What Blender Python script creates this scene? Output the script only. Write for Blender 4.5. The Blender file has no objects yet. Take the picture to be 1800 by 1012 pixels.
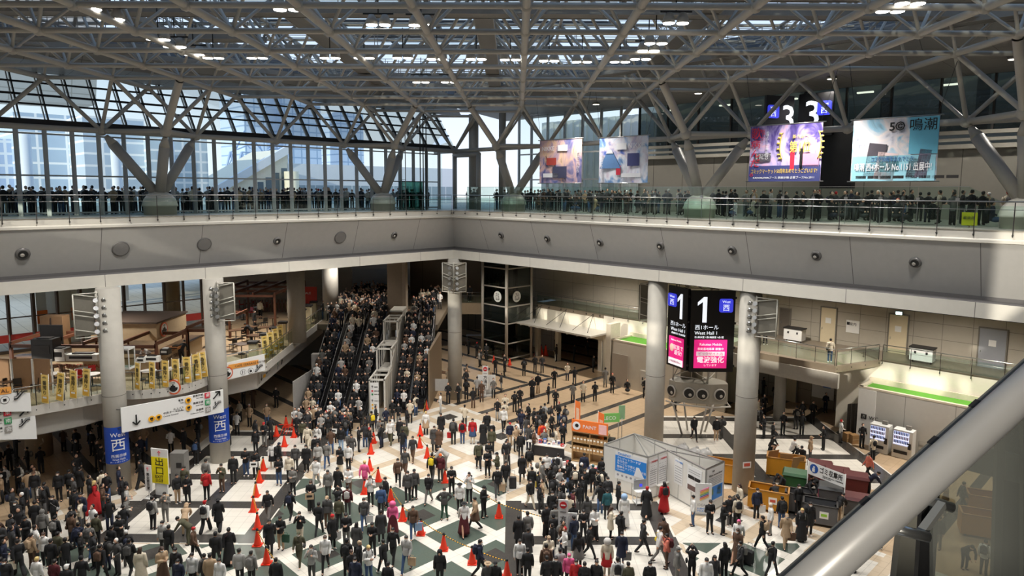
import bpy, bmesh, math, random
from mathutils import Vector, Matrix
R = math.radians
random.seed(7)
SC = bpy.context.scene
COL = SC.collection

# ------------------------------------------------------------------ camera
FPX, PCX, PCY, PITCH, ROLL, EYE = 1213.0, 900.0, 472.0, math.atan(136/1213), 0.0055, 17.0
cd = bpy.data.cameras.new('camera'); cam = bpy.data.objects.new('camera', cd); COL.objects.link(cam)
cd.sensor_width = 36.0; cd.lens = FPX/1800*36.0; cd.shift_y = -34/1800; cd.clip_start = 0.05; cd.clip_end = 900
FW = Vector((0, math.cos(PITCH), -math.sin(PITCH))); UP0 = Vector((0, math.sin(PITCH), math.cos(PITCH))); RT0 = Vector((1, 0, 0))
RT = RT0*math.cos(ROLL) + UP0*math.sin(ROLL); UP = UP0*math.cos(ROLL) - RT0*math.sin(ROLL)
EP = Vector((0, 0, EYE))
cam.matrix_world = Matrix(((RT.x, UP.x, -FW.x, EP.x), (RT.y, UP.y, -FW.y, EP.y), (RT.z, UP.z, -FW.z, EP.z), (0, 0, 0, 1)))
SC.camera = cam

# ------------------------------------------------------------------ sky, sun, exposure
w = bpy.data.worlds.new('sky'); SC.world = w; w.use_nodes = True
nt = w.node_tree; nt.nodes.clear()
_o = nt.nodes.new('ShaderNodeOutputWorld'); _b = nt.nodes.new('ShaderNodeBackground'); _tc = nt.nodes.new('ShaderNodeTexCoord')
_sx = nt.nodes.new('ShaderNodeSeparateXYZ'); _cr = nt.nodes.new('ShaderNodeValToRGB')
nt.links.new(_tc.outputs['Generated'], _sx.inputs[0]); nt.links.new(_sx.outputs['Z'], _cr.inputs[0])
nt.links.new(_cr.outputs[0], _b.inputs[0]); nt.links.new(_b.outputs[0], _o.inputs[0])
_e = _cr.color_ramp.elements
_e[0].position = 0.0; _e[0].color = (0.86, 0.90, 0.95, 1); _e[1].position = 0.75; _e[1].color = (0.36, 0.55, 0.92, 1)
_m = _e.new(0.18); _m.color = (0.62, 0.76, 0.95, 1)
_b.inputs[1].default_value = 1.3
sl = bpy.data.lights.new('sun', 'SUN'); sun = bpy.data.objects.new('sun', sl); COL.objects.link(sun)
sl.energy = 3.4; sl.angle = R(0.6); sl.color = (1.0, 0.93, 0.80)
_sh = (Vector((math.cos(R(45.45)), -math.sin(R(45.45)), 0))*-.22 + Vector((math.sin(R(45.45)), math.cos(R(45.45)), 0))*.975).normalized()
SUN_DIR = _sh*math.cos(R(13.9)) + Vector((0, 0, -math.sin(R(13.9))))   # low winter sun
sun.rotation_euler = SUN_DIR.to_track_quat('-Z', 'Y').to_euler()
# beams of the roof floodlights, aimed straight down
for x_, y_, e_ in ((-20, 32, 1), (-11, 37, 1), (-3, 38, 1), (6, 37, 1), (14, 34, 1), (-4, 28, 1), (-13, 28, 1), (6, 28, 1), (-22, 24, .8), (16, 27, .8), (-4, 46, .8), (4, 46, .6), (-12, 44, .7)):
    ld = bpy.data.lights.new('flood_beam', 'SPOT'); ld.energy = 4700*e_; ld.spot_size = R(120); ld.spot_blend = .7; ld.color = (1, .95, .88); ld.shadow_soft_size = .5
    lo = bpy.data.objects.new('flood_beam', ld); COL.objects.link(lo); lo.location = (x_, y_, 22.9)
# fill spots added to brighten the space under the gallery and the upper gallery
for s_, t_, z_, e_ in ((4, -12, 11.5, 1.0), (12, -12, 11.5, 1.0), (22, -12, 11.5, 1.0), (31, -12, 11.5, 1.2), (40, -12, 11.5, 1.2), (-5, -6, 11.5, .8), (-9, 14, 11.5, .7), (-8, 24, 11.5, .7), (-10, 4, 11.5, .35), (8, -8, 23.6, .35), (17, -8, 23.6, .35), (26, -8, 23.6, .35), (35, -8, 23.6, .35)):
    ld = bpy.data.lights.new('fill_beam', 'SPOT'); ld.energy = 3200*e_; ld.spot_size = R(140); ld.spot_blend = .6; ld.color = (1, .93, .84); ld.shadow_soft_size = .25
    lo = bpy.data.objects.new('fill_beam', ld); COL.objects.link(lo)
    a_ = R(45.45); lo.location = (-4.7786+s_*math.cos(a_)-t_*math.sin(a_), 55.4258-s_*math.sin(a_)-t_*math.cos(a_), z_-.1)
SC.view_settings.view_transform = 'Standard'; SC.view_settings.look = 'None'; SC.view_settings.gamma = 1.0
SC.view_settings.exposure = -0.05; SC.view_settings.use_curve_mapping = False
SC.cycles.max_bounces = 7; SC.cycles.diffuse_bounces = 4; SC.cycles.glossy_bounces = 3; SC.cycles.transmission_bounces = 4
SC.cycles.transparent_max_bounces = 24; SC.cycles.sample_clamp_indirect = 4.0; SC.cycles.use_denoising = True
SC.cycles.caustics_reflective = False; SC.cycles.caustics_refractive = False

# ------------------------------------------------------------------ places in the hall
# s runs along the wall on the right, t along the wall on the left, both away from the far corner
_al = R(45.45)
AX = Vector((math.cos(_al), -math.sin(_al), 0)); BX = Vector((-math.sin(_al), -math.cos(_al), 0))
C0 = Vector((-4.7786, 55.4258, 0))
TH = math.atan2(AX.y, AX.x)          # heading of the s axis
def L(s, t, z=0.0): return C0 + AX*s + BX*t + Vector((0, 0, z))
def ray(px, py): return FW + RT*((px-PCX)/FPX) - UP*((py-PCY)/FPX)
def at_z(px, py, z=0.0):
    d = ray(px, py); return EP + d*((z-EYE)/d.z)
def at_t(px, py, t):
    d = ray(px, py); return EP + d*((t-(EP-C0).dot(BX))/d.dot(BX))
def at_s(px, py, s):
    d = ray(px, py); return EP + d*((s-(EP-C0).dot(AX))/d.dot(AX))
def st(p): v = p-C0; return v.dot(AX), v.dot(BX), p.z
def proj(p):
    v = p-EP; d = v.dot(FW); return (PCX+FPX*v.dot(RT)/d, PCY-FPX*v.dot(UP)/d, d)

# ------------------------------------------------------------------ materials
class X:
    """a small expression over shader sockets"""
    nt = None
    def __init__(s, v): s.v = v
    @staticmethod
    def op(o, *a):
        n = X.nt.nodes.new('ShaderNodeMath'); n.operation = o
        for i, x in enumerate(a):
            x = x.v if isinstance(x, X) else x
            if isinstance(x, (int, float)): n.inputs[i].default_value = x
            else: X.nt.links.new(x, n.inputs[i])
        return X(n.outputs[0])
    def __add__(s, o): return X.op('ADD', s, o)
    def __sub__(s, o): return X.op('SUBTRACT', s, o)
    def __mul__(s, o): return X.op('MULTIPLY', s, o)
    def lt(s, o): return X.op('LESS_THAN', s, o)
    def gt(s, o): return X.op('GREATER_THAN', s, o)
    def per(s, off, p): return X.op('FLOORED_MODULO', s-off, p)
    def inv(s): return X.op('SUBTRACT', 1.0, s)
    def mx(s, o): return X.op('MAXIMUM', s, o)
    def rng(s, a, b): return s.gt(a)*s.lt(b)
def mixc(f, a, b):
    n = X.nt.nodes.new('ShaderNodeMix'); n.data_type = 'RGBA'
    for sock, v in ((n.inputs[0], f), (n.inputs[6], a), (n.inputs[7], b)):
        v = v.v if isinstance(v, X) else v
        if isinstance(v, tuple): sock.default_value = (*v, 1) if len(v) == 3 else v
        elif isinstance(v, (int, float)): sock.default_value = v
        else: X.nt.links.new(v, sock)
    return n.outputs[2]
def noise(scale, detail=3.0):
    n = X.nt.nodes.new('ShaderNodeTexNoise'); n.inputs['Scale'].default_value = scale; n.inputs['Detail'].default_value = detail
    c = X.nt.nodes.new('ShaderNodeTexCoord'); X.nt.links.new(c.outputs['Object'], n.inputs['Vector'])
    return n.outputs['Fac']
def begin(name):
    m = bpy.data.materials.new(name); m.use_nodes = True; X.nt = m.node_tree
    return m, m.node_tree.nodes['Principled BSDF']
def lin(c):
    return tuple((x/12.92 if x <= .04045 else ((x+.055)/1.055)**2.4) for x in (v/255 for v in c))
_mats = {}
def mat(name, rgb, rough=0.6, metal=0.0, var=0.10, scale=6.0, emit=0.0, bump=0.0):
    """rgb as 0-255 display values"""
    if name in _mats: return _mats[name]
    m, p = begin(name); c = lin(rgb)
    if var > 0:
        f = noise(scale, 4.0); lo = tuple(x*(1-var) for x in c); hi = tuple(min(1, x*(1+var)) for x in c)
        X.nt.links.new(mixc(X(f), lo, hi), p.inputs['Base Color'])
        if bump > 0:
            b = X.nt.nodes.new('ShaderNodeBump'); b.inputs['Strength'].default_value = bump; b.inputs['Distance'].default_value = .02
            X.nt.links.new(noise(scale*6, 3.0), b.inputs['Height']); X.nt.links.new(b.outputs[0], p.inputs['Normal'])
    else: p.inputs['Base Color'].default_value = (*c, 1)
    p.inputs['Roughness'].default_value = rough; p.inputs['Metallic'].default_value = metal
    if emit > 0:
        p.inputs['Emission Color'].default_value = (*c, 1); p.inputs['Emission Strength'].default_value = emit
    _mats[name] = m; return m
def glass(name, tint=(230, 245, 240), refl=0.12, dirt=0.0):
    if name in _mats: return _mats[name]
    m, p = begin(name); t = m.node_tree; t.nodes.remove(p); out = t.nodes['Material Output']
    tr = t.nodes.new('ShaderNodeBsdfTransparent'); tr.inputs[0].default_value = (*lin(tint), 1)
    gl = t.nodes.new('ShaderNodeBsdfGlossy'); gl.inputs['Roughness'].default_value = 0.02
    lw = t.nodes.new('ShaderNodeLayerWeight'); lw.inputs[0].default_value = 0.25
    f = X(lw.outputs['Fresnel'])*0.4 + refl*0.25
    mx = t.nodes.new('ShaderNodeMixShader'); t.links.new(f.v, mx.inputs[0]); t.links.new(tr.outputs[0], mx.inputs[1]); t.links.new(gl.outputs[0], mx.inputs[2])
    last = mx
    if dirt > 0:
        df = t.nodes.new('ShaderNodeBsdfDiffuse'); df.inputs[0].default_value = (.55, .56, .53, 1)
        m2 = t.nodes.new('ShaderNodeMixShader'); m2.inputs[0].default_value = dirt
        t.links.new(mx.outputs[0], m2.inputs[1]); t.links.new(df.outputs[0], m2.inputs[2]); last = m2
    t.links.new(last.outputs[0], out.inputs[0]); _mats[name] = m; return m
def lined(name, rgb, axis, pitch, off=0.0, width=0.03, line=(70, 68, 66), axis2=None, pitch2=1.0, off2=0.0, rough=.55, var=.06, scale=3.0, z=None):
    """a panel colour with thin joints at a regular pitch along a direction"""
    if name in _mats: return _mats[name]
    m, p = begin(name); c = lin(rgb); t = m.node_tree
    tc = t.nodes.new('ShaderNodeTexCoord'); sp = t.nodes.new('ShaderNodeSeparateXYZ'); t.links.new(tc.outputs['Object'], sp.inputs[0])
    x, y, zz = (X(sp.outputs[i]) for i in range(3))
    def along(a): return x*a[0] + y*a[1] + zz*a[2]
    f = along(axis).per(off, pitch).lt(width)
    if axis2 is not None: f = f.mx(along(axis2).per(off2, pitch2).lt(width))
    base = mixc(X(noise(scale, 4.0)), tuple(v*(1-var) for v in c), tuple(min(1, v*(1+var)) for v in c))
    t.links.new(mixc(f, base, lin(line)), p.inputs['Base Color']); p.inputs['Roughness'].default_value = rough
    _mats[name] = m; return m

M_steel = mat('painted_steel', (178, 172, 163), .45, 0, .05)
M_cream = mat('cream_steel', (205, 200, 186), .4, 0, .04)
M_dark = mat('dark_metal', (48, 46, 45), .5, .3)
M_chrome = mat('brushed_steel', (170, 170, 168), .28, .9, .05)
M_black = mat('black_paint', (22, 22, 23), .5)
M_white = mat('white_paint', (226, 226, 222), .5, 0, .03)
M_concrete = mat('cast_concrete', (168, 164, 155), .75, 0, .14, 1.6, bump=.15)
M_glass = glass('clear_glass', (238, 247, 244), .08)
M_glass_green = glass('green_glass', (150, 190, 178), .15)
M_glass_dark = glass('tinted_glass', (120, 130, 128), .35)
M_wood = mat('brown_wood', (96, 58, 40), .5, 0, .2, 4)
M_orange = mat('cone_orange', (228, 58, 30), .45, 0, .05)

# ------------------------------------------------------------------ mesh building
class MB:
    def __init__(s): s.v = []; s.f = []; s.m = []; s.sm = []
    def face(s, idx, mi=0, smooth=False): s.f.append(tuple(idx)); s.m.append(mi); s.sm.append(smooth)
    def quad(s, a, b, c, d, mi=0):
        n = len(s.v); s.v += [tuple(a), tuple(b), tuple(c), tuple(d)]; s.face((n, n+1, n+2, n+3), mi); return s
    def hexa(s, p, mi=0):
        n = len(s.v); s.v += [tuple(q) for q in p]
        for f in ((0, 3, 2, 1), (4, 5, 6, 7), (0, 1, 5, 4), (1, 2, 6, 5), (2, 3, 7, 6), (3, 0, 4, 7)): s.face([n+i for i in f], mi)
        return s
    def box(s, c, d, rz=0.0, mi=0, rx=0.0):
        hx, hy, hz = d[0]/2, d[1]/2, d[2]/2
        M = Matrix.Translation(Vector(c)) @ Matrix.Rotation(rz, 4, 'Z') @ Matrix.Rotation(rx, 4, 'X')
        return s.hexa([M @ Vector(q) for q in ((-hx, -hy, -hz), (hx, -hy, -hz), (hx, hy, -hz), (-hx, hy, -hz), (-hx, -hy, hz), (hx, -hy, hz), (hx, hy, hz), (-hx, hy, hz))], mi)
    def boxe(s, c, ex, ey, ez, mi=0):
        """box from half-extent vectors"""
        c = Vector(c); ex, ey, ez = Vector(ex), Vector(ey), Vector(ez)
        return s.hexa([c-ex-ey-ez, c+ex-ey-ez, c+ex+ey-ez, c-ex+ey-ez, c-ex-ey+ez, c+ex-ey+ez, c+ex+ey+ez, c-ex+ey+ez], mi)
    def beam(s, p0, p1, w, h, mi=0, up=(0, 0, 1)):
        p0, p1 = Vector(p0), Vector(p1); d = (p1-p0); l = d.length
        if l < 1e-6: return s
        d /= l; u = Vector(up)
        if abs(d.dot(u)) > .98: u = Vector((1, 0, 0))
        r = d.cross(u).normalized(); u = r.cross(d)
        return s.boxe((p0+p1)/2, d*l/2, r*w/2, u*h/2, mi)
    def tube(s, p0, p1, r0, r1=None, n=8, caps=True, mi=0):
        p0, p1 = Vector(p0), Vector(p1); r1 = r0 if r1 is None else r1
        d = (p1-p0); l = d.length
        if l < 1e-6: return s
        d /= l; u = Vector((0, 0, 1)) if abs(d.z) < .9 else Vector((1, 0, 0))
        a = d.cross(u).normalized(); b = d.cross(a); k = len(s.v)
        for p, r in ((p0, r0), (p1, r1)):
            for i in range(n):
                th = 2*math.pi*i/n; s.v.append(tuple(p + a*(math.cos(th)*r) + b*(math.sin(th)*r)))
        for i in range(n): s.face((k+i, k+(i+1) % n, k+n+(i+1) % n, k+n+i), mi, True)
        if caps:
            s.face([k+n-1-i for i in range(n)], mi); s.face([k+n+i for i in range(n)], mi)
        return s
    def path(s, pts, r, n=8, mi=0, closed=False):
        pts = [Vector(p) for p in pts]; m = len(pts); k = len(s.v)
        for i, p in enumerate(pts):
            d = (pts[min(i+1, m-1)]-pts[max(i-1, 0)]).normalized(); u = Vector((0, 0, 1)) if abs(d.z) < .9 else Vector((1, 0, 0))
            a = d.cross(u).normalized(); b = d.cross(a)
            for j in range(n):
                th = 2*math.pi*j/n; s.v.append(tuple(p+a*math.cos(th)*r+b*math.sin(th)*r))
        for i in range(m-1):
            for j in range(n): s.face((k+i*n+j, k+i*n+(j+1) % n, k+(i+1)*n+(j+1) % n, k+(i+1)*n+j), mi, True)
        s.face([k+n-1-j for j in range(n)], mi); s.face([k+(m-1)*n+j for j in range(n)], mi)
        return s
    def lathe(s, prof, c=(0, 0, 0), n=16, mi=0, rx=1.0, ry=1.0):
        k = len(s.v); c = Vector(c)
        for r, z in prof:
            for i in range(n):
                th = 2*math.pi*i/n; s.v.append((c.x+r*math.cos(th)*rx, c.y+r*math.sin(th)*ry, c.z+z))
        for a in range(len(prof)-1):
            for i in range(n): s.face((k+a*n+i, k+a*n+(i+1) % n, k+(a+1)*n+(i+1) % n, k+(a+1)*n+i), mi, True)
        s.face([k+n-1-i for i in range(n)], mi); s.face([k+(len(prof)-1)*n+i for i in range(n)], mi)
        return s
    def ball(s, c, r, n=10, m=6, mi=0, M=None):
        if not isinstance(r, (tuple, list)): r = (r, r, r)
        k = len(s.v); c = Vector(c)
        def P(v): v = Vector(v); v = (M @ v) if M is not None else v; return tuple(c+v)
        s.v.append(P((0, 0, -r[2])))
        for a in range(1, m):
            ph = -math.pi/2+math.pi*a/m
            for i in range(n):
                th = 2*math.pi*i/n; s.v.append(P((r[0]*math.cos(ph)*math.cos(th), r[1]*math.cos(ph)*math.sin(th), r[2]*math.sin(ph))))
        s.v.append(P((0, 0, r[2]))); last = len(s.v)-1
        for i in range(n):
            s.face((k, k+1+(i+1) % n, k+1+i), mi, True); s.face((last, last-n+i, last-n+(i+1) % n), mi, True)
        for a in range(m-2):
            for i in range(n): s.face((k+1+a*n+i, k+1+a*n+(i+1) % n, k+1+(a+1)*n+(i+1) % n, k+1+(a+1)*n+i), mi, True)
        return s
    def prism(s, poly, off, mi=0):
        """closed 3-D polygon pushed along off"""
        k = len(s.v); off = Vector(off); n = len(poly)
        s.v += [tuple(Vector(p)) for p in poly] + [tuple(Vector(p)+off) for p in poly]
        s.face(range(n-1, -1, -1), mi); s.face(range(n, 2*n), mi)
        s.f = [tuple(x if x >= k or True else x for x in f) for f in s.f]
        s.f[-2] = tuple(k+i for i in range(n-1, -1, -1)); s.f[-1] = tuple(k+n+i for i in range(n))
        for i in range(n): s.face((k+i, k+(i+1) % n, k+n+(i+1) % n, k+n+i), mi)
        return s
    def mesh(s, name, mats):
        me = bpy.data.meshes.new(name); me.from_pydata(s.v, [], s.f)
        for m in (mats if isinstance(mats, (list, tuple)) else [mats]): me.materials.append(m)
        me.polygons.foreach_set('material_index', s.m); me.polygons.foreach_set('use_smooth', s.sm)
        me.update(); return me
    def build(s, name, mats, parent=None, fix=False):
        me = s.mesh(name, mats)
        if fix:
            b = bmesh.new(); b.from_mesh(me); bmesh.ops.recalc_face_normals(b, faces=b.faces); b.to_mesh(me); b.free()
        o = bpy.data.objects.new(name, me); COL.objects.link(o)
        if parent is not None: o.parent = parent
        return o
def tag(o, label=None, cat=None, group=None, kind=None):
    if label: o['label'] = label
    if cat: o['category'] = cat
    if group: o['group'] = group
    if kind: o['kind'] = kind
    return o
def thing(name, loc, label, cat, rz=0.0, group=None, kind=None):
    o = bpy.data.objects.new(name, None); COL.objects.link(o); o.location = loc; o.rotation_euler = (0, 0, rz); o.empty_display_size = .2
    return tag(o, label, cat, group, kind)
def struct(o, label=None): o['kind'] = 'structure'; return tag(o, label)
def copy_tree(o, parent=None):
    c = o.copy(); COL.objects.link(c)
    if parent is not None: c.parent = parent
    for ch in list(o.children): copy_tree(ch, c)
    return c
_dg = None
_texts = {}
def text_mesh(body, size, align='LEFT', depth=.004, xs=1.0, vertical=False, gap=1.0, bold=0.0):
    key = (body, size, align, depth, xs, vertical, gap, bold)
    if key in _texts: return _texts[key]
    c = bpy.data.curves.new('lettering', 'FONT'); c.body = '\n'.join(body) if vertical else body; c.size = size; c.align_x = align
    c.extrude = depth; c.resolution_u = 2; c.offset = bold; c.space_line = gap
    o = bpy.data.objects.new('lettering', c); COL.objects.link(o); o.scale.x = xs
    dg = bpy.context.evaluated_depsgraph_get(); me = bpy.data.meshes.new_from_object(o.evaluated_get(dg))
    if xs != 1.0: me.transform(Matrix.Diagonal((xs, 1, 1, 1)))
    COL.objects.unlink(o); bpy.data.objects.remove(o); bpy.data.curves.remove(c)
    me.name = 'lettering'; _texts[key] = me; return me
def text(body, size, M, m, parent, align='LEFT', name='lettering', **kw):
    """lettering whose x / y run along the first two columns of M (local to parent)"""
    me = text_mesh(body, size, align, **kw).copy(); me.materials.clear(); me.materials.append(m)
    o = bpy.data.objects.new(name, me); COL.objects.link(o); o.parent = parent; o.matrix_local = M; return o
def text_fit(body, width, height, M, m, parent, align='CENTER', **kw):
    o = text(body, 1.0, M, m, parent, align, **kw); me = o.data; xs = [v.co.x for v in me.vertices]; ys = [v.co.y for v in me.vertices]
    fx, fy = width/(max(xs)-min(xs)), height/(max(ys)-min(ys)); cx = (max(xs)+min(xs))/2; cy = (max(ys)+min(ys))/2
    for v in me.vertices: v.co = Vector(((v.co.x-cx)*fx, (v.co.y-cy)*fy, v.co.z))
    return o
def face_mtx(o, ex, ey):
    ex, ey = Vector(ex).normalized(), Vector(ey).normalized(); ez = ex.cross(ey)
    return Matrix(((ex.x, ey.x, ez.x, o[0]), (ex.y, ey.y, ez.y, o[1]), (ex.z, ey.z, ez.z, o[2]), (0, 0, 0, 1)))
def front(x, z, y=0.0):   # a sign face that looks along local -Y
    return face_mtx((x, y, z), (1, 0, 0), (0, 0, 1))
# ================================================================== FLOOR
def floor_material():
    m, p = begin('hall_floor'); t = m.node_tree
    tc = t.nodes.new('ShaderNodeTexCoord'); sp = t.nodes.new('ShaderNodeSeparateXYZ'); t.links.new(tc.outputs['Object'], sp.inputs[0])
    x, y = X(sp.outputs[0]), X(sp.outputs[1])
    s = (x-C0.x)*AX.x + (y-C0.y)*AX.y; tt = (x-C0.x)*BX.x + (y-C0.y)*BX.y
    white, tan, dark, green = lin((226, 221, 210)), lin((196, 170, 138)), lin((58, 57, 56)), lin((78, 92, 84))
    tan2 = lin((205, 186, 160))
    # white squares with tan bands and small dark squares, lined up with the walls
    sq = s.per(2.35, 2.87).lt(2.2)*tt.per(2.1, 2.87).lt(2.2)
    dk = s.per(2.9, 5.74).lt(1.05)*tt.per(2.75, 5.74).lt(1.05)
    col = mixc(sq, tan2, white); col = mixc(dk, col, dark)
    # plain tan floor with dark bands
    tr = mixc(s.per(1.1, 3.0).lt(0.55), tan, dark); tl = mixc(tt.per(1.1, 3.0).lt(0.55), tan, dark)
    col = mixc(tt.lt(1.0), col, tr); col = mixc(s.lt(1.0), col, tl)
    # green terrazzo diamonds on white
    gs = s.per(13.75, 2.83).lt(2.2)*tt.per(13.4, 2.83).lt(2.2); gd = s.per(14.3, 5.66).lt(1.05)*tt.per(13.95, 5.66).lt(1.05)
    gcol = mixc(gd, mixc(gs, white, green), dark)
    gr = x.rng(-12.45, -0.27)*y.lt(39.3); gr = gr.mx(x.rng(8.4, 14)*y.lt(32.0)).mx(x.rng(-24, -12.45)*y.lt(31.6))
    col = mixc(gr, col, gcol)
    # square white fields with black bands, lined up with the middle of the hall
    by = y.per(31.75, 3.66).lt(0.82); bl = x.per(-13.2, 3.55).lt(0.72); br = x.per(-0.27, 7.5).lt(0.86)
    wl = mixc(by.mx(bl), white, dark); wr = mixc(by.mx(br), white, dark)
    regl = x.rng(-21.0, -12.4)*y.rng(31.7, 47.5); regr = x.rng(-0.27, 8.2)*y.rng(20, 36.5); regr = regr.mx(x.rng(10.4, 23.2)*y.rng(38.2, 51.2))
    col = mixc(regl, col, wl); col = mixc(regr, col, wr)
    # tile joints
    diag = X.op('MAXIMUM', s.per(0, .6).lt(.022), tt.per(0, .6).lt(.022)); orth = X.op('MAXIMUM', x.per(.3, .61).lt(.022), y.per(.3, .61).lt(.022))
    sel = regl.mx(regr); j = sel*orth + sel.inv()*diag
    n1 = X(noise(55, 2.0)); n2 = X(noise(1.2, 4.0))
    col = mixc(n2*0.16, col, lin((120, 110, 98)))
    col = mixc(n1.gt(.64)*0.22, col, lin((190, 186, 176)))
    col = mixc(j*0.30, col, lin((90, 84, 76)))
    t.links.new(col, p.inputs['Base Color']); p.inputs['Roughness'].default_value = .22
    p.inputs['Specular IOR Level'].default_value = .45
    return m
M_floor = floor_material()
f = MB(); P = [(-75, -6), (75, -6), (75, 110), (-75, 110)]
f.quad(*[(x, y, 0) for x, y in P]); fl = f.build('floor', M_floor); struct(fl, 'polished hall floor of white, tan, green and black terrazzo fields')

# ================================================================== RING BEAM and gallery deck above it
DECK = 15.45
PROF = [(0, 11.6), (0, 12.28), (.95, 12.28), (.95, 12.45), (0.02, 14.87), (-.05, 14.9), (-.05, 15.02), (.06, 15.08), (.06, 15.4), (0.0, DECK)]
def wall_strip(side, i0, i1, end=46.0):
    b = MB()
    for k in range(i0, i1):
        (d0, z0), (d1, z1) = PROF[k], PROF[k+1]
        if side == 'R': b.quad(L(-d0, -d0, z0), L(end, -d0, z0), L(end, -d1, z1), L(-d1, -d1, z1))
        else: b.quad(L(-d0, end, z0), L(-d0, -d0, z0), L(-d1, -d1, z1), L(-d1, end, z1))
    return b
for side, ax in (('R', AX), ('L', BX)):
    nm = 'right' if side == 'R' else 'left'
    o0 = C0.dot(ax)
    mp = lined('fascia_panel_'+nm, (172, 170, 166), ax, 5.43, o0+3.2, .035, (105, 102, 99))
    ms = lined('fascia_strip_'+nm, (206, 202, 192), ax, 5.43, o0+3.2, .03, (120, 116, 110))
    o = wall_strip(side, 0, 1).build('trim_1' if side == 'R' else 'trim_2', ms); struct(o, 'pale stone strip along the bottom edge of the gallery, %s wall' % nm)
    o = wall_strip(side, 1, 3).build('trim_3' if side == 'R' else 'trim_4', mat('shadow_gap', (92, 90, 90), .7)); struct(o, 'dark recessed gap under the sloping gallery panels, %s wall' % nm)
    o = wall_strip(side, 3, 4).build('wall_fascia_'+nm, mp); struct(o, 'sloping grey gallery front panels on the %s wall' % nm)
    o = wall_strip(side, 4, 9).build('trim_5' if side == 'R' else 'trim_6', mat('deck_edge', (198, 194, 184), .5, 0, .04)); struct(o, 'pale lip of the gallery deck on the %s side' % nm)
# gallery deck slabs and undersides
b = MB(); b.quad(L(0, 0, DECK), L(-30, -30, DECK), L(46, -30, DECK), L(46, 0, DECK)); b.quad(L(0, 0, DECK), L(0, 46, DECK), L(-30, 46, DECK), L(-30, -30, DECK))
struct(b.build('floor_gallery', mat('deck_paving', (150, 146, 138), .5)), 'pale paved upper gallery floor')
b = MB(); b.quad(L(0, 0, 11.6), L(46, 0, 11.6), L(46, -30, 11.6), L(-30, -30, 11.6)); b.quad(L(0, 0, 11.6), L(-30, -30, 11.6), L(-16, 46, 11.6), L(0, 46, 11.6))
struct(b.build('ceiling_under_gallery', mat('soffit', (120, 116, 110), .7)), 'grey soffit under the gallery')

# ================================================================== COLUMNS
M_sign_blue = mat('sign_blue', (24, 70, 170), .45, 0, .03)
def column(s, t, r, label, z1=11.6, joint=(5.6,)):
    c = L(s, t); k = thing('concrete_column', c, label, 'column', TH, 'round concrete columns under the gallery edge')
    b = MB(); b.tube((0, 0, 0), (0, 0, z1), r, r, 32); b.build('shaft', M_concrete, k)
    for z in joint:
        b = MB(); b.tube((0, 0, z-.012), (0, 0, z+.012), r+.006, r+.006, 32); b.build('joint_ring', mat('joint_grey', (96, 92, 86), .8), k)
    return k
colc = column(.1, -.1, .57, 'round concrete column at the far inner corner of the gallery')
colL1 = column(.45, 24.95, .60, 'round concrete column with a blue hall banner, beside the yellow exit sign')
colL2 = column(0.05, 19.1, .60, 'round concrete column with a blue hall banner, second along the cafe balcony')
colR1 = column(25.1, -.7, .60, 'round concrete column between the black hall screens and the yellow bins')
colR2 = column(19.0, -.7, .60, 'round concrete column behind the white exhibition booth')
def column_banner(col, z0, z1, r):
    # printed blue wrap around the shaft, facing the hall
    b = MB(); n = 40
    b.tube((0, 0, z0), (0, 0, z1), r, r, 40, False); o = b.build('hall_banner', M_sign_blue, col); o['label'] = 'blue wrap with white lettering'
    toc = (EP-col.location); ang = math.atan2(toc.y, toc.x) - TH + R(6)
    W_ = mat('print_white', (240, 240, 240), .5, 0, 0)
    def wrap(body, size, zc, xs=1.0):
        me = text_mesh(body, size, 'CENTER', xs=xs, depth=.002).copy()
        bm = bmesh.new(); bm.from_mesh(me)
        for q_ in range(-14, 15): bmesh.ops.bisect_plane(bm, geom=bm.verts[:]+bm.edges[:]+bm.faces[:], plane_co=(q_*.06, 0, 0), plane_no=(1, 0, 0))
        bm.to_mesh(me); bm.free()
        for v in me.vertices:
            a = ang + v.co.x/r; v.co = Vector(((r+.018+v.co.z)*math.cos(a), (r+.018+v.co.z)*math.sin(a), zc+v.co.y))
        me.materials.clear(); me.materials.append(W_); q = bpy.data.objects.new('lettering', me); COL.objects.link(q); q.parent = o
    wrap('West', .34, z1-.55); wrap('西', .78, z1-1.3); wrap('西展示棟', .2, z1-1.72); wrap('West Halls', .15, z1-1.9); wrap('西 1・2 / 西 3・4 ホール', .085, z1-2.02)
column_banner(colL1, 1.75, 3.85, .606); column_banner(colL2, 1.35, 3.45, .606)

# ================================================================== GALLERY RAILINGS
def railing(name, p0, p1, n, label, h=1.22, inner=False, z0=None):
    """glass balustrade between two floor points"""
    p0, p1 = Vector(p0), Vector(p1); k = thing(name, p0, label, 'railing'); d = (p1-p0); ln = d.length; u = d/ln; Z = Vector((0, 0, 1))
    sd = u.cross(Z)
    for i in range(n+1):
        c = u*(ln*i/n); b = MB()
        b.beam(c+Z*(-.28), c+Z*(h-.04), .05, .016); b.tube(c+Z*(-.2)-sd*.08, c+Z*(-.2)+sd*.08, .03, None, 8)
        b.build('post', M_dark, k)
    b = MB(); b.tube(Z*h, Z*h+d, .03, None, 10); b.build('handrail', M_chrome, k)
    b = MB(); b.tube(Z*(h-.34), Z*(h-.34)+d, .014, None, 6); b.build('mid_rail', M_chrome, k)
    for i in range(n):
        a, c = u*(ln*i/n+.03), u*(ln*(i+1)/n-.03); b = MB()
        b.boxe((a+c)/2+Z*(h/2-.06), (c-a)/2, sd*.006, Z*(h/2-.12)); b.build('glass_pane', M_glass, k)
    return k
railing('gallery_railing', L(0, 44, DECK), L(0, .12, DECK), 30, 'glass railing along the gallery edge in front of the tall window wall')
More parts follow.
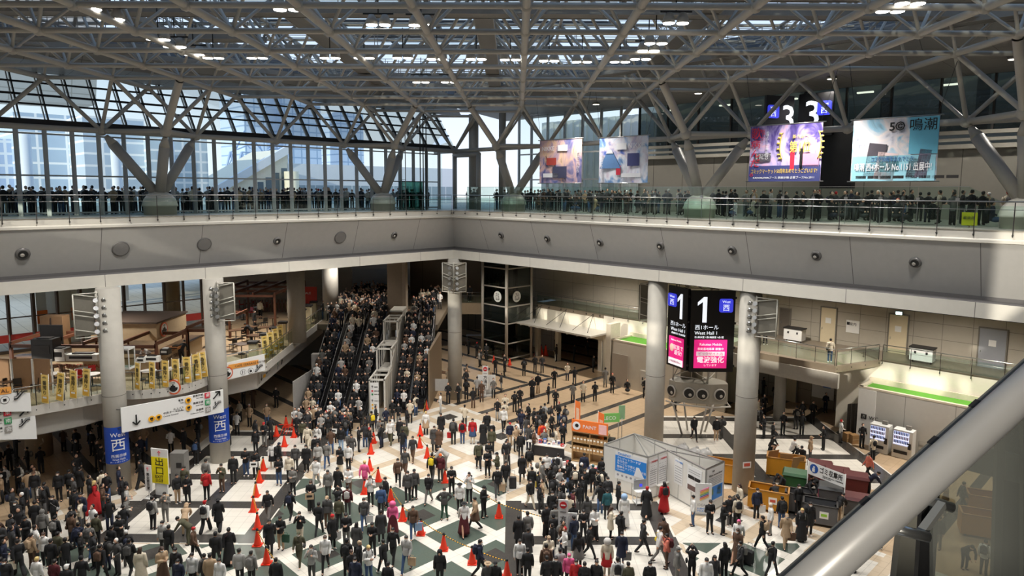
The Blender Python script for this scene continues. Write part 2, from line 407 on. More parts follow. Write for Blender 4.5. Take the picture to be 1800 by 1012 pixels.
railing('gallery_railing', L(.12, 0, DECK), L(44, 0, DECK), 31, 'glass railing along the gallery edge below the hanging banners')
k = thing('glass_screen', L(.6, -1.0, DECK), 'taller glass screen standing behind the railing below the hanging banners', 'glass screen', TH)
for i in range(22):
    b = MB(); x0, x1 = i*1.62, i*1.62+1.58; zt = 1.86
    if i == 21: b.prism([(x0, 0, .1), (x1, 0, .1), (x1, 0, 1.25), (x0+.4, 0, zt), (x0, 0, zt)], (0, .012, 0))
    else: b.box(((x0+x1)/2, 0, .98), (x1-x0, .012, 1.76))
    b.build('glass_pane', M_glass, k)
    b = MB(); b.beam((x0-.02, 0, 0), (x0-.02, 0, 1.5), .05, .02); b.box((x0-.02, -.03, 1.3), (.16, .04, .12)); b.build('post', M_chrome, k)
b = MB(); b.beam((0, 0, 1.87), (34.4, 0, 1.87), .02, .02); b.build('top_edge', M_chrome, k)

# ================================================================== ROOF: space frame
Q = 2.715; S0, T0 = -3.85, 21.0; ZL, ZU, ZRING = 23.2, 25.7, 20.42
def N(i, j, z=ZL): return L(S0+Q*i, T0+Q*j, z)
def inside(i, j): return i >= 0 and j >= -9 and N(i, j).y > 11 and abs(N(i, j).x) < 46
roof = thing('ceiling_truss', L(20, 20, ZL), 'grey tubular steel space frame carrying the hall roof', 'roof truss'); roof['kind'] = 'structure'
inv = Matrix.Translation(-roof.location)
def rl(p): return p - roof.location
for k in range(-5, 10):
    nodes = [(i, 2*k-i) for i in range(0, 40) if inside(i, 2*k-i)]
    if len(nodes) > 1:
        b = MB()
        for a, c in zip(nodes, nodes[1:]): b.tube(rl(N(*a)), rl(N(*c)), .115, None, 8, False)
        b.build('cross_chord', M_steel, roof)
for k in range(-12, 40):
    nodes = [(i, i-2*k+0) for i in range(0, 40) if inside(i, i-2*k)]
    if len(nodes) > 1:
        b = MB()
        for a, c in zip(nodes, nodes[1:]): b.tube(rl(N(*a)), rl(N(*c)), .15, None, 8, False)
        b.build('main_chord', M_steel, roof)
b = MB()
for i in range(0, 34):
    for j in range(-9, 24):
        if (i+j) % 2 == 0 and inside(i, j): b.ball(rl(N(i, j)), .23, 8, 5)
b.build('node_ball', M_steel, roof)['kind'] = 'stuff'
webs = []
for i in range(1, 34):
    for j in range(-8, 24):
        if (i+j) % 2 and inside(i, j):
            u = N(i, j, ZU)
            for di, dj in ((1, 0), (-1, 0), (0, 1), (0, -1)):
                if inside(i+di, j+dj): webs.append((N(i+di, j+dj), u, .075))
            for di, dj in ((1, 1), (1, -1)):
                if inside(i+di, j+dj): webs.append((u, N(i+di, j+dj, ZU), .085))
def wsize(wb):
    a, c = proj(wb[0]), proj(wb[1])
    if min(a[2], c[2]) < 1: return 0
    on = any(0 < q[0] < 1800 and -20 < q[1] < 400 for q in (a, c))
    return on*math.hypot(a[0]-c[0], a[1]-c[1])
webs.sort(key=wsize, reverse=True)
for a, c, r_ in webs[:100]: MB().tube(rl(a), rl(c), r_, None, 6, False).build('web_tube', M_steel, roof)
b = MB()
for a, c, r_ in webs[100:]: b.tube(rl(a), rl(c), r_, None, 6, False)
b.build('web_tube', M_steel, roof)['kind'] = 'stuff'
# ring truss between gallery glazing and roof
rb = MB()
outL = [(0, j) for j in range(11, -10, -2)]; outR = [(i, -9) for i in range(0, 18, 2)]
for lst in (outL, outR):
    for a, c in zip(lst, lst[1:]): rb.tube(rl(N(*a, ZRING)), rl(N(*c, ZRING)), .17, None, 10, False)
rb.tube(rl(N(0, -9, ZRING)), rl(N(-1, -9, ZRING)), .17, None, 10)
for n_ in set(outL+outR): rb.ball(rl(N(*n_, ZRING)), .30, 10, 6)
rb.build('ring_chord', M_steel, roof)
for j in range(10, -10, -1):
    if j % 2:
        for tj in (j-1, j+1):
            if tj >= -9: MB().tube(rl(N(0, j, ZRING)), rl(N(0, tj)), .12, None, 8, False).build('ring_brace', M_steel, roof)
        MB().tube(rl(N(0, j, ZRING)), rl(N(1, j)), .11, None, 8, False).build('ring_brace', M_steel, roof)
for i in range(0, 18):
    if i % 2 == 0:
        for ti in (i-1, i+1):
            if ti >= 0:
                for off in (-.18, .18):
                    o2 = BX*off; MB().tube(rl(N(i, -9, ZRING)+o2*.3), rl(N(ti, -9)+o2), .085, None, 8, False).build('ring_brace', M_steel, roof)
        MB().tube(rl(N(i, -9, ZRING)), rl(N(i, -8)), .11, None, 8, False).build('ring_brace', M_steel, roof)
# branching columns that stand on the gallery
def tree_col(i, j, outer, inner, up, label):
    if outer[0][0] == 0 and outer[1][0] == 0: base = L(-2.8, T0+Q*j, DECK)
    else: base = L(S0+Q*i, -2.6, DECK)
    k = thing('tree_column', base, label, 'column', TH, 'branching steel columns on the gallery')
    MM = Matrix.Rotation(-TH, 4, 'Z') @ Matrix.Translation(-base)
    b = MB(); b.lathe([(.92, 0), (.94, .5), (1.02, .52), (1.0, .62), (.9, .95), (.66, 1.25), (.3, 1.42)], (0, 0, 0), 28); b.build('dome_base', M_cream, k)
    top = Vector((0, 0, 1.05))
    for n_ in outer+[inner]:
        p = MM @ N(*n_, ZRING); d = (p-top).normalized(); b = MB()
        b.tube(top+d*.35, p-d*.95, .30, .30, 16); b.tube(p-d*.95, p-d*.35, .30, .13, 16); b.build('branch', M_steel, k)
    p = MM @ N(*inner, ZRING); b = MB(); b.ball(p, .34, 12, 7); b.build('node_ball', M_steel, k)
    for n_ in outer: MB().tube(p, MM @ N(*n_, ZRING), .14, None, 10, False).build('tie', M_steel, k)
    for q_ in up:
        e = MM @ N(*q_); MB().tube(p, e-(e-p).normalized()*.2, .22 if q_ == up[0] else .12, None, 12, False).build('upper_branch', M_steel, k)
tree_col(0, 0, [(0, 1), (0, -1)], (1, 0), [(2, 0), (1, 1), (1, -1)], 'branching white steel column on a dome, widest one before the window wall')
tree_col(0, -6, [(0, -5), (0, -7)], (1, -6), [(2, -6), (1, -5), (1, -7)], 'branching white steel column on a dome, window wall end by the far corner')
tree_col(3, -9, [(2, -9), (4, -9)], (3, -8), [(3, -7), (2, -8), (4, -8)], 'branching white steel column behind the smallest hanging banner')
tree_col(9, -9, [(8, -9), (10, -9)], (9, -8), [(9, -7), (8, -8), (10, -8)], 'branching white steel column between the snowy banner and the purple banner')
tree_col(15, -9, [(14, -9), (16, -9)], (15, -8), [(15, -7), (14, -8), (16, -8)], 'branching white steel column past the pale blue banner at the end of the screen')
# soffit ring round the space frame
b = MB(); z0, z1 = 24.05, 23.85
b.quad(L(S0+.2, 46, z0), L(S0+.2, S0+.3, z0), L(-7.0, -7.0, z1), L(-7.0, 46, z1)); b.quad(L(S0+.2, -3.6, z0), L(46, -3.6, z0), L(46, -12.6, z1), L(-7.0, -12.6, z1))
b.quad(L(S0+.2, 46, z0), L(S0+.2, -3.6, z0), L(S0+1.4, -2.4, z0+.9), L(S0+1.4, 46, z0+.9)); b.quad(L(S0+.2, -3.6, z0), L(46, -3.6, z0), L(46, -2.4, z0+.9), L(S0+1.4, -2.4, z0+.9))
struct(b.build('ceiling_soffit', lined('soffit_panel', (150, 146, 140), AX, 2.715, 0, .03, (90, 88, 85), BX, 2.715)), 'grey panel soffit round the edge of the roof')
# roof skin: dark ribs, glazed strips with louvres
M_rib = mat('roof_rib', (92, 92, 96), .6); M_louvre = mat('louvre', (190, 193, 200), .5, 0, .04)
ribs, lou = MB(), MB(); ZR = 28.2
CY0, CX0 = N(4, -4).y, N(4, -4).x; cell = Q*math.sqrt(2)
UXd, UYd = (AX-BX).normalized(), -(AX+BX).normalized()
h = cell/2
def roof_cell(cx, cy, kind):
    c = Vector((cx, cy, ZR))
    if kind == 'glass':
        n = 6
        for q_ in range(n):
            y_ = cy-h+(q_+.5)*cell/n; lou.boxe((cx, y_, ZR), Vector((h-.25, 0, 0)), Vector((0, .09, .03)), Vector((0, -.01, .015)))
    else: lou.boxe((cx, cy, ZR+.1), Vector((h, 0, 0)), Vector((0, h, 0)), Vector((0, 0, .04)))
yy = -16.0
while yy < 64:
    xx = -46.0 + CX0 % cell
    while xx < 46:
        s_, t_, _ = st(Vector((xx, yy, 0)))
        if s_ > -3.8 and -3.6 < t_ < 48:
            kx, ky = int(round((xx-CX0)/cell)), int(round((yy-CY0)/cell))
            edge = min(s_, t_) < 9
            roof_cell(xx, yy, 'solid' if ((kx*2+ky*3) % 5 == 0 and not edge) or 30 < t_ else 'glass')  # near cells, out of view, are closed to block the sun
            ribs.boxe((xx-h, yy, ZR-.12), Vector((.14, 0, 0)), Vector((0, h, 0)), Vector((0, 0, .14)))
            ribs.boxe((xx, yy-h, ZR-.12), Vector((h, 0, 0)), Vector((0, .14, 0)), Vector((0, 0, .14)))
        xx += cell
    yy += cell
struct(ribs.build('ceiling_ribs', M_rib), 'dark ribs of the roof skin'); struct(lou.build('ceiling_louvres', M_louvre), 'pale louvres under the roof glazing')
b = MB(); b.quad(L(-4, 46, ZR+.35), L(-4, -4, ZR+.35), L(46, -4, ZR+.35), L(46, 46, ZR+.35)); struct(b.build('ceiling_glass', M_glass), 'clear glazing of the hall roof')
# upstand between soffit and roof skin
b = MB(); b.quad(L(-3.4, 46, 24.9), L(-3.4, -3.2, 24.9), L(-3.9, -3.8, 26.2), L(-3.9, 46, 26.2)); b.quad(L(-3.4, -3.2, 24.9), L(46, -3.2, 24.9), L(46, -3.8, 26.2), L(-3.9, -3.8, 26.2))
struct(b.build('ceiling_upstand', M_rib), 'dark upstand behind the roof edge')
# catwalks hung in the space frame
def catwalk(p0, p1, label, n):
    p0, p1 = Vector(p0), Vector(p1); k = thing('catwalk', p0, label, 'catwalk', 0, 'maintenance catwalks in the roof frame'); d = p1-p0; u = d.normalized(); sd = u.cross(Vector((0, 0, 1)))
    MB().beam((0, 0, 0), d, .8, .12).build('deck_plank', mat('catwalk_grey', (120, 117, 113), .6), k)
    for sg in (-1, 1):
        b = MB(); o_ = sd*.42*sg
        b.beam(o_+Vector((0, 0, .05)), d+o_+Vector((0, 0, .05)), .04, .28)
        for z in (.55, .85, 1.15): b.tube(o_+Vector((0, 0, z)), d+o_+Vector((0, 0, z)), .018, None, 5, False)
        for q_ in range(n+1): c = d*(q_/n)+o_; b.tube(c, c+Vector((0, 0, 1.15)), .02, None, 5, False)
        b.build('guard_rail', mat('rail_grey', (150, 146, 140), .5), k)
for q_, yv in enumerate((26.5, 30.3, 34.2, 38.0, 45.7, 51.0)):
    x0, x1 = (-34, 30) if q_ < 4 else (-14, 6)
    if q_ == 2: x0, x1 = -34, -12
    catwalk((x0, yv, 24.2+.25*(q_ % 2)), (x1, yv, 24.2+.25*(q_ % 2)), 'grey maintenance catwalk with guard rails, %s row across the roof frame' % ('nearest', 'second', 'third', 'fourth', 'fifth', 'sixth')[q_], 24)
for q_, (xv, y0, y1) in enumerate(((-9.5, 30, 56), (-1.3, 30, 54), (-17, 27, 44), (8.2, 27, 48))):
    catwalk((xv, y0, 24.5), (xv, y1, 24.5), 'grey maintenance catwalk running away from the viewer, %s' % ('over the escalators', 'over the middle aisle', 'over the cafe side', 'over the white booth side')[q_], 16)
catwalk(L(.2, 1, 24.3), L(.2, 40, 24.3), 'grey maintenance catwalk along the roof edge above the window wall', 30)
catwalk(L(1, .2, 24.3), L(40, .2, 24.3), 'grey maintenance catwalk along the roof edge above the hanging banners', 30)

# ================================================================== FLOODLIGHTS
M_lamp = mat('lamp_glow', (255, 252, 244), .4, 0, 0, emit=14.0)
def flood(p, double, label):
    k = thing('floodlight', p, label, 'ceiling light', 0, 'floodlights in the roof frame')
    for dx in ((-.26, .26) if double else (0,)):
        b = MB(); b.lathe([(.24, -.08), (.22, .1), (.12, .3)], (dx, 0, 0), 12); b.build('lamp_housing', M_steel, k)
        b = MB(); b.lathe([(.22, -.10), (.22, -.085)], (dx, 0, 0), 12); b.build('lamp_lens', M_lamp, k)
    b = MB(); b.beam((-.6, 0, .34), (.6, 0, .34), .06, .06); b.tube((0, 0, .34), (0, 0, 1.3), .025, None, 6); b.build('bracket', M_dark, k)
LAMPS = [(195, 30, 23.4, 1), (278, 66, 23.3, 1), (307, 79, 23.3, 1), (340, 93, 23.3, 1), (375, 99, 23.2, 1), (452, 99, 23.3, 1), (580, 99, 23.3, 1), (640, 99, 23.3, 1), (708, 99, 23.3, 1), (768, 101, 23.3, 1), (837, 101, 23.3, 1), (897, 102, 23.3, 1), (965, 104, 23.3, 1), (1023, 106, 23.3, 1), (1090, 106, 23.3, 1), (1126, 101, 23.3, 1), (1140, 86, 23.3, 1), (1153, 73, 23.3, 1), (1188, 37, 23.4, 1), (740, 41, 23.6, 1), (665, 40, 23.6, 1), (740, 142, 23.3, 1), (790, 142, 23.3, 1), (1600, 2, 23.3, 1), (1565, 16, 23.4, 1), (505, 13, 23.4, 1), (153, 12, 23.4, 1)]
OW = ['first', 'second', 'third', 'fourth', 'fifth', 'sixth', 'seventh', 'eighth', 'ninth', 'tenth', 'eleventh', 'twelfth']
def lamp_label(px, py):
    row = sorted(l[0] for l in LAMPS if 98 <= l[1] <= 107)
    if px in row: return 'lit twin floodlight in the long cross row, %s from the left' % OW[row.index(px)]
    for test, nm in ((lambda x, y: x < 345 and y > 25, 'in the slanting run above the window wall'), (lambda x, y: 1120 < x < 1200, 'in the slanting run above the snowy banner'), (lambda x, y: y > 130, 'in the low pair above the inner corner'), (lambda x, y: 600 < x < 760, 'in the high pair over the middle'), (lambda x, y: x > 1500, 'in the high pair over the pale blue banner'), (lambda x, y: True, 'near the top edge over the cafe side')):
        if test(px, py):
            run = sorted(l[0] for l in LAMPS if not (98 <= l[1] <= 107) and test(l[0], l[1])); run = [x for x in run if x > 0]
            return 'lit twin floodlight %s, %s from the left' % (nm, OW[run.index(px)])
for n_, (px, py, z, d_) in enumerate(LAMPS):
    p = at_z(px, py, z); flood(p, d_, lamp_label(px, py))
# unseen walls added behind the viewer to block and shape the light
b = MB(); b.quad(L(-4.3, 47, DECK), L(47, 47, DECK), L(47, 47, 19.6), L(-4.3, 47, 19.6)); b.quad(L(-4.3, 47, 20.95), L(47, 47, 20.95), L(47, 47, 28.4), L(-4.3, 47, 28.4)); b.quad(L(0, 47, 0), L(47, 47, 0), L(47, 47, DECK), L(0, 47, DECK))
for q_ in range(17): b.quad(L(-4+q_*3.1, 47, 19.6), L(-3.3+q_*3.1+.5*(q_ % 3), 47, 19.6), L(-3.3+q_*3.1, 47, 20.95), L(-4+q_*3.1, 47, 20.95))  # bars across the slot, added to dapple the sun
struct(b.build('wall_sun_slot', mat('bounce_wall_pale', (222, 218, 208), .7)), 'pale wall with a clerestory slot at the near cafe end of the hall')
b = MB(); b.quad(L(47, -30, 0), L(47, 48, 0), L(47, 48, 23), L(47, -30, 23)); struct(b.build('wall_light_block', mat('block_wall_dark', (84, 82, 78), .7)), 'plain wall at the near end of the hall')

for q_, (s_, t_, z_) in enumerate(((4, -12, 11.6), (12, -12, 11.6), (22, -12, 11.6), (31, -12, 11.6), (40, -12, 11.6), (-5, -6, 11.6), (-9, 14, 11.6), (-8, 24, 11.6), (-10, 4, 11.6), (8, -8, 23.9), (17, -8, 23.9), (26, -8, 23.9), (35, -8, 23.9))):  # fittings for the added fill spots
    k = thing('fill_lamp', L(s_, t_, z_-.1), 'round recessed downlight in the soffit, %s' % ('under the gallery on the banner side', 'under the gallery on the cafe side', 'above the upper gallery')[0 if q_ < 5 else 1 if q_ < 9 else 2], 'ceiling light', 0, 'downlights in the soffits %d' % (0 if q_ < 5 else 1 if q_ < 9 else 2)); MB().lathe([(.3, 0), (.3, .1), (.26, .1)], (0, 0, 0), 18).build('trim_ring', M_steel, k); MB().lathe([(.25, -.002), (.25, .004)], (0, 0, 0), 16).build('lens', mat('fill_lamp_glow', (255, 246, 228), .4, 0, 0, emit=6), k)
# ================================================================== WINDOW WALL on the left gallery
GS = -4.35; MP = Q/2
k = thing('window_1', L(GS, 0, DECK), 'tall window wall with pale mullions behind the gallery crowd', 'window', TH); k['kind'] = 'structure'
def loc(p, o): return Matrix.Rotation(-o.rotation_euler.z, 4, 'Z') @ (p-o.location)
M_mull = mat('mullion_grey', (178, 180, 180), .4, .2, .04)
for i in range(-2, 22):
    t = .5+MP*i+.2; b = MB(); b.beam(loc(L(GS, t, DECK), k), loc(L(GS, t, 20.3), k), .09, .30, up=AX); b.beam(loc(L(GS+.2, t, DECK), k), loc(L(GS+.2, t, 20.3), k), .16, .05, up=AX); b.build('mullion', M_mull, k)
for z in (17.75, 15.6, 20.1):
    b = MB(); b.beam(loc(L(GS, -2, z), k), loc(L(GS, 31, z), k), .10, .09); b.build('transom', M_mull, k)
b = MB(); b.quad(loc(L(GS-.05, -2.5, DECK), k), loc(L(GS-.05, 31, DECK), k), loc(L(GS-.05, 31, 20.3), k), loc(L(GS-.05, -2.5, 20.3), k)); b.build('window_glass', M_glass, k)
k = thing('window_2', L(GS, 0, 20.7), 'sloping clerestory glazing with dark bars under the roof edge', 'window', TH); k['kind'] = 'structure'
A0, A1 = (GS-.15, 20.75), (-7.0, 23.95)
def slp(t, f): return loc(L(A0[0]+(A1[0]-A0[0])*f, t, A0[1]+(A1[1]-A0[1])*f), k)
for i in range(-3, 23):
    t = .5+MP*i
    b = MB(); b.beam(slp(t-.09, 0), slp(t-.09, 1), .07, .2); b.build('glazing_bar', M_dark, k); b = MB(); b.beam(slp(t+.07, 0), slp(t+.07, 1), .06, .1); b.build('glazing_bar', M_mull, k)
for f_, w_ in ((0, .34), (.34, .10), (.52, .12), (.76, .10), (1, .2)):
    b = MB(); b.beam(slp(-4, f_), slp(32, f_), .16, w_); b.build('glazing_rail', M_dark, k)
b = MB(); b.quad(slp(-4, 0), slp(32, 0), slp(32, 1), slp(-4, 1)); b.build('window_glass', M_glass, k)

# ================================================================== OUTSIDE, beyond the window wall
EXT = mat('white_cladding', (225, 228, 232), .6, 0, .04)
def facade(name, rgb, line, ax, p1, p2, w_=.22): return lined(name, rgb, ax, p1, 0, w_, line, (0, 0, 1), p2, 0, .35, .10, .15)
def slab_px(name, s, x0, x1, zb, zt, depth, m, label, cat='building', par=None):
    p, q = at_s(x0, 300, s), at_s(x1, 300, s)
    t0, t1 = st(p)[1], st(q)[1]
    b = MB(); b.hexa([L(s, t0, zb), L(s, t1, zb), L(s-depth, t1, zb), L(s-depth, t0, zb), L(s, t0, zt), L(s, t1, zt), L(s-depth, t1, zt), L(s-depth, t0, zt)])
    o = b.build(name, m, par)
    if par is None: tag(o, label, cat)
    return o, t0, t1
fa = facade('glass_facade_a', (186, 204, 222), (252, 252, 252), BX, 2.6, 1.5); fb = facade('glass_facade_b', (198, 212, 226), (254, 254, 254), BX, 2.0, 1.2)
slab_px('glass_building', -44, -60, 26, 8, 22.0, 10, facade('glass_facade_c', (186, 204, 232), (238, 242, 248), BX, 2.2, 1.2, .25), 'blue glazed building at the very end of the window wall')
slab_px('glass_building', -42, 30, 146, 8, 24.6, 10, fa, 'glazed exhibition building with pale grid, seen between the first tall mullions')
o, t0_, t1_ = slab_px('glass_building', -36, 150, 258, 8, 24.2, 8, fb, 'glazed building with white horizontal bands behind the widest branching column')
slab_px('glass_building', -34, 266, 366, 8, 22.6, 7, facade('glass_facade_d', (200, 214, 222), (254, 254, 252), BX, 1.8, 1.1), 'white gridded glass block to the far side of the branching column')
for x_ in (48, 205, 300): 
    p = at_s(x_, 300, -32.6); b = MB(); b.tube((p.x, p.y, 6), (p.x, p.y, 22), .45, None, 14); tag(b.build('outdoor_pillar', EXT), 'white round pillar before the glazed building, %s' % {48: 'close to the end of the window wall', 205: 'left of the branching column', 300: 'right behind the branching column'}[x_], 'column')
# hall with a rising roof edge and a flat white hall beyond it
kk = thing('white_hall', L(-36, 10, DECK), 'white hall with a rising sloped roof edge and tall windows', 'building')
def WK(p): return p-kk.location
p0, p1 = at_s(360, 345, -36), at_s(505, 262, -36); q0, q1 = at_s(360, 365, -36), at_s(512, 365, -36)
pw = [WK(v) for v in (p0, p1, Vector((q1.x, q1.y, 8)), Vector((q0.x, q0.y, 8)))]
b = MB(); b.prism(pw, -AX*10); b.build('side_wall', mat('sunlit_stone', (236, 228, 208), .6), kk, True)
b = MB(); b.beam(WK(p0)+AX*.3, WK(p1)+AX*.3, .6, .9); b.build('roof_edge', EXT, kk)
for f_ in (.45, .55, .65, .75, .85, .95):
    c = WK(p0+(p1-p0)*f_); b = MB(); b.hexa([Vector((c.x, c.y, 0))+AX*dx+BX*dt+Vector((0, 0, z)) for z in (-1, c.z-2.0) for dx, dt in ((.05, -.35), (.05, .35), (-.1, .35), (-.1, -.35))]); b.build('window', mat('shade_glass', (96, 112, 122), .2), kk)
p = at_s(512, 300, -35); b = MB(); b.tube((p.x, p.y, 8), (p.x, p.y, 19.2), .85, None, 18); tag(b.build('outdoor_pillar', mat('stone_pillar', (238, 226, 196), .6)), 'thick cream pillar at the top of the sloped roof edge outside', 'column')
kk = thing('entrance_hall', L(-34, 0, DECK), 'flat white hall with a glazed ground floor outside the window wall', 'building')
for x0, x1, zb, zt, m_, nm in ((505, 800, 17.6, 20.2, EXT, 'upper_wall'), (522, 800, 8, 17.6, facade('hall_glass', (150, 166, 176), (214, 218, 220), BX, 1.3, 3.0, .12), 'glazed_wall')):
    t0, t1 = st(at_s(x0, 300, -36))[1], st(at_s(x1, 300, -36))[1]
    b = MB(); b.hexa([L(s, t, z)-kk.location for z in (zb, zt) for s, t in ((-36, t0), (-36, t1), (-48, t1), (-48, t0))]); b.build(nm, m_, kk)
# far residential towers and the slanted conference hall
for x0, x1, s, zt, lb in ((432, 470, -190, 62, 'pale blue apartment tower beyond the sloped glazing, tall one of the pair'), (500, 566, -200, 56, 'wide pale blue apartment tower beyond the sloped glazing'), (598, 640, -220, 50, 'low distant apartment tower beyond the corner of the glazing')):
    slab_px('apartment_tower', s, x0, x1, 0, zt, 20, lined('tower_wall', (186, 204, 226), BX, 3.2, 0, .5, (140, 165, 195), (0, 0, 1), 3.2, 0, .5), lb)
b = MB(); b.hexa([L(-52, 80, 25.5), L(-52, 12, 27.0), L(-58, 12, 27), L(-58, 80, 25.5), L(-46, 80, 43.5), L(-46, 12, 43.5), L(-60, 12, 43.5), L(-60, 80, 43.5)])
tag(b.build('conference_hall', lined('hall_underside', (196, 192, 184), BX, 3.0, 0, .12, (165, 160, 150), (0, 0, 1), 2.0, 0), fix=True), 'slanted grey underside of the raised conference hall outside', 'building')
b = MB()
for q_ in range(12):
    a0, c0 = at_s(395+q_*10, 305-(q_ % 2)*38, -55), at_s(405+q_*10, 305-((q_+1) % 2)*38, -55); b.tube(a0, c0, .16, None, 6)
    b.tube(a0, at_s(430+(q_*37) % 90, 230+(q_*13) % 40, -58), .1, None, 6)
tag(b.build('canopy_truss', mat('truss_pale', (176, 196, 224), .5)), 'pale blue lattice truss of an outdoor canopy above the sloped roof edge', 'truss')
# plaza outside the cafe and low ground further out
b = MB(); b.quad(L(-15.4, 70, 5.46), L(-15.4, -14, 5.46), L(-120, -60, 5.46), L(-120, 120, 5.46))
struct(b.build('ground_plaza', lined('plaza_paving', (214, 204, 190), BX, 1.2, 0, .06, (170, 162, 150), AX, 2.4, 0)), 'sunlit paved plaza outside the cafe windows')

# ================================================================== RIGHT GALLERY back walls
GT = -12.5
mwall = lined('gallery_wall', (176, 172, 160), AX, 2.7, 0, .04, (120, 116, 108))
b = MB(); b.quad(L(9, GT, DECK), L(47, GT, DECK), L(47, GT, 19.7), L(9, GT, 19.7)); struct(b.build('wall_gallery_lower', lined('shutter_panel', (150, 146, 136), AX, 2.7, 0, .05, (96, 92, 86))), 'grey wall panels behind the gallery crowd')
b = MB()
for z, d_, h_ in ((19.75, .5, .25), (20.15, .35, .18), (20.55, .55, .22)): b.boxe((L(8.8, GT+d_/2, z)+L(47, GT+d_/2, z))/2, AX*19.1, BX*d_/2, Vector((0, 0, h_/2)))
struct(b.build('trim_7', mat('ledge_grey', (170, 166, 155), .5)), 'horizontal ledges along the gallery back wall')
# upper gallery: glazed screen with a dim hall behind it
k = thing('window_3', L(9, GT, 20.7), 'tall dim glass screen above the gallery ledges', 'window', TH); k['kind'] = 'structure'
for i in range(15):
    b = MB(); b.box((i*2.715, 0, 1.65), (.12, .2, 3.3)); b.build('mullion', mat('bronze_frame', (64, 60, 56), .5), k)
b = MB(); b.quad((0, 0, 0), (38, 0, 0), (38, 0, 3.3), (0, 0, 3.3)); b.build('window_glass', M_glass_dark, k)
b = MB(); b.quad(L(9, GT-2.5, 19), L(47, GT-2.5, 19), L(47, GT-2.5, 26), L(9, GT-2.5, 26)); struct(b.build('wall_upper_hall', lined('dim_hall_wall', (150, 148, 132), AX, 5.43, 0, .7, (84, 82, 74))), 'dim hall wall behind the upper glass screen')
for i in range(7):
    b = MB(); a_ = L(11+i*5, GT-1.2, 23.6); b.boxe(a_, AX*.5, BX*.1, Vector((0, 0, .05))); tag(b.build('strip_light', mat('strip_glow', (255, 246, 226), .4, 0, 0, emit=5)), 'small strip light behind the dim glass screen, %s from the inner corner' % OW[i], 'ceiling light', 'strip lights behind the glass screen')
# glazed corner beside the stairs
k = thing('window_4', L(-3, -10.5, DECK), 'bright glazed corner of the gallery with daylight on a pleated white wall', 'window', TH); k['kind'] = 'structure'
for x_ in (0, 1.6, 3.6, 5.6, 7.6, 9.6, 11.6):
    b = MB(); b.box((x_, 0, 4.2), (.14, .22, 8.4)); b.build('mullion', M_mull, k)
for z in (.1, 2.6, 4.9, 8.3): b = MB(); b.box((5.8, 0, z), (11.8, .14, .12)); b.build('transom', M_mull, k)
b = MB(); b.quad((0, .02, 0), (11.6, .02, 0), (11.6, .02, 8.4), (0, .02, 8.4)); b.build('window_glass', M_glass, k)
b = MB()
for i in range(34): b.boxe(L(-5+i*.42, -16+.15*(i % 2), 19.6), AX*.19, BX*.1, Vector((0, 0, 4.2)))  # bright stripes added to imitate sunlight beyond the glass
struct(b.build('wall_sun_stripes', mat('sun_stripe_white', (236, 234, 222), .6, 0, .03)), 'pleated white wall beyond the glazed corner')
# round service pipes and posts at the inner corner of the gallery
kk = thing('stair_frame', L(-2.2, -3.4, DECK), 'grey tubular frame with thick posts standing at the gallery corner', 'frame', TH)
for x_, y_, r_ in ((-1.6, 0, .2), (.2, .6, .42), (1.5, 0, .2), (2.8, 1.5, .3)): MB().tube((x_, y_, 0), (x_, y_, 4.6 if r_ < .3 else 8), r_, None, 14).build('post', M_steel, kk)
MB().tube((-1.7, 0, 4.6), (1.6, 0, 4.6), .2, None, 12).build('cross_pipe', M_steel, kk)
kk = thing('ladder_cabin', L(-3.4, 1.6, DECK), 'green glass cabin with a ladder beside the gallery corner', 'cabin', TH)
b = MB(); b.box((0, 0, 1.15), (1.5, 1.3, 2.3)); b.build('glass_box', M_glass_green, kk)
for z in range(9):
    MB().beam((-.25, -.7, .2+z*.28), (.25, -.7, .2+z*.28), .03, .03).build('rung', M_dark, kk)
for x_ in (-.27, .27): MB().beam((x_, -.7, 0), (x_, -.7, 6.2), .05, .05).build('ladder_rail', M_steel, kk)
for x_ in (.9, 1.3, 1.7):
    MB().beam((x_, .3, 0), (x_, .3, 7.5), .06, .06).build('mast', M_dark, kk)

# ================================================================== UNDER THE GALLERY, right side
F2 = 5.5
mbeige = lined('stone_wall_right', (198, 190, 174), AX, 2.715, 0, .03, (140, 134, 122), (0, 0, 1), 1.5, .1, .6)
WT = -18.8
def vwall(name, s0, s1, t, z0, z1, m, label, par=None):
    b = MB(); b.quad(L(s0, t, z0), L(s1, t, z0), L(s1, t, z1), L(s0, t, z1)); return struct(b.build(name, m), label)
def hslab(name, pts, z, th, m, label, mi=None):
    b = MB(); b.prism([L(s, t, z) for s, t in pts], (0, 0, -th)); return struct(b.build(name, m, fix=True), label)
M_floor2 = mat('balcony_floor', (128, 116, 100), .3)
hslab('floor_balcony', [(-5.5, -15.8), (17.6, -15.8), (17.6, -12.2), (20.5, -11.6), (25.9, -11.6), (27.4, -15.8), (46, -15.8), (46, -20), (-5.5, -20)], F2, .45, M_floor2, 'second floor balcony slab')
vwall('wall_balcony_left', -5.5, 17.5, WT, F2, 8.7, mbeige, 'plain beige wall behind the second floor balcony')
vwall('wall_balcony_right', 17.5, 46, WT, F2, 8.7, lined('panel_wall_right', (176, 168, 152), AX, 1.8, 0, .03, (120, 114, 104), (0, 0, 1), 1.1, .3), 'stone panel wall with doors behind the right balcony')
vwall('wall_balcony_far', -16, -4.6, -18.86, F2, 11.6, mbeige, 'beige wall behind the lift tower')
vwall('wall_dark_space', -6, 46, WT-1.6, 8.6, 11.6, M_black, 'black void above the balcony wall')  # darkness of the unlit upper space painted as a black wall
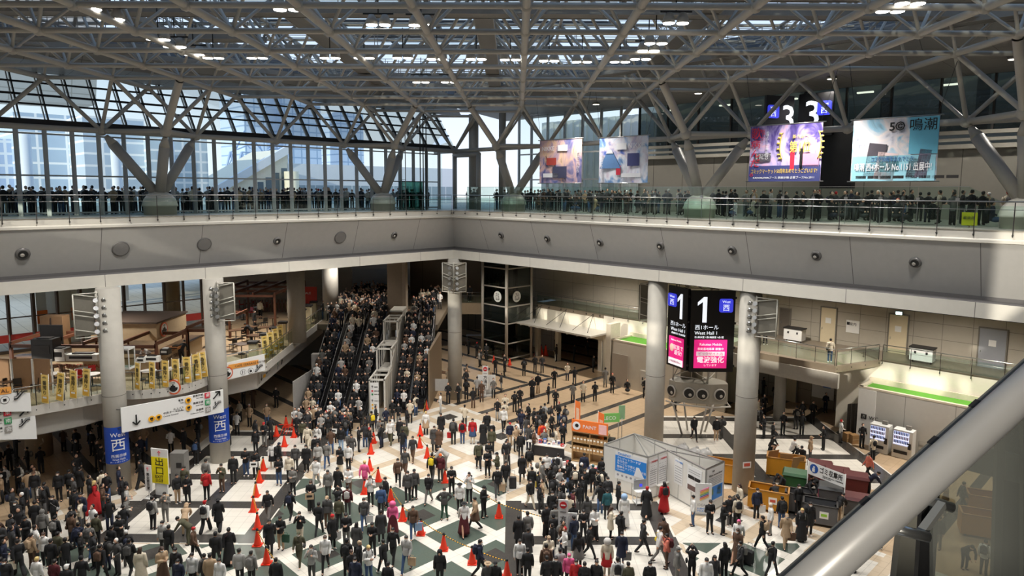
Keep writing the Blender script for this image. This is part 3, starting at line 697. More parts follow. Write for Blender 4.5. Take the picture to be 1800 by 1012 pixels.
b = MB(); b.quad(L(-6, WT, 8.7), L(46, WT, 8.7), L(46, WT-1.6, 8.7), L(-6, WT-1.6, 8.7)); struct(b.build('trim_8', M_black), 'dark top ledge of the balcony wall')
vwall('wall_ledge_left', 3.2, 17.6, -15.75, 0, F2-.1, mat('ledge_white', (222, 216, 200), .6, 0, .05), 'pale ground floor wall under the left part of the balcony')
vwall('wall_ledge_right', 24.6, 46, -15.75, 0, F2-.1, mat('ledge_white', (222, 216, 200)), 'pale ground floor wall under the right part of the balcony')
vwall('wall_recess', 14, 25, -19.6, 0, F2, lined('recess_wall', (150, 140, 122), AX, 1.8, 0, .03, (96, 88, 78), (0, 0, 1), 1.2, 0), 'recessed ground floor wall with doors')
b = MB(); b.quad(L(24.6, -19.6, 0), L(24.6, -15.75, 0), L(24.6, -15.75, F2-.4), L(24.6, -19.6, F2-.4)); struct(b.build('wall_return', mat('recess_side', (170, 162, 146), .6)), 'side of the recess by the pale door')
b = MB()
b.hexa([L(s, t, z) for z in (4.05, 5.05) for s, t in ((17.6, -11.9), (26.2, -11.3), (26.2, -11.6), (17.6, -12.2))]); struct(b.build('trim_9', mat('balcony_front', (168, 164, 156), .5)), 'grey front of the projecting balcony')
railing('balcony_railing', L(-5.4, -15.7, F2), L(17.4, -15.7, F2), 14, 'glass railing of the balcony beside the lift tower', 1.1)
railing('balcony_railing', L(17.7, -12.3, F2), L(25.8, -11.7, F2), 6, 'glass railing round the projecting balcony where a person leans', 1.1)
railing('balcony_railing', L(25.9, -11.75, F2), L(27.3, -15.6, F2), 3, 'short angled return of the glass balcony railing', 1.1)
railing('balcony_railing', L(27.5, -15.7, F2), L(45, -15.7, F2), 10, 'glass railing of the balcony above the vending machines', 1.1)
# doors
M_door = mat('door_cream', (218, 202, 168), .5, 0, .04); M_door2 = mat('door_blue_grey', (150, 152, 156), .5, 0, .04); M_paper = mat('notice_paper', (236, 234, 228), .7, 0, .03)
ndoor = [0]
def door(s, t, z, w_, h_, m, label, notice=None):
    ndoor[0] += 1; k = thing('door_%d' % ndoor[0], L(s, t, z), label, 'door', TH); k['kind'] = 'structure'
    b = MB(); b.box((0, -.04, h_/2), (w_, .08, h_)); b.build('leaf', m, k)
    b = MB(); b.box((-w_/2-.04, -.05, h_/2), (.08, .12, h_)); b.box((w_/2+.04, -.05, h_/2), (.08, .12, h_)); b.box((0, -.05, h_+.04), (w_+.16, .12, .08)); b.build('frame', mat('door_frame', (120, 114, 104), .5), k)
    b = MB(); b.tube((-w_/2+.12, -.12, 1.0), (-w_/2+.12, -.12, 1.18), .02, None, 6); b.build('handle', M_chrome, k)
    if notice: b = MB(); b.box((0, -.09, h_*.64), (.42, .01, .42)); b.build('notice', M_paper, k)
    return k
door(22.6, WT, F2, 1.1, 2.7, M_door, 'cream balcony door with a white notice, lower half in shade', 1)
door(27.5, WT, F2, 1.2, 2.8, M_door, 'cream balcony door with a white notice below a lit exit lamp', 1)
door(33.2, WT, F2, 1.5, 2.6, M_door2, 'blue grey balcony door with a paper sheet', 1)
door(19.2, WT, F2, .8, 2.2, mat('door_dark', (104, 96, 86), .5), 'dark narrow balcony door behind the equipment boxes')
door(24.0, -19.55, 0, 1.3, 2.9, mat('door_pink', (222, 196, 168), .5, 0, .03), 'pale pink ground floor door with a small notice', 1)
door(19.6, -19.55, 0, 1.0, 2.5, M_door, 'pale ground floor door standing in the dark recess')
k = thing('exit_lamp', L(27.5, WT+.1, 8.45), 'small lit exit lamp over the cream balcony door', 'sign', TH); MB().box((0, 0, 0), (.4, .12, .2)).build('lamp_box', mat('exit_glow', (210, 255, 240), .4, 0, 0, emit=4), k); MB().box((0, .02, 0), (.48, .1, .26)).build('lamp_frame', M_dark, k)
k = thing('notice_board', L(24.4, WT+.05, 7.0), 'white square information board between the balcony doors', 'board', TH); MB().box((0, 0, 0), (.95, .05, .95)).build('panel', M_paper, k); text('案内', .26, front(-.25, .1, -.03), M_black, k); MB().box((-.33, -.03, .22), (.2, .02, .22)).build('pictogram', M_black, k)
k = thing('floor_map', L(22.2, -19.5, 1.0), 'white floor map poster with blue hall blocks behind the guard', 'poster', TH)
MB().box((0, 0, 1.0), (1.7, .05, 2.4)).build('panel', M_paper, k); MB().box((.3, -.03, 1.15), (.6, .02, .85)).build('map_area', mat('map_blue', (60, 110, 200), .5, 0, .02), k); text('会場案内図', .16, front(-.7, 1.95, -.03), M_black, k)
MB().box((-.2, -.03, 1.5), (.2, .02, .2)).build('map_mark', mat('map_red', (214, 60, 60), .5), k)
# ground floor pillar under the balcony
b = MB(); c_ = L(21.0, -14.4); b.tube((c_.x, c_.y, 0), (c_.x, c_.y, F2-.4), .42, None, 24); tag(b.build('concrete_pillar', mat('pillar_grey', (160, 156, 148), .6)), 'slim grey pillar under the projecting balcony by the guard', 'column')
# box buildings with artificial turf roofs
M_turf = mat('artificial_turf', (86, 150, 44), .9, 0, .18, 8, bump=.4)
def turf_box(s0, s1, tf, tb, zt, label, wallm):
    k = thing('service_room', L(s0, tf, 0), label, 'room', TH); w_, d_ = s1-s0, tf-tb
    b = MB(); b.box((w_/2, .08, zt/2), (w_, .16, zt)); b.box((.08, d_/2, zt/2), (.16, d_, zt)); b.build('wall', wallm, k)
    b = MB(); b.box((w_/2, .12, zt+.05), (w_+.1, .26, .12)); b.box((.12, d_/2, zt+.05), (.26, d_, .12)); b.box((w_/2, d_-.1, zt+.15), (w_, .2, .4)); b.build('parapet', mat('parapet_beige', (206, 196, 176), .6), k)
    b = MB(); b.box((w_/2, d_/2+.1, zt-.06), (w_-.2, d_-.4, .08)); b.build('turf_roof', M_turf, k); return k
tb1 = turf_box(26.8, 46, -13.6, -15.7, 3.85, 'grey panelled service room with a green turf roof behind the vending machines', lined('panel_grey_a', (186, 184, 178), AX, 2.0, 0, .03, (140, 138, 132)))
tb2 = turf_box(6.4, 17.4, -12.8, -15.7, 4.0, 'grey service room with a green turf roof behind the round column', lined('panel_grey_b', (196, 190, 178), AX, 3.0, 0, .03, (150, 145, 135)))
b = MB(); b.box((.55, -.02, 1.9), (1.1, .05, 3.8)); b.build('corner_panel', M_white, tb1); text('♿ WC', .35, front(.2, 1.8, -.06), M_black, tb1)
b = MB(); b.box((1.0, -.05, 1.45), (1.7, .06, 2.9)); b.build('shutter', mat('taupe_shutter', (160, 150, 138), .5, 0, .04), tb2); b = MB(); b.box((3.6, -.03, 1.3), (.9, .05, 1.2)); b.build('wall_box', mat('wall_box', (205, 202, 194), .5), tb2)
for x_ in (3.4, 3.8): b = MB(); b.box((x_, -.07, 1.2), (.1, .03, .25)); b.build('latch', M_black, tb2)
b = MB(); b.box((-.3, .6, 2.7), (.5, 1.4, 5.4)); b.build('end_post', mat('post_beige', (196, 188, 172), .6), tb2)
# entrance with glass canopy beside the lift tower
k = thing('entrance_canopy', L(-1.2, -15.7, 3.9), 'flat pale canopy with thin stay rods over the hall entrance', 'canopy', TH)
b = MB(); b.box((0, -1.5, 0), (10.6, 3.0, .16)); b.build('roof_panel', mat('canopy_pale', (186, 182, 172), .4), k)
for i in range(9): MB().box((-4.9+i*1.22, -1.5, -.12), (.06, 3.0, .12)).build('rib', M_steel, k)
for x_ in (-3.6, -.2, 3.2):
    for dx in (-.9, .9): MB().tube((x_, .0, 1.5), (x_+dx, -2.0, .08), .025, None, 5).build('stay_rod', M_dark, k)
vwall('wall_entrance', -12, -5.6, -18.6, 0, F2-.4, mbeige, 'beige wall beside the hall entrance by the stacked cones')
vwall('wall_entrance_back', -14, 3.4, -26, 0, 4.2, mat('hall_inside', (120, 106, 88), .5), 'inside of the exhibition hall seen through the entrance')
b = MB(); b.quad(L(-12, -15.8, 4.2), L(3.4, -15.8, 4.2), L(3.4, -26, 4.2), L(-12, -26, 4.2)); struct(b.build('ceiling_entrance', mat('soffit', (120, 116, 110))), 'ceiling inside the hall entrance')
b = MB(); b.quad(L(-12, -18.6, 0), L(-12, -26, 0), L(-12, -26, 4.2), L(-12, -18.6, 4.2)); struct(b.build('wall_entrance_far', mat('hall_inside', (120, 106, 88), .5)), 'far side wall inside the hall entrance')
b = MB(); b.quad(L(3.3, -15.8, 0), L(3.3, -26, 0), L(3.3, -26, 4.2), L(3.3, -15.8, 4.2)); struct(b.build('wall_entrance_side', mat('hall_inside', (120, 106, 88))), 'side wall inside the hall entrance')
b = MB()
b.hexa([L(s, t, z) for z in (3.0, F2-.4) for s, t in ((-5.6, -15.7), (3.2, -15.7), (3.2, -15.9), (-5.6, -15.9))]); struct(b.build('wall_over_entrance', mat('ledge_white', (222, 216, 200))), 'pale wall above the entrance')
b = MB()
for s_ in (-5.4, -2.6, 2.9): b.hexa([L(s_+ds, t, z) for z in (0, 3.0) for ds, t in ((-.2, -15.6), (.2, -15.6), (.2, -16.1), (-.2, -16.1))])
struct(b.build('trim_10', mat('door_jamb', (205, 198, 184), .5)), 'pale jambs of the hall entrance')
# lift tower
lift = thing('lift_tower', L(-7.2, -13.1, 0), 'square glazed lift tower with grey frame and round lift signs', 'lift', TH)
hw = 1.75
for sx, sy in ((-1, -1), (1, -1), (1, 1), (-1, 1)): MB().tube((sx*hw, sy*hw, 0), (sx*hw, sy*hw, 12.0), .16, None, 12).build('corner_post', M_steel, lift)
for z in (.35, 1.9, 3.9, 5.6, 7.5, 9.4, 11.4):
    for a_, c_ in (((-hw, -hw), (hw, -hw)), ((hw, -hw), (hw, hw)), ((hw, hw), (-hw, hw)), ((-hw, hw), (-hw, -hw))): MB().tube((*a_, z), (*c_, z), .075, None, 8).build('ring_beam', M_steel, lift)
for sx, sy, dx, dy in ((0, -1, 1, 0), (1, 0, 0, 1), (-1, 0, 0, 1)):
    b = MB(); b.box((sx*hw, sy*hw, 6), (.02+dx*2*hw, .02+dy*2*hw, 11.6)); b.build('glass_wall', glass('lift_glass', (176, 186, 182), .2), lift)
b = MB(); b.box((0, .6, 6), (1.6, .3, 12)); b.build('shaft_core', mat('lift_core', (60, 60, 60), .5), lift)
for i in range(5): MB().beam((-1.2+i*.6, .3, 0), (-1.2+i*.6, .3, 12), .06, .06).build('guide_rail', M_dark, lift)
b = MB(); b.box((0, -.3, 5.2), (2.2, 1.6, 2.4)); b.build('lift_car', mat('lift_car', (120, 122, 122), .4), lift)
def lift_sign(M):
    o = MB().tube((0, 0, 0), (0, 0, .03), .55, None, 28).build('lift_sign', mat('sign_pale', (222, 224, 220), .5, 0, .02), lift); o.matrix_local = M
    b = MB(); b.box((0, -.12, .04), (.46, .42, .02)); b.build('lift_icon', M_black, o); b = MB(); b.box((0, -.12, .05), (.38, .34, .02)); b.build('icon_inner', M_white, o)
    text('↑↓', .32, Matrix.Translation((-.24, .14, .04)), M_black, o); text('♟♟', .22, Matrix.Translation((-.16, -.26, .07)), M_black, o)
lift_sign(face_mtx((.5, -hw-.04, 6.55), (1, 0, 0), (0, 0, 1))); lift_sign(face_mtx((hw+.04, -.4, 6.55), (0, 1, 0), (0, 0, 1)))
# lockers / back rooms behind the lift and below the walkway
def ywall(name, x0, x1, y, z0, z1, m, label):
    b = MB(); b.quad((x0, y, z0), (x1, y, z0), (x1, y, z1), (x0, y, z1)); return struct(b.build(name, m), label)
ywall('wall_back_upper', -16, 2, 78, F2, 11.6, lined('back_wall', (150, 134, 114), (1, 0, 0), 3.4, 0, .05, (96, 84, 70)), 'brown panelled wall behind the second floor walkway')
ywall('wall_back_lower', -14, 4, 84, 0, F2, lined('locker_wall', (124, 114, 100), (1, 0, 0), .9, 0, .06, (70, 64, 56)), 'rows of grey lockers under the walkway')
b = MB(); b.hexa([(x, y, z) for z in (4.35, F2) for x, y in ((-6.6, 70.4), (-1.0, 70.4), (-1.0, 78), (-6.6, 78))]); struct(b.build('floor_walkway', mat('walkway_edge', (138, 122, 100), .5)), 'second floor walkway leading to the lift')
railing('walkway_railing', Vector((-6.5, 70.5, F2)), Vector((-2.8, 70.5, F2)), 4, 'glass railing of the walkway beside the lift tower', 1.1)
# ================================================================== LEFT: cafe terrace on the second floor
def poly_struct(name, pts, z, th, m, label):
    b = MB(); b.prism([L(s, t, z) for s, t in pts], (0, 0, -th)); return struct(b.build(name, m, fix=True), label)
bul = [(-.3+1.25*math.sin(math.pi*q_/12)**.8, 24.3-4.9*q_/12) for q_ in range(13)]
edge = [(-.4, 46), (-.3, 24.4)] + bul[1:-1] + [(-.3, 19.2), (-.6, 15.6), (-14.4, 3.0)]
M_cafe_floor = lined('cafe_floor', (186, 160, 126), AX, .9, 0, .02, (140, 118, 92), BX, .9)
poly_struct('floor_cafe', edge + [(-18, 0), (-24, 4), (-16, 12), (-15.4, 46)], F2, .5, M_cafe_floor, 'tan tiled floor of the cafe terrace')
b = MB()
for (s0, t0), (s1, t1) in zip(edge, edge[1:]): p_, q_ = L(s0, t0, 5.27), L(s1, t1, 5.27); b.beam(p_, q_, .06, .52)
struct(b.build('trim_11', mat('terrace_edge', (196, 192, 184), .5, 0, .04)), 'pale lip of the cafe terrace')
# deep edge below the terrace
base_edge = [(-1.0, 46), (-1.0, 26.2), (-1.3, 25.4), (-1.3, 18.2), (-1.4, 15.9), (-15.0, 3.4)]
b = MB()
for (s0, t0), (s1, t1) in zip(base_edge, base_edge[1:]): b.quad(L(s0, t0, 3.7), L(s1, t1, 3.7), L(s1, t1, F2-.4), L(s0, t0, F2-.4))
b.prism([L(s, t, 3.7) for s, t in base_edge+[(-24, 8), (-18, 46)]], (0, 0, .05))
struct(b.build('wall_terrace_edge', mat('terrace_edge', (196, 192, 184), .5, 0, .04)), 'deep pale edge below the cafe terrace')
def poly_rail(pts, label, n=3, h=1.1):
    k = thing('terrace_railing', L(*pts[0], F2), label, 'railing')
    o = L(*pts[0], F2); Z = Vector((0, 0, 1)); up = [L(s, t, F2)-o for s, t in pts]
    MB().path([p+Z*h for p in up], .03, 8).build('handrail', M_chrome, k)
    for a_, c_ in zip(up, up[1:]):
        m_ = max(1, int((c_-a_).length/1.25))
        for q_ in range(m_):
            p, q2 = a_+(c_-a_)*(q_/m_), a_+(c_-a_)*((q_+1)/m_)
            b = MB(); b.beam(p-Z*.3, p+Z*h, .05, .02); b.tube(p+Z*-.2+Vector((0, -.06, 0)), p+Z*-.2+Vector((0, .06, 0)), .035, None, 6); b.build('post', M_dark, k)
            sd = (q2-p).normalized().cross(Z); b = MB(); b.boxe((p+q2)/2+Z*.52, (q2-p)*.48, sd*.006, Z*.45); b.build('glass_pane', M_glass, k)
    return k
poly_rail([(-.4, 40), (-.3, 24.6)], 'glass terrace railing hung with four yellow flags, beyond the first blue column')
poly_rail([(-.3, 24.4)]+bul[1:-1]+[(-.3, 19.4)], 'curved terrace railing hung with yellow flags between the two blue columns')
poly_rail([(-.3, 19.0), (-.6, 15.6), (-14.2, 3.2)], 'long terrace railing running back towards the escalators')
# cafe facade and inner columns
k = thing('window_5', L(-15.6, 30, F2), 'cafe window wall with dark mullions and a red band', 'window', TH); k['kind'] = 'structure'
def kl(s, t, z): return loc(L(s, t, z), k)
FT0, FT1 = 12.6, 46
for i in range(23):
    t = FT0+i*1.46; b = MB(); b.beam(kl(-15.6, t, F2), kl(-15.6, t, 11.6), .14, .3 if i % 2 else .22, up=AX); b.build('mullion', mat('mullion_brown', (70, 60, 52), .5), k)
b = MB(); b.beam(kl(-15.62, FT0, 6.55), kl(-15.62, FT1, 6.55), .16, .55); b.build('red_band', mat('cafe_red', (150, 40, 34), .5), k)
b = MB(); b.beam(kl(-15.6, FT0, 8.0), kl(-15.6, FT1, 8.0), .08, .08); b.beam(kl(-15.6, FT0, 5.6), kl(-15.6, FT1, 5.6), .2, .25); b.build('transom', mat('mullion_brown', (70, 60, 52)), k)
b = MB(); b.quad(kl(-15.7, FT0, F2), kl(-15.7, FT1, F2), kl(-15.7, FT1, 11.6), kl(-15.7, FT0, 11.6)); b.build('window_glass', M_glass, k)
for px, py, r_, m_, lb in ((305, 575, .62, mat('cafe_pillar', (150, 128, 104), .6), 'thick tan pillar by the cafe windows'), (523, 600, .66, mat('cafe_pillar_grey', (142, 134, 122), .6), 'thick grey pillar in the cafe seating area'), (582, 560, .7, mat('cafe_pillar_pale', (176, 172, 164), .6), 'pale round pillar at the head of the terrace railing')):
    p = at_z(px, py, F2); b = MB(); b.tube((p.x, p.y, F2), (p.x, p.y, 11.6), r_, None, 26); tag(b.build('concrete_pillar', m_), lb, 'column')
# outside bright hall wall and advert seen through the cafe windows
b = MB(); b.boxe(at_s(520, 520, -24)+Vector((0, 0, 0)), AX*.3, BX*9, Vector((0, 0, 3.5))); struct(b.build('wall_outdoor', mat('outdoor_white', (232, 230, 224), .6)), 'bright outdoor wall beyond the cafe')
p = at_s(103, 570, -20); b = MB(); b.tube((p.x, p.y, 5.4), (p.x, p.y, 14), 1.0, None, 18); tag(b.build('outdoor_pillar', EXT), 'thick white round pillar on the plaza outside the cafe', 'column')
kk = thing('hoarding', at_s(122, 565, -19.5), 'orange and white hoarding with lettering on the plaza outside the cafe', 'hoarding', TH+R(90))
b = MB(); b.box((0, 0, 1.0), (4.2, .1, 5)); b.build('board', EXT, kk); b = MB(); b.box((0, -.08, .6), (4.2, .05, 1.0)); b.build('orange_band', mat('hoarding_orange', (240, 120, 50), .5, 0, .03), kk)
# counter
M_counter = mat('counter_beige', (176, 156, 124), .5, 0, .05); M_top = mat('counter_top', (120, 92, 66), .35)
kk = thing('cafe_counter', (-22.3, 42.2, F2), 'long beige cafe counter with dark lettering on its front', 'counter')
b = MB(); b.box((-4.4, .3, .5), (8.8, .7, 1.0)); b.box((-.35, 3.4, .5), (.7, 6.4, 1.0)); b.build('front_panel', M_counter, kk)
b = MB(); b.box((-4.4, .3, 1.04), (9.0, .95, .09)); b.box((-.35, 3.4, 1.04), (.95, 6.6, .09)); b.build('worktop', M_top, kk)
text('CAFÉ TERRACE', .34, face_mtx((.02, 1.4, .45), (0, 1, 0), (0, 0, 1)), mat('brown_print', (84, 56, 40), .6), kk); text('CAFÉ TERRACE ROYAL', .34, front(-6.8, .4, -.07), mat('red_print', (160, 50, 44), .6), kk)
kk = thing('kitchen_bulkhead', (-25.9, 47.4, 6.95), 'beige boxed kitchen canopy with a round emblem above the cafe counter', 'canopy')
b = MB(); b.box((0, 0, .58), (4.4, 4.2, 1.16)); b.build('casing', mat('bulkhead_beige', (178, 158, 128), .6), kk); b = MB(); b.box((0, 0, 1.2), (4.6, 4.4, .1)); b.build('roof_sheet', mat('bulkhead_roof', (64, 50, 40), .7), kk)
def emblem(par, M, r_):
    o = MB().tube((0, 0, 0), (0, 0, .03), r_, None, 30).build('emblem', mat('emblem_orange', (206, 92, 54), .5, 0, .03), par); o.matrix_local = M
    MB().tube((0, 0, .03), (0, 0, .04), r_*.8, None, 28).build('emblem_ring', M_white, o); b = MB()
    b.prism([(r_*.62*math.cos(a), r_*.62*math.sin(a), .045) for a in [R(180+q_*18) for q_ in range(11)]], (0, 0, .012)); b.box((0, r_*.1, .05), (r_*.6, r_*.22, .012)); b.box((0, r_*.3, .05), (r_*.2, r_*.2, .012)); b.build('emblem_mark', M_black, o)
    text('CAFE', r_*.26, Matrix.Translation((-r_*.3, r_*.52, .05)), M_black, o)
emblem(kk, face_mtx((2.22, -1.2, .58), (0, 1, 0), (0, 0, 1)), .5)
for x_, y_ in ((-2, -1.9), (2, -1.9), (2, 1.9), (-2, 1.9)): MB().tube((x_, y_, 0), (x_, y_, -1.45), .07, None, 8).build('support_post', M_wood, kk)
# brown pergola beams over the counter and the seating
def pergola(name, x0, x1, y0, y1, z, nx, ny, label, legs=True):
    k = thing(name, (x0, y0, F2), label, 'pergola'); h_ = z-F2; w_, d_ = x1-x0, y1-y0
    for q_ in range(nx+1): MB().beam((w_*q_/nx, 0, h_), (w_*q_/nx, d_, h_), .14, .2).build('rafter', M_wood, k)
    for q_ in range(ny+1): MB().beam((0, d_*q_/ny, h_-.18), (w_, d_*q_/ny, h_-.18), .16, .2).build('beam', M_wood, k)
    if legs:
        for x_ in (0, w_):
            for y_ in (0, d_): MB().beam((x_, y_, 0), (x_, y_, h_), .16, .16).build('post', M_wood, k)
    return k
pergola('pergola', -31, -22.0, 41.9, 46, 7.5, 4, 1, 'brown timber pergola over the cafe counter')
pergola('pergola', -22.0, -20.6, 46, 53, 7.7, 1, 3, 'brown timber pergola beside the kitchen canopy')
pergola('pergola', -25.5, -20, 57.5, 66, 8.3, 3, 3, 'brown timber pergola over the red chairs at the back of the cafe')
kk = thing('display_case', at_z(212, 655, F2+1.1)+Vector((-.3, 1, 0)), 'white display case on the cafe counter beside the first blue column', 'display case')
b = MB(); b.box((0, 0, .05), (.9, .7, .1)); b.box((0, 0, 1.2), (.9, .7, .1))
for x_ in (-.42, .42):
    for y_ in (-.32, .32): b.box((x_, y_, .6), (.05, .05, 1.1))
b.build('case_frame', M_white, kk); MB().box((0, 0, .62), (.8, .6, 1.0)).build('case_glass', M_glass, kk)
for nm, px, py, w_, d_, h_, m_, lb in (
    ('coffee_machine', 100, 634, 1.1, .7, .75, M_chrome, 'steel coffee machine on the cafe counter under the pergola'),
    ('fridge_cabinet', 78, 634, 1.3, .8, 1.35, M_black, 'black cabinet at the end of the cafe counter'),
    ('counter_cloth', 143, 634, 2.0, .6, .4, M_white, 'white cloth covered tray on the cafe counter'),
    ('menu_stand', 264, 637, .9, .3, .35, M_paper, 'white menu stand on the corner of the cafe counter'),
    ('cup_stack', 246, 638, .5, .4, .3, M_white, 'stack of white cups on the cafe counter'),
    ('till', 300, 622, .5, .5, .35, M_dark, 'dark till on the receding arm of the cafe counter'),
    ('serving_tray', 318, 612, .6, .7, .15, mat('tray_copper', (190, 130, 80), .4), 'copper coloured serving tray lit on the cafe counter')):
    p = at_z(px, py, F2+1.09); p.y += .25 if py > 630 else 0
    if py < 630: p.x -= .3
    k2 = thing(nm, p, lb, 'cafe equipment'); b = MB(); b.box((0, 0, h_/2), (w_, d_, h_)); b.build('body', m_, k2); b = MB(); b.box((0, -d_/2-.01, h_*.55), (w_*.7, .02, h_*.4)); b.box((0, 0, h_+.03), (w_*.6, d_*.6, .06)); b.build('panel', M_dark if m_ is not M_dark else M_white, k2)
# folding screens, black board
def screen_fold(px, py, n, w_, h_, m, label, rz=0):
    k = thing('folding_screen', at_z(px, py, F2), label, 'screen', rz)
    for q_ in range(n):
        b = MB(); b.box((q_*w_, .06*(q_ % 2), h_/2+.1), (w_*.86, .05, h_*.92), R(8 if q_ % 2 else -8)); b.build('panel', m, k)
        b = MB(); b.box((q_*w_-w_*.47, .06*(q_ % 2), h_/2), (.08, .07, h_)); b.box((q_*w_+w_*.47, .06*(q_ % 2), h_/2), (.06, .07, h_)); b.build('frame', M_white, k)
screen_fold(6, 690, 3, 1.15, 1.95, mat('screen_wood', (150, 116, 82), .6), 'wooden folding screen with white frame behind the cafe sign')
k2 = thing('notice_screen', at_z(47, 668, F2)+Vector((0, 2.5, 0)), 'tall black covered board standing in front of the cafe windows', 'board'); MB().box((0, 0, 1.6), (1.4, .12, 2.6)).build('board', M_black, k2); b = MB(); b.beam((-.5, -.3, 0), (-.4, 0, .5), .05, .05); b.beam((.5, -.3, 0), (.4, 0, .5), .05, .05); b.build('foot', M_dark, k2)
k2 = thing('cupboard', at_z(75, 640, F2)+Vector((0, 1.5, 0)), 'plain brown cupboard standing beside the cafe windows', 'cupboard'); MB().box((0, 0, 1.5), (1.5, .8, 3.0)).build('body', mat('cupboard_brown', (118, 92, 66), .6), k2); MB().box((0, -.42, 1.5), (.04, .03, 2.8)).build('door_gap', M_dark, k2)
# tables and chairs
def table_mesh():
    b = MB(); b.lathe([(.45, .70), (.46, .73), (.45, .74)], (0, 0, 0), 22); return b
def make_table(top, m, label):
    k = thing('cafe_table', (0, 0, 0), label, 'table', 0, 'cafe tables on the terrace'); 
    if top == 'round': b = MB(); b.lathe([(.43, .70), (.46, .72), (.45, .74)], (0, 0, 0), 22)
    else: b = MB(); b.box((0, 0, .72), (1.1, .75, .05))
    b.build('table_top', m, k); b = MB(); b.tube((0, 0, .03), (0, 0, .70), .035, None, 8); b.build('pedestal', M_dark, k); b = MB(); b.lathe([(.26, 0), (.24, .03), (.05, .05)], (0, 0, 0), 14); b.build('foot', M_dark, k); return k
def make_chair(m, label):
    k = thing('cafe_chair', (0, 0, 0), label, 'chair', 0, 'cafe chairs on the terrace')
    MB().box((0, 0, .45), (.42, .42, .05)).build('seat', m, k); b = MB(); b.box((0, .2, .72), (.40, .04, .34), 0, 0, R(-8)); b.build('backrest', m, k)
    for sx in (-.18, .18):
        for sy in (-.18, .2): MB().tube((sx, sy, 0), (sx*.95, sy*.95, .45 if sy < 0 else .78), .014, None, 6).build('leg', M_dark, k)
    return k
M_tw = mat('table_white', (224, 220, 212), .4, 0, .03); M_tb = mat('table_brown', (104, 78, 58), .4); M_red = mat('chair_red', (186, 34, 30), .5); M_bk = mat('chair_black', (34, 30, 28), .5)
T_ = {'w': make_table('round', M_tw, ''), 'b': make_table('square', M_tb, '')}; Ch = {'r': make_chair(M_red, ''), 'k': make_chair(M_bk, ''), 'n': make_chair(mat('chair_brown', (92, 62, 46), .5), '')}
used = set()
def put(src, px, py, rz, label, z=F2):
    o = src if id(src) not in used else copy_tree(src); used.add(id(src)); o.location = at_z(px, py, z); o.rotation_euler.z = rz; o['label'] = label; return o
for q_, (px, py, kd, lb) in enumerate(((148, 668, 'w', 'round white cafe table behind the last of the four flags'), (163, 678, 'w', 'round white cafe table next to the first blue column'), (90, 678, 'w', 'round white cafe table behind the second flag'), (95, 664, 'b', 'brown cafe table in front of the counter'), (20, 690, 'b', 'dark cafe table in front of the folding screen'), (300, 668, 'w', 'round white cafe table behind the curved railing'), (262, 672, 'w', 'round white cafe table behind the curved railing near its start'),
    (425, 622, 'b', 'brown cafe table nearest the terrace corner'), (448, 606, 'b', 'brown cafe table second from the terrace corner'), (440, 590, 'b', 'brown cafe table where a person bends over papers'), (470, 590, 'b', 'brown cafe table beside the white planter posts'), (415, 596, 'b', 'brown cafe table beside the second blue column'), (450, 572, 'b', 'brown cafe table in the middle of the seating area'), (428, 562, 'w', 'white cafe table among the red chairs'), (455, 553, 'w', 'white cafe table by the picket fence'), (480, 572, 'b', 'brown cafe table beside the thick grey pillar'), (412, 548, 'w', 'white cafe table at the back among the red chairs'))):
    put(T_[kd], px, py, R(20*q_), lb)
cl = {'r': 'red', 'k': 'black', 'n': 'brown'}
for q_, (px, py, kd, lb) in enumerate(((136, 676, 'r', 'behind the third flag'), (165, 668, 'r', 'at the white table by the first blue column'), (80, 664, 'n', 'at the brown table, end towards the screen'), (114, 664, 'n', 'at the brown table, end towards the counter lettering'), (34, 690, 'k', 'in front of the folding screen, nearer the flags'), (8, 690, 'k', 'in front of the folding screen, nearer the edge'), (62, 690, 'k', 'close to the first of the four flags'), (180, 690, 'k', 'between the first blue column and the last flag'), (110, 688, 'k', 'right behind the second and third flags'), (248, 680, 'k', 'behind the curved railing, first in line'), (282, 676, 'k', 'behind the curved railing, middle'), (322, 668, 'k', 'behind the curved railing, last in line'),
    (410, 616, 'k', 'beside the second blue column'), (438, 630, 'k', 'nearest the terrace corner'), (462, 612, 'k', 'second along from the terrace corner'), (430, 600, 'k', 'behind the corner tables'), (455, 594, 'k', 'beside the bending person'), (486, 590, 'k', 'near the white planter posts'), (402, 580, 'k', 'behind the second blue column'), (465, 576, 'k', 'in the middle of the seating'), (418, 560, 'r', 'under the pergola, nearest'), (440, 557, 'r', 'under the pergola, second'), (405, 555, 'r', 'under the pergola beside the light cage'), (448, 545, 'r', 'under the pergola near the fence'), (425, 543, 'r', 'under the pergola at the back'), (405, 540, 'r', 'under the pergola at the very back'), (466, 547, 'r', 'next to the picket fence'))):
    put(Ch[kd], px, py, R(50*q_), '%s cafe chair %s' % (cl[kd], lb))
kk = thing('picket_fence', at_z(445, 552, F2)+Vector((0, 1.2, 0)), 'dark brown picket fence behind the red cafe chairs', 'fence')
for q_ in range(14): MB().box((q_*.32-1.2, 0, .6), (.18, .04, 1.2)).build('picket', M_wood, kk)
MB().box((.9, .04, .8), (4.6, .05, .1)).build('fence_rail', M_wood, kk)
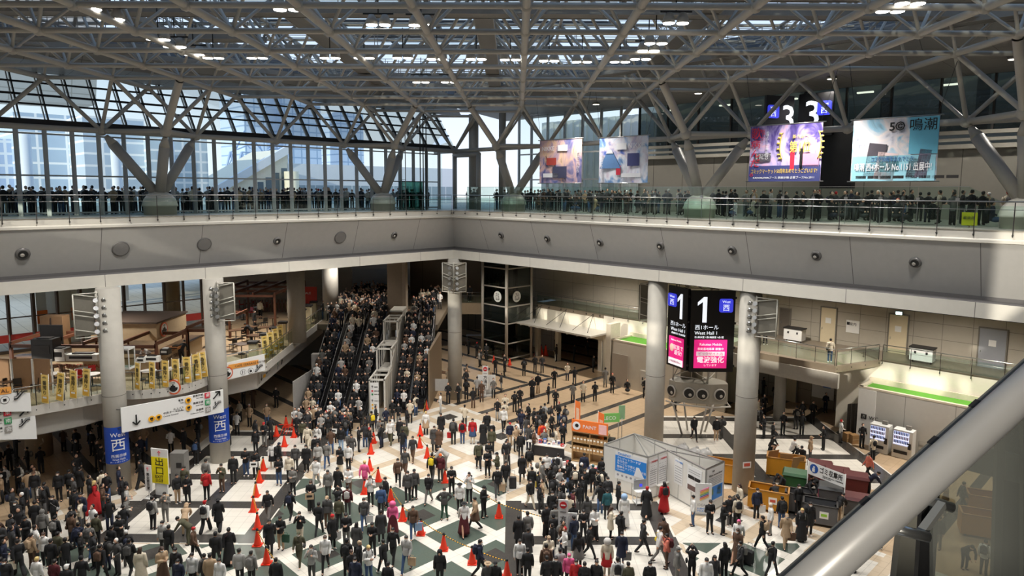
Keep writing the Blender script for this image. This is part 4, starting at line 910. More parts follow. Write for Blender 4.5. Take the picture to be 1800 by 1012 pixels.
# planter posts along the long railing
pp = None
for q_, (f_, lb) in enumerate(((.02, 'nearest the cafe sign'), (.16, 'second from the cafe sign'), (.28, 'third from the cafe sign'), (.40, 'fourth from the cafe sign'), (.55, 'before the red poster'), (.70, 'beside the red poster'), (.82, 'near the pale round pillar'), (.93, 'at the head of the railing'))):
    s_, t_ = -1.4+(-14.4+.6)*f_, 15.6+(3.2-15.6)*f_+.6
    if pp is None:
        pp = thing('planter_post', L(s_, t_, F2), '', 'planter', TH-R(42), 'white planter posts along the terrace railing'); MB().box((0, 0, .65), (.5, .5, 1.3)).build('post', mat('planter_cream', (214, 204, 172), .5), pp); MB().box((0, 0, 1.36), (.66, .66, .14)).build('cap', M_dark, pp); o = pp
    else: o = copy_tree(pp); o.location = L(s_, t_, F2)
    o['label'] = 'cream planter post with dark cap along the terrace railing, %s' % lb
def simple_board(name, p, w_, h_, m, label, cat, rz=0.0, d=.05, z0=0.0, legs=True):
    k = thing(name, p, label, cat, rz); b = MB(); b.box((0, 0, z0+h_/2), (w_, d, h_)); b.build('panel', m, k)
    if legs: b = MB(); b.box((0, .0, z0/2+.02), (w_*.9, .3, .04)); b.beam((0, .02, 0), (0, .02, z0+.1), .06, .04); b.build('stand', M_dark, k)
    return k
k2 = simple_board('poster_board', at_z(545, 550, F2), 1.4, 1.6, mat('poster_red', (190, 44, 34), .5), 'red poster board on the terrace above the railing', 'poster', 0, .06, .9); text('SALE', .3, front(-.5, 1.8, -.04), M_white, k2)
k2 = simple_board('menu_board', at_z(513, 566, F2), .8, 1.0, M_paper, 'white menu board with a yellow dish picture by the thick grey pillar', 'sign', 0, .05, .8); MB().box((0, -.035, 1.2), (.5, .02, .4)).build('picture', mat('dish_yellow', (220, 170, 50), .5), k2)
# yellow flags
M_flag = mat('flag_yellow', (226, 196, 112), .6, 0, .05); M_gold = mat('flag_gold', (206, 160, 60), .5); M_print = mat('print_black', (30, 26, 24), .6, 0, 0)
fl_ = None
def flag(p, rz, lean, label):
    global fl_
    if fl_ is None:
        k = thing('beer_flag', p, label, 'flag', rz, 'yellow flags along the terrace railing')
        b = MB(); b.box((0, 0, .95), (.44, .015, 1.55)); b.build('cloth', M_flag, k); b = MB(); b.box((0, -.012, .40), (.36, .01, .34)); b.box((0, -.012, 1.64), (.16, .01, .05)); b.build('glass_print', M_gold, k); b = MB(); b.box((0, -.016, .48), (.24, .01, .1)); b.build('foam_print', M_white, k)
        text_fit('一番搾り', .25, .96, front(0, 1.10, -.018), M_print, k, vertical=True)
        for x_ in (-.23, .23): MB().tube((x_, .02, -.1), (x_, .02, 1.78), .012, None, 6).build('pole', M_white, k)
        fl_ = k
    else: k = copy_tree(fl_); k.location = p; k['label'] = label
    k.rotation_euler = (0, lean, rz); return k
for q_, (px, lb) in enumerate(((79, 'first of four, furthest from the blue column'), (104, 'second of four'), (129, 'third of four'), (151, 'last of four, nearest the blue column'))):
    p = at_s(px, 706, -.15); p.z = F2-.05; flag(p, R(-12), R((3, 8, 4, 6)[q_]), 'yellow flag with black lettering on straight railing, %s' % lb)
ords = ['first', 'second', 'third', 'fourth', 'fifth', 'sixth', 'seventh']
for q_, f_ in enumerate((1.4, 3.0, 4.6, 6.0, 7.7, 9.4, 10.6)):
    x_ = f_/12; s_, t_ = -.3+1.25*math.sin(math.pi*x_)**.8+.1, 24.3-4.9*x_
    flag(L(s_, t_, F2-.05), R(-30+8*q_), R(5-1.5*q_), 'yellow flag with black lettering on the curved railing, %s from the first blue column' % ords[q_])
for q_ in range(4):
    flag(L(-1.2-.9*q_, 15.3-.8*q_, F2+.05), R(45), R(-3), 'yellow flag seen edge on along the long railing, %s from the cafe sign' % ords[q_])
kk = thing('emblem_sign', at_s(305, 680, 1.1), 'round orange emblem sign on the curved terrace railing', 'sign', 0); emblem(kk, face_mtx((0, 0, 0), (1, 0, .06), (0, 0, 1)), .44)
# sign boards: x runs along the board, z up
M_board = mat('sign_board_white', (232, 232, 230), .5, 0, .02); M_or = mat('sign_orange', (232, 160, 76), .5, 0, .02); M_yel = mat('sign_yellow', (240, 176, 40), .5, 0, .02); M_grn = mat('sign_green', (30, 140, 80), .5, 0, .02); M_rd = mat('sign_red', (206, 40, 60), .5, 0, .02)
def arrow(par, x, z, size, ang, m=None):
    M = front(x, z, -.05) @ Matrix.Rotation(ang, 4, 'Z'); b = MB()
    b.box((0, -.05*size, 0), (.13*size, .9*size, .01))
    for sg in (-1, 1): b.beam((0, .45*size, 0), (sg*.32*size, .12*size, 0), .13*size, .012)
    o = b.build('arrow', M_black, par); o.matrix_local = M; return o
def escal_icon(par, x, z, s_):
    b = MB(); b.path([(-.5*s_, -.3*s_, 0), (-.28*s_, -.3*s_, 0), (.22*s_, .25*s_, 0), (.5*s_, .25*s_, 0)], .06*s_, 6); b.path([(-.5*s_, -.12*s_, 0), (-.34*s_, -.1*s_, 0), (.16*s_, .42*s_, 0), (.5*s_, .42*s_, 0)], .03*s_, 6); b.ball((-.2*s_, .38*s_, 0), .08*s_, 8, 5); b.box((-.2*s_, .15*s_, 0), (.1*s_, .32*s_, .02))
    o = b.build('escalator_icon', M_black, par); o.matrix_local = front(x, z, -.05)
def square(par, x, z, s_, m, txt=None):
    b = MB(); b.box((0, 0, 0), (s_, s_, .012)); o = b.build('icon_square', m, par); o.matrix_local = front(x, z, -.05)
    if txt: text(txt, s_*.8, Matrix.Translation((-s_*.36, -s_*.28, .01)), M_board, o)
def disc(par, x, z, r_, m):
    o = MB().tube((0, 0, -.006), (0, 0, .006), r_, None, 20).build('icon_disc', m, par); o.matrix_local = front(x, z, -.05); b = MB(); b.box((0, .02, .01), (r_*.9, r_*.7, .01)); b.box((0, -r_*.5, .01), (r_*.6, r_*.2, .01)); b.build('vehicle_mark', M_black, o)
def sboard(name, tl, tr, h_, label, cat='sign', th=.08, m=None, tilt=0):
    u = tr-tl; ln = Vector((u.x, u.y, 0)).length; rz = math.atan2(u.y, u.x); k = thing(name, tl, label, cat, rz)
    b = MB(); b.hexa([(x, y, z+(u.z*x/ln)) for z in (-h_, 0) for x, y in ((0, 0), (ln, 0), (ln, th), (0, th))]); b.build('board', m or M_board, k); return k, ln
def halls(k, x, z, s=1.0, right=False):
    for q_, (j_, e_, c_, n_) in enumerate((('東展示棟', 'East Halls', M_rd, '東'), ('南展示棟', 'South Halls', M_grn, '南'), ('会議棟', 'Conference Tower', mat('icon_grey', (150, 146, 140), .5, 0, 0), '会'))):
        zz = z-q_*.44*s; square(k, x, zz, .32*s, c_, n_); text(j_, .15*s, front(x-.24*s, zz+.04*s, -.005), M_print, k, 'RIGHT'); text(e_, .10*s, front(x-.24*s, zz-.10*s, -.005), M_print, k, 'RIGHT')
tl, tr = at_s(212, 717, 1.25), at_s(392, 684.5, 1.05)
k2, ln = sboard('direction_sign', tl, tr, 1.42, 'long white direction sign hung between the two blue bannered columns')
arrow(k2, .75, -.85, .62, R(180)); disc(k2, 1.55, -.98, .18, M_yel); disc(k2, 1.93, -.98, .18, M_yel); text('中央ターミナル', .16, front(2.2, -.9, -.005), M_print, k2); text('Central Terminal', .12, front(2.2, -1.06, -.005), M_print, k2)
disc(k2, ln-2.1, -.35, .18, M_yel); disc(k2, ln-2.1, -.80, .18, M_yel); text('電車', .15, front(ln-2.36, -.32, -.005), M_print, k2, 'RIGHT'); text('Train', .1, front(ln-2.36, -.46, -.005), M_print, k2, 'RIGHT'); text('水上バス', .15, front(ln-2.36, -.77, -.005), M_print, k2, 'RIGHT'); text('Water Bus', .1, front(ln-2.36, -.91, -.005), M_print, k2, 'RIGHT')
halls(k2, ln-.98, -.28); arrow(k2, ln-.42, -.38, .6, R(-45)); escal_icon(k2, ln-.42, -1.0, .5)
for x_ in (0.02, ln-.05):
    for z in (-.1, -1.2): b = MB(); b.tube((x_, .04, z), (x_-.25 if x_ < 1 else x_, .3, z), .02, None, 6); b.build('bracket', M_dark, k2)
tl, tr = at_s(386, 641, -.25), at_s(465, 622, -.35)
k2, ln = sboard('cafe_sign', tl, tr, 1.1, 'white cafe sign with orange strip and food icons beside the second blue column')
b = MB(); b.box((1.55, -.012, -.26), (ln-1.0, .02, .3)); b.build('orange_strip', M_or, k2); text('CAFÉ TERRACE ROYAL', .2, front(.95, -.34, -.03), mat('brown_print', (84, 56, 40)), k2, xs=1.05); emblem(k2, front(.42, -.6, -.01), .4)
for x_ in (1.5, 2.0): 
    b = MB(); b.tube((0, 0, 0), (0, 0, .01), .19, None, 20); o = b.build('icon_ring', M_print, k2); o.matrix_local = front(x_, -.75, -.01); MB().tube((0, 0, .01), (0, 0, .016), .17, None, 20).build('icon_disc', M_board, o); b = MB(); b.box((-.05, 0, .02), (.03, .22, .01)); b.box((.05, 0, .02), (.03, .22, .01)) if x_ < 1.8 else b.box((0, -.02, .02), (.16, .12, .01)); b.build('icon_mark', M_print, o)
escal_icon(k2, ln-.45, -.68, .55)
tl, tr = at_s(-60, 690, -.15), at_s(53, 690.5, -.15)
k2, ln = sboard('cafe_sign', tl, tr, 1.0, 'white cafe sign with orange strip cut off by the end of the terrace railing')
b = MB(); b.box((ln-1.9, -.012, -.22), (2.2, .02, .36)); b.build('orange_strip', M_or, k2); text('CAFÉ TERRACE ROYAL', .3, front(ln-.9, -.32, -.03), mat('brown_print', (84, 56, 40)), k2, 'RIGHT'); escal_icon(k2, ln-.42, -.55, .6)
for x_ in (ln-1.55, ln-1.1): b = MB(); b.tube((0, 0, 0), (0, 0, .01), .2, None, 20); o = b.build('icon_ring', M_print, k2); o.matrix_local = front(x_, -.7, -.01); MB().tube((0, 0, .01), (0, 0, .016), .18, None, 20).build('icon_disc', M_board, o); b = MB(); b.box((0, 0, .02), (.14, .14, .01)); b.build('icon_mark', M_print, o)
tl, tr = at_s(-70, 729, -.3), at_s(62, 728, -.3)
k2, ln = sboard('direction_sign', tl, tr, 1.35, 'white direction sign with coloured hall squares under the cut off cafe sign'); halls(k2, ln-1.2, -.3, 1.0); arrow(k2, ln-.5, -.42, .55, R(-45)); escal_icon(k2, ln-.5, -1.0, .5)
# print on the receding terrace edge
kk = thing('direction_print', L(-1.45, 15.8, 5.0), 'small direction lettering with arrows on the receding terrace edge', 'sign', math.atan2((-BX*12.5-AX*13.6).y, (-BX*12.5-AX*13.6).x))
b = MB(); b.box((3.0, .0, -.5), (5.6, .03, 1.1)); b.build('board', mat('terrace_edge', (196, 192, 184)), kk); arrow(kk, .5, -.7, .45, R(180)); square(kk, 1.0, -.75, .2, M_yel); square(kk, 1.25, -.75, .2, M_yel); halls(kk, 4.2, -.25, .8); arrow(kk, 5.2, -.3, .4, R(-45)); escal_icon(kk, 5.2, -.8, .4); text('中央ターミナル', .14, front(1.5, -.75, -.03), M_print, kk)

# ================================================================== ESCALATORS
Y0, Y1, ZT = 49.2, 58.7, F2
b = MB(); b.hexa([(x, y, z) for z in (F2-.5, F2) for x, y in ((-17.4, Y1), (-6.4, Y1), (-6.4, 79), (-17.4, 79))]); struct(b.build('floor_landing', mat('landing_floor', (120, 108, 92), .4)), 'second floor landing at the head of the escalators')
M_step = mat('escalator_step', (44, 44, 46), .5, .3); M_bal = mat('balustrade_dark', (34, 34, 36), .25); M_hand = mat('handrail_rubber', (26, 26, 28), .35)
def escalator(x0, x1, label, y0=Y0, y1=Y1):
    k = thing('escalator', ((x0+x1)/2, y0, 0), label, 'escalator'); w_ = x1-x0; d_ = y1-y0; n = 26; b = MB()
    for q_ in range(n):
        ya, yb = d_*q_/n, d_*(q_+1)/n; z = ZT*(q_+1)/n; b.box((0, (ya+yb)/2, z-.15), (w_-.3, yb-ya, .32))
    b.build('steps', M_step, k)
    for sx in (-1, 1):
        x_ = sx*(w_/2-.08); b = MB(); b.prism([(x_-.05, -.8, 0), (x_-.05, d_+.6, ZT-.4), (x_-.05, d_+.6, ZT+.85), (x_-.05, d_, ZT+.85), (x_-.05, .2, .85), (x_-.05, -.8, .85)], (.10, 0, 0)); b.build('balustrade', M_bal, k, True)
        MB().path([(x_, -.9, .55), (x_, -.8, .92), (x_, .2, .95), (x_, d_, ZT+.95), (x_, d_+.7, ZT+.95)], .05, 8).build('handrail', M_hand, k)
        b = MB(); b.prism([(x_+.08*sx-.04, -.9, .02), (x_+.08*sx-.04, .1, .1), (x_+.08*sx-.04, d_, ZT+.1), (x_+.08*sx-.04, d_, ZT+.02), (x_+.08*sx-.04, .1, .02)], (.08, 0, 0)); b.build('skirt', M_chrome, k, True)
    return k
for x0, x1, lb in ((-15.6, -14.1, 'dark escalator packed with people, furthest from the white stepped casing'), (-13.9, -12.4, 'dark escalator packed with people, middle of the three'), (-12.2, -10.7, 'dark escalator packed with people, right beside the white stepped casing')): escalator(x0, x1, lb)
escalator(-9.1, -7.9, 'dark escalator full of people on the column side of the white casing', 51.5)
escalator(-7.8, -6.6, 'dark escalator on the column side, outermost', 52.5)
# spine casing with stepped open frames
spine = thing('escalator_casing', (-9.9, 49.6, 0), 'pale stepped casing with open box frames between the escalators', 'casing')
prof = [(0, 0), (0, 1.2), (9.4, 5.6), (9.4, 0)]
b = MB()
for x_ in (.5,): b.prism([(x_, y, z) for y, z in [(0, 0), (0, 3.0), (2.6, 3.4), (5.6, 5.0), (8.8, 6.6), (11, 6.6), (11, 0)]], (.08, 0, 0))
b.prism([(-.55, y, z) for y, z in [(0, 0), (0, .4), (2.8, 1.9), (5.6, 3.5), (8.8, 5.2), (11, 5.6), (11, 0)]], (.08, 0, 0))
b.build('side_wall', mat('casing_beige', (178, 172, 160), .5, 0, .05), spine, True)
def frame_box(y0, y1, z0, z1):
    b = MB(); r_ = .12; xs_ = (-.55, .55)
    for x_ in xs_:
        for y_ in (y0, y1): b.box((x_, y_, (z0+z1)/2), (r_, r_, z1-z0))
        for z_ in (z1,): b.box((x_, (y0+y1)/2, z_), (r_, y1-y0+r_, r_))
        for q_ in (1, 2): b.box((x_, y0+(y1-y0)*q_/3, (z0+z1)/2), (.07, .07, z1-z0))
    for y_ in (y0, (y0+y1)/2, y1): b.box((0, y_, z1), (1.1, r_, r_))
    b.box((0, (y0+y1)/2, z0), (1.1, y1-y0, .06)); return b.build('open_frame', mat('frame_pale', (204, 200, 190), .5, 0, .03), spine)
frame_box(0, 2.7, .1, 3.15); frame_box(2.9, 5.7, 3.0, 4.8); frame_box(5.9, 8.6, 4.5, 6.4)
b = MB(); b.box((0, 9.8, 6.75), (1.1, 2.2, .12)); b.build('top_panel', mat('frame_pale', (204, 200, 190)), spine)
k2 = thing('direction_board', (-10.35, 49.35, 0), 'tall narrow white direction board at the foot of the stepped casing', 'sign'); MB().box((.3, 0, 1.55), (.62, .06, 2.9)).build('panel', M_board, k2)
for z, tx, c_ in ((2.65, '会議棟', None), (2.35, '東展示棟', M_rd), (2.1, '南展示棟', M_grn), (1.6, '中央ターミナル', None), (1.3, '電車', M_yel), (1.05, 'バス', M_yel)):
    text(tx, .09, front(.28, z, -.035), M_print, k2)
    if c_: square(k2, .15, z+.04, .12, c_)
    else: arrow(k2, .15, z+.05, .2, 0)
# pillars, wall panels behind the landing
for nm, x_, y_, w_, d_, m_, lb in (('concrete_pillar', -10.3, 61.2, 1.5, 1.2, mat('pillar_brown', (132, 116, 98), .6), 'square brown pillar standing behind the top of the stepped casing'),):
    k2 = thing(nm, (x_, y_, F2), lb, 'column'); MB().box((0, 0, 3.05), (w_, d_, 6.1)).build('shaft', m_, k2); MB().box((w_/2-.02, 0, 3.05), (.3, d_+.06, 6.1)).build('corner_trim', mat('pillar_trim', (150, 134, 116), .6), k2)
k2 = thing('partition_screen', (-14.5, 76, F2), 'white partition screen with small signs behind the crowd at the head of the escalators', 'partition'); MB().box((0, 0, 2.6), (6.4, .1, 5.2)).build('panel', mat('screen_grey', (196, 200, 206), .5), k2); MB().box((0, -.06, 1.6), (6.4, .05, 2.6)).build('lower_panel', mat('screen_blue_grey', (172, 182, 194), .5), k2); text('東展示棟 →', .3, front(-1.9, 3.6, -.06), M_print, k2); text('会議棟 →', .3, front(.8, 3.6, -.06), M_print, k2)
k2 = thing('hoarding', (-16.3, 50.2, 0), 'white hoarding panels along the side of the escalators', 'hoarding', math.atan2(6.6, .75))
for q_ in range(3): b = MB(); b.box((1.1+q_*2.2, 0, 1.4), (2.16, .08, 2.8)); b.build('panel', mat('hoarding_white', (196, 192, 186), .5), k2)
k2 = thing('direction_pillar', at_z(538, 735, 0)+Vector((0, 4, 0)), 'white pillar with an arrow and toilet symbol under the terrace', 'sign'); MB().box((0, 0, 2.0), (1.2, .5, 4.0)).build('panel', mat('hoarding_white', (196, 192, 186)), k2); arrow(k2, 0, 3.1, .5, 0, None).location.y = -.27; text('♟♟ ♿', .3, front(-.45, 2.3, -.27), M_print, k2)
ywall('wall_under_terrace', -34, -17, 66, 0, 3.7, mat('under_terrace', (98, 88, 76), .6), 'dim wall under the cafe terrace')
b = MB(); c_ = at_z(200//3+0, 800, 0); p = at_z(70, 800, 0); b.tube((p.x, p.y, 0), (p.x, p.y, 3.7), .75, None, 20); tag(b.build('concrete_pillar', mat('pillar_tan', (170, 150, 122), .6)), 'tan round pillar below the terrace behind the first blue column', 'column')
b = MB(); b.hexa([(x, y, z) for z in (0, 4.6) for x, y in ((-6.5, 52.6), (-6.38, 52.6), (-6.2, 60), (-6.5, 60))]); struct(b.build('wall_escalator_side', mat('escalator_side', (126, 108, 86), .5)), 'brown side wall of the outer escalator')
# ================================================================== BLACK HALL SCREENS
M_screen = mat('screen_black', (24, 24, 25), .35, 0, .05); M_blueicon = mat('icon_blue', (60, 66, 214), .4, 0, 0, emit=.9); M_glow = mat('digit_glow', (236, 242, 250), .4, 0, 0, emit=1.0); M_pink = mat('advert_pink', (232, 40, 130), .4, 0, 0, emit=.75); M_pw = mat('advert_white', (250, 244, 246), .4, 0, 0, emit=.8); M_pp = mat('advert_pale_pink', (250, 214, 226), .4, 0, 0, emit=.6)
def rrect(w_, h_, r_, n=6):
    pts = []
    for cx, cy, a0 in ((w_/2-r_, h_/2-r_, 0), (-w_/2+r_, h_/2-r_, 90), (-w_/2+r_, -h_/2+r_, 180), (w_/2-r_, -h_/2+r_, 270)):
        for q_ in range(n+1): a = R(a0+90*q_/n); pts.append((cx+r_*math.cos(a), cy+r_*math.sin(a), 0))
    return pts
def blue_icon(par, x, z, s_, y=-.14):
    b = MB(); b.prism(rrect(s_, s_, s_*.16), (0, 0, .05)); o = b.build('hall_icon', M_blueicon, par, True); o.matrix_local = front(x, z, y)
    text('West', s_*.26, Matrix.Translation((0, s_*.2, .055)), M_glow, o, 'CENTER'); text('西', s_*.52, Matrix.Translation((0, -s_*.34, .055)), M_glow, o, 'CENTER')
def hall_screen(p, rz, w_, h_, label, full):
    k = thing('hall_screen', p, label, 'sign', rz)
    MB().box((w_/2, .1, -h_/2), (w_, .2, h_)).build('panel', M_screen, k)
    b = MB()
    for z in (-.5, -h_*.4, -h_*.7, -h_+.4): b.box((w_+.05, .12, z), (.12, .16, .14))
    b.build('bracket', M_dark, k)
    f_ = w_/2.93
    def tx(s, size, x, z, m=M_glow, al='LEFT', **kw): return text(s, size, front(x, z, -.012), m, k, al, **kw)
    return k, tx
SP = EP + ray(1215.6, 510.5)*(45.6/ray(1215.6, 510.5).y); SQ = EP + ray(1293.6, 513)*(45.6/ray(1293.6, 513).y)
w1 = (SQ-SP).length
k2, tx = hall_screen(SP, math.atan2((SQ-SP).y, (SQ-SP).x), w1, 5.55, 'black hall screen showing a white number, blue icon and pink advert, facing the viewer', 1)
b = MB(); b.prism([(x*1.0, 0, z) for x, z in ((.34, 0), (.62, 0), (.62, 1.72), (.40, 1.72), (.0, 1.36), (.0, 1.14), (.34, 1.40))], (0, -.03, 0)); o = b.build('digit_one', M_glow, k2, True); o.location = (.45, -.005, -2.15); blue_icon(k2, w1-.62, -1.0, .92, -.02)
tx('西1ホール', .36, .3, -2.62); tx('West Hall 1', .32, .3, -2.98); tx('西1展示室 / 西1商談室 / 会1室', .15, .3, -3.22)
MB().box((w1/2-.08, -.03, -4.3), (2.2, .06, 1.95)).build('advert_panel', M_pink, k2)
def ad(s, size, x, z, m=M_pw, al='CENTER', **kw): return text(s, size, front(x, z, -.07), m, k2, al, **kw)
cx_ = w1/2-.08
ad('Rakuten Mobile', .24, cx_, -3.72); ad('移動基地局車 稼働中', .19, cx_, -4.02); MB().box((cx_, -.065, -4.28), (1.9, .02, .3)).build('advert_band', M_pp, k2); text('ビックサイト内', .24, front(cx_, -4.37, -.085), mat('advert_magenta', (190, 30, 110), .5, 0, 0), k2, 'CENTER'); ad('電波強化', .46, cx_, -4.86, bold=.008); ad('しています', .18, cx_, -5.13)
SL = EP + ray(1175.6, 501)*(47.6/ray(1175.6, 501).y); SR = SP+Vector((-.18, .1, .05))
dv = Vector((SR.x-SL.x, SR.y-SL.y, 0)); w2 = dv.length
k2, tx = hall_screen(SL, math.atan2(dv.y, dv.x), w2, 5.6, 'black hall screen turned sideways with a pink advert, next to the concrete column', 0)
b = MB(); b.prism([(x*.8, 0, z) for x, z in ((.34, 0), (.62, 0), (.62, 1.72), (.40, 1.72), (.0, 1.36), (.0, 1.14), (.34, 1.40))], (0, -.03, 0)); o = b.build('digit_one', M_glow, k2, True); o.location = (w2*.5, -.005, -2.15); blue_icon(k2, .5, -.95, .9, -.02); tx('西1ホール', .36, w2-.15, -2.7, M_glow, 'RIGHT'); tx('West Hall 1', .32, w2-.15, -3.05, M_glow, 'RIGHT'); tx('西1展示室 / 西1商談室', .15, w2-.15, -3.28, M_glow, 'RIGHT')
MB().box((w2*.5, -.03, -4.45), (w2*.72, .06, 1.95)).build('advert_panel', M_pink, k2); MB().box((w2*.5, -.065, -5.2), (w2*.72, .02, .45)).build('advert_base', M_pw, k2)
text('Rakuten Mobile', .17, front(w2*.52, -3.75, -.07), M_pw, k2, 'CENTER'); text('家族で\n最安!', .36, front(w2*.62, -4.3, -.07), M_pw, k2, 'CENTER'); text('お客様満足度No.1', .16, front(w2*.5, -5.25, -.085), mat('advert_magenta', (190, 30, 110)), k2, 'CENTER')
b = MB(); b.ball((w2*.3, -.07, -4.25), (.22, .02, .28), 14, 8); b.build('portrait_oval', mat('portrait_skin', (240, 205, 190), .5, 0, 0, emit=.4), k2)
# tower that carries the screens
tw = thing('screen_tower', (12.9, 47.1, 0), 'grey lattice tower with four round air nozzles carrying the black hall screens', 'tower')
for x_, y_ in ((-1.5, .2), (.55, -.9), (1.7, 1.2), (-.4, 1.8)):
    MB().tube((x_*.55, y_*.5, 0), (x_*1.05, y_, 2.4), .07, None, 8).build('leg', M_steel, tw); MB().tube((x_*1.05, y_, 2.4), (x_*1.0, y_, 11.4), .06, None, 8).build('mast', M_steel, tw)
b = MB()
for a_, c_ in (((-1.5, .2), (.55, -.9)), ((.55, -.9), (1.7, 1.2)), ((1.7, 1.2), (-.4, 1.8)), ((-.4, 1.8), (-1.5, .2))):
    for q_ in range(6):
        z = 4.2+q_*1.2; b.tube((*a_, z), (*c_, z+1.2), .035, None, 5); b.tube((*c_, z), (*a_, z+1.2), .035, None, 5); b.tube((*a_, z), (*c_, z), .035, None, 5)
b.build('lattice', M_steel, tw)
for x_ in (-.55, .25): MB().tube((x_, .6, 3.9), (x_, .6, 6), .38, None, 18).build('air_duct', mat('duct_tan', (150, 140, 124), .4, .2), tw)
def nozzle_box(pts, z0, z1, cs):
    b = MB(); b.prism([(x, y, z0) for x, y in pts], (0, 0, z1-z0)); b.build('nozzle_box', mat('nozzle_box', (150, 144, 132), .5), tw, True)
    for x, y, ang in cs:
        M = Matrix.Translation((x, y, (z0+z1)/2)) @ Matrix.Rotation(ang, 4, 'Z') @ Matrix.Rotation(R(90), 4, 'X')
        o = MB().lathe([(.40, -.02), (.42, .06), (.36, .1)], (0, 0, 0), 22).build('nozzle_ring', M_steel, tw); o.matrix_local = M
        o2 = MB().lathe([(.33, .09), (.33, .112)], (0, 0, 0), 20).build('nozzle_mouth', M_black, o); MB().ball((.08, -.1, .1), (.12, .12, .05), 8, 5).build('nozzle_jet', M_steel, o)
nozzle_box([(-1.85, .1), (-1.5, -.45), (-.7, -.75), (.65, -1.15), (.75, -1.15), (1.95, -1.0), (2.0, -.2), (1.2, .9), (-1.2, .9)], 2.55, 3.95, [(-1.70, -.2, R(-58)), (-.75+.1, -.78, R(-17)), (.2, -1.04, R(-17)), (1.35, -1.1, R(6))])
b = MB(); b.path([(-2.0, .2, 2.4), (-1.5, -.6, 2.4), (.7, -1.35, 2.4), (2.1, -1.15, 2.4), (2.2, .2, 2.4)], .06, 8); b.build('hoop', M_steel, tw)
# upper hall sign
u0 = at_t(1405, 166, -8.2); u1 = at_t(1466, 162, -8.2); k2 = thing('hall_screen', u0, 'black hall screen with a glowing number above the purple banner', 'sign', TH); w3 = (u1-u0).length
MB().box((w3/2, .1, -1.3), (w3, .2, 2.6)).build('panel', M_screen, k2); text('3', 2.3, front(.3, -2.05, -.015), M_glow, k2, bold=.015); blue_icon(k2, w3-.5, -.95, .85, -.02)
k2 = thing('hall_screen', u0+AX*-.1+Vector((0, 0, -.1)), 'narrow sideways face of the black hall screen above the purple banner', 'sign', TH+R(60)); MB().box((-1.2, .12, -1.3), (2.0, .2, 2.6)).build('panel', M_screen, k2); text('3', 2.2, front(-1.15, -2.1, -.0), M_glow, k2, bold=.015); blue_icon(k2, -1.7, -1.0, .8, .0)
b = MB(); q0, q1 = at_t(1449, 232, -9), at_t(1500, 322, -9); b.boxe((q0+q1)/2, AX*.95, BX*.3, Vector((0, 0, 1.9))); tag(b.build('dark_opening', M_black), 'tall black hoarding between the purple banner and the pale blue banner', 'hoarding')  # black box stands in for a dark opening

# ================================================================== HANGING BANNERS (plain colour washes in place of the printed art)
def wash(name, cols, sc, seed):
    m, p = begin(name); t = m.node_tree; tc = t.nodes.new('ShaderNodeTexCoord'); mp = t.nodes.new('ShaderNodeMapping'); mp.inputs['Location'].default_value = (seed, seed*.7, 0); mp.inputs['Scale'].default_value = (1, 1, .8); t.links.new(tc.outputs['Object'], mp.inputs[0])
    n = t.nodes.new('ShaderNodeTexNoise'); n.inputs['Scale'].default_value = sc; n.inputs['Detail'].default_value = 5; n.inputs['Distortion'].default_value = 1.6; t.links.new(mp.outputs[0], n.inputs['Vector'])
    r_ = t.nodes.new('ShaderNodeValToRGB'); r_.color_ramp.elements.remove(r_.color_ramp.elements[0])
    for i, c in enumerate(cols):
        pos = .30+.42*i/(len(cols)-1); e = r_.color_ramp.elements.new(pos) if i else r_.color_ramp.elements[0]; e.position = pos; e.color = (*lin(c), 1)
    t.links.new(n.outputs['Fac'], r_.inputs[0]); t.links.new(r_.outputs[0], p.inputs['Base Color']); p.inputs['Roughness'].default_value = .7; return m
def banner(px0, px1, pyt, pyb, t, m, label):
    a_, c_ = at_t(px0, pyt[0], t), at_t(px1, pyt[1], t); bz = at_t(px0, pyb, t).z; k = thing('hanging_banner', Vector((a_.x, a_.y, a_.z)), label, 'banner', TH); w_ = (Vector((c_.x-a_.x, c_.y-a_.y, 0))).length; h_ = a_.z-bz
    b = MB(); n = 12
    for q_ in range(n):
        x0, x1 = w_*q_/n, w_*(q_+1)/n; y0, y1 = .03*math.sin(q_*1.1), .03*math.sin((q_+1)*1.1); b.hexa([(x0, y0, -h_), (x1, y1, -h_), (x1, y1+.012, -h_), (x0, y0+.012, -h_), (x0, 0, 0), (x1, 0, 0), (x1, .012, 0), (x0, .012, 0)])
    b.build('cloth', m, k)
    for z in (0, -h_): MB().tube((-.15, .0, z), (w_+.15, .0, z), .03, None, 8).build('rod', M_chrome, k)
    for x_ in (.1, w_-.1): MB().tube((x_, 0, 0), (x_+(.8 if x_ > 1 else -.5), 0, 3.0), .012, None, 4).build('hanging_wire', M_dark, k)
    return k, w_, h_
def bl(k, x, z, w_, h_, m, nm='colour_block', rz=0): b = MB(); b.box((0, 0, 0), (w_, .012, h_)); o = b.build(nm, m, k); o.location = (x, -.05, z); o.rotation_euler.y = rz; return o
M_navy = mat('banner_navy', (60, 66, 120), .6, 0, .06); M_bw = mat('banner_white', (236, 236, 240), .6, 0, .03); M_gold2 = mat('banner_gold', (226, 196, 96), .5, 0, .03); M_bred = mat('banner_red', (206, 40, 66), .6, 0, .04); M_cyan = mat('banner_cyan', (110, 190, 216), .6, 0, .05)
k2, w_, h_ = banner(949, 1023, (247, 244.5), 322, -.9, wash('wash_dusk', [(88, 96, 150), (150, 140, 176), (214, 178, 180), (236, 200, 170), (120, 84, 90)], .9, 3), 'smallest hanging banner in dusky pink and violet, next to the corner')
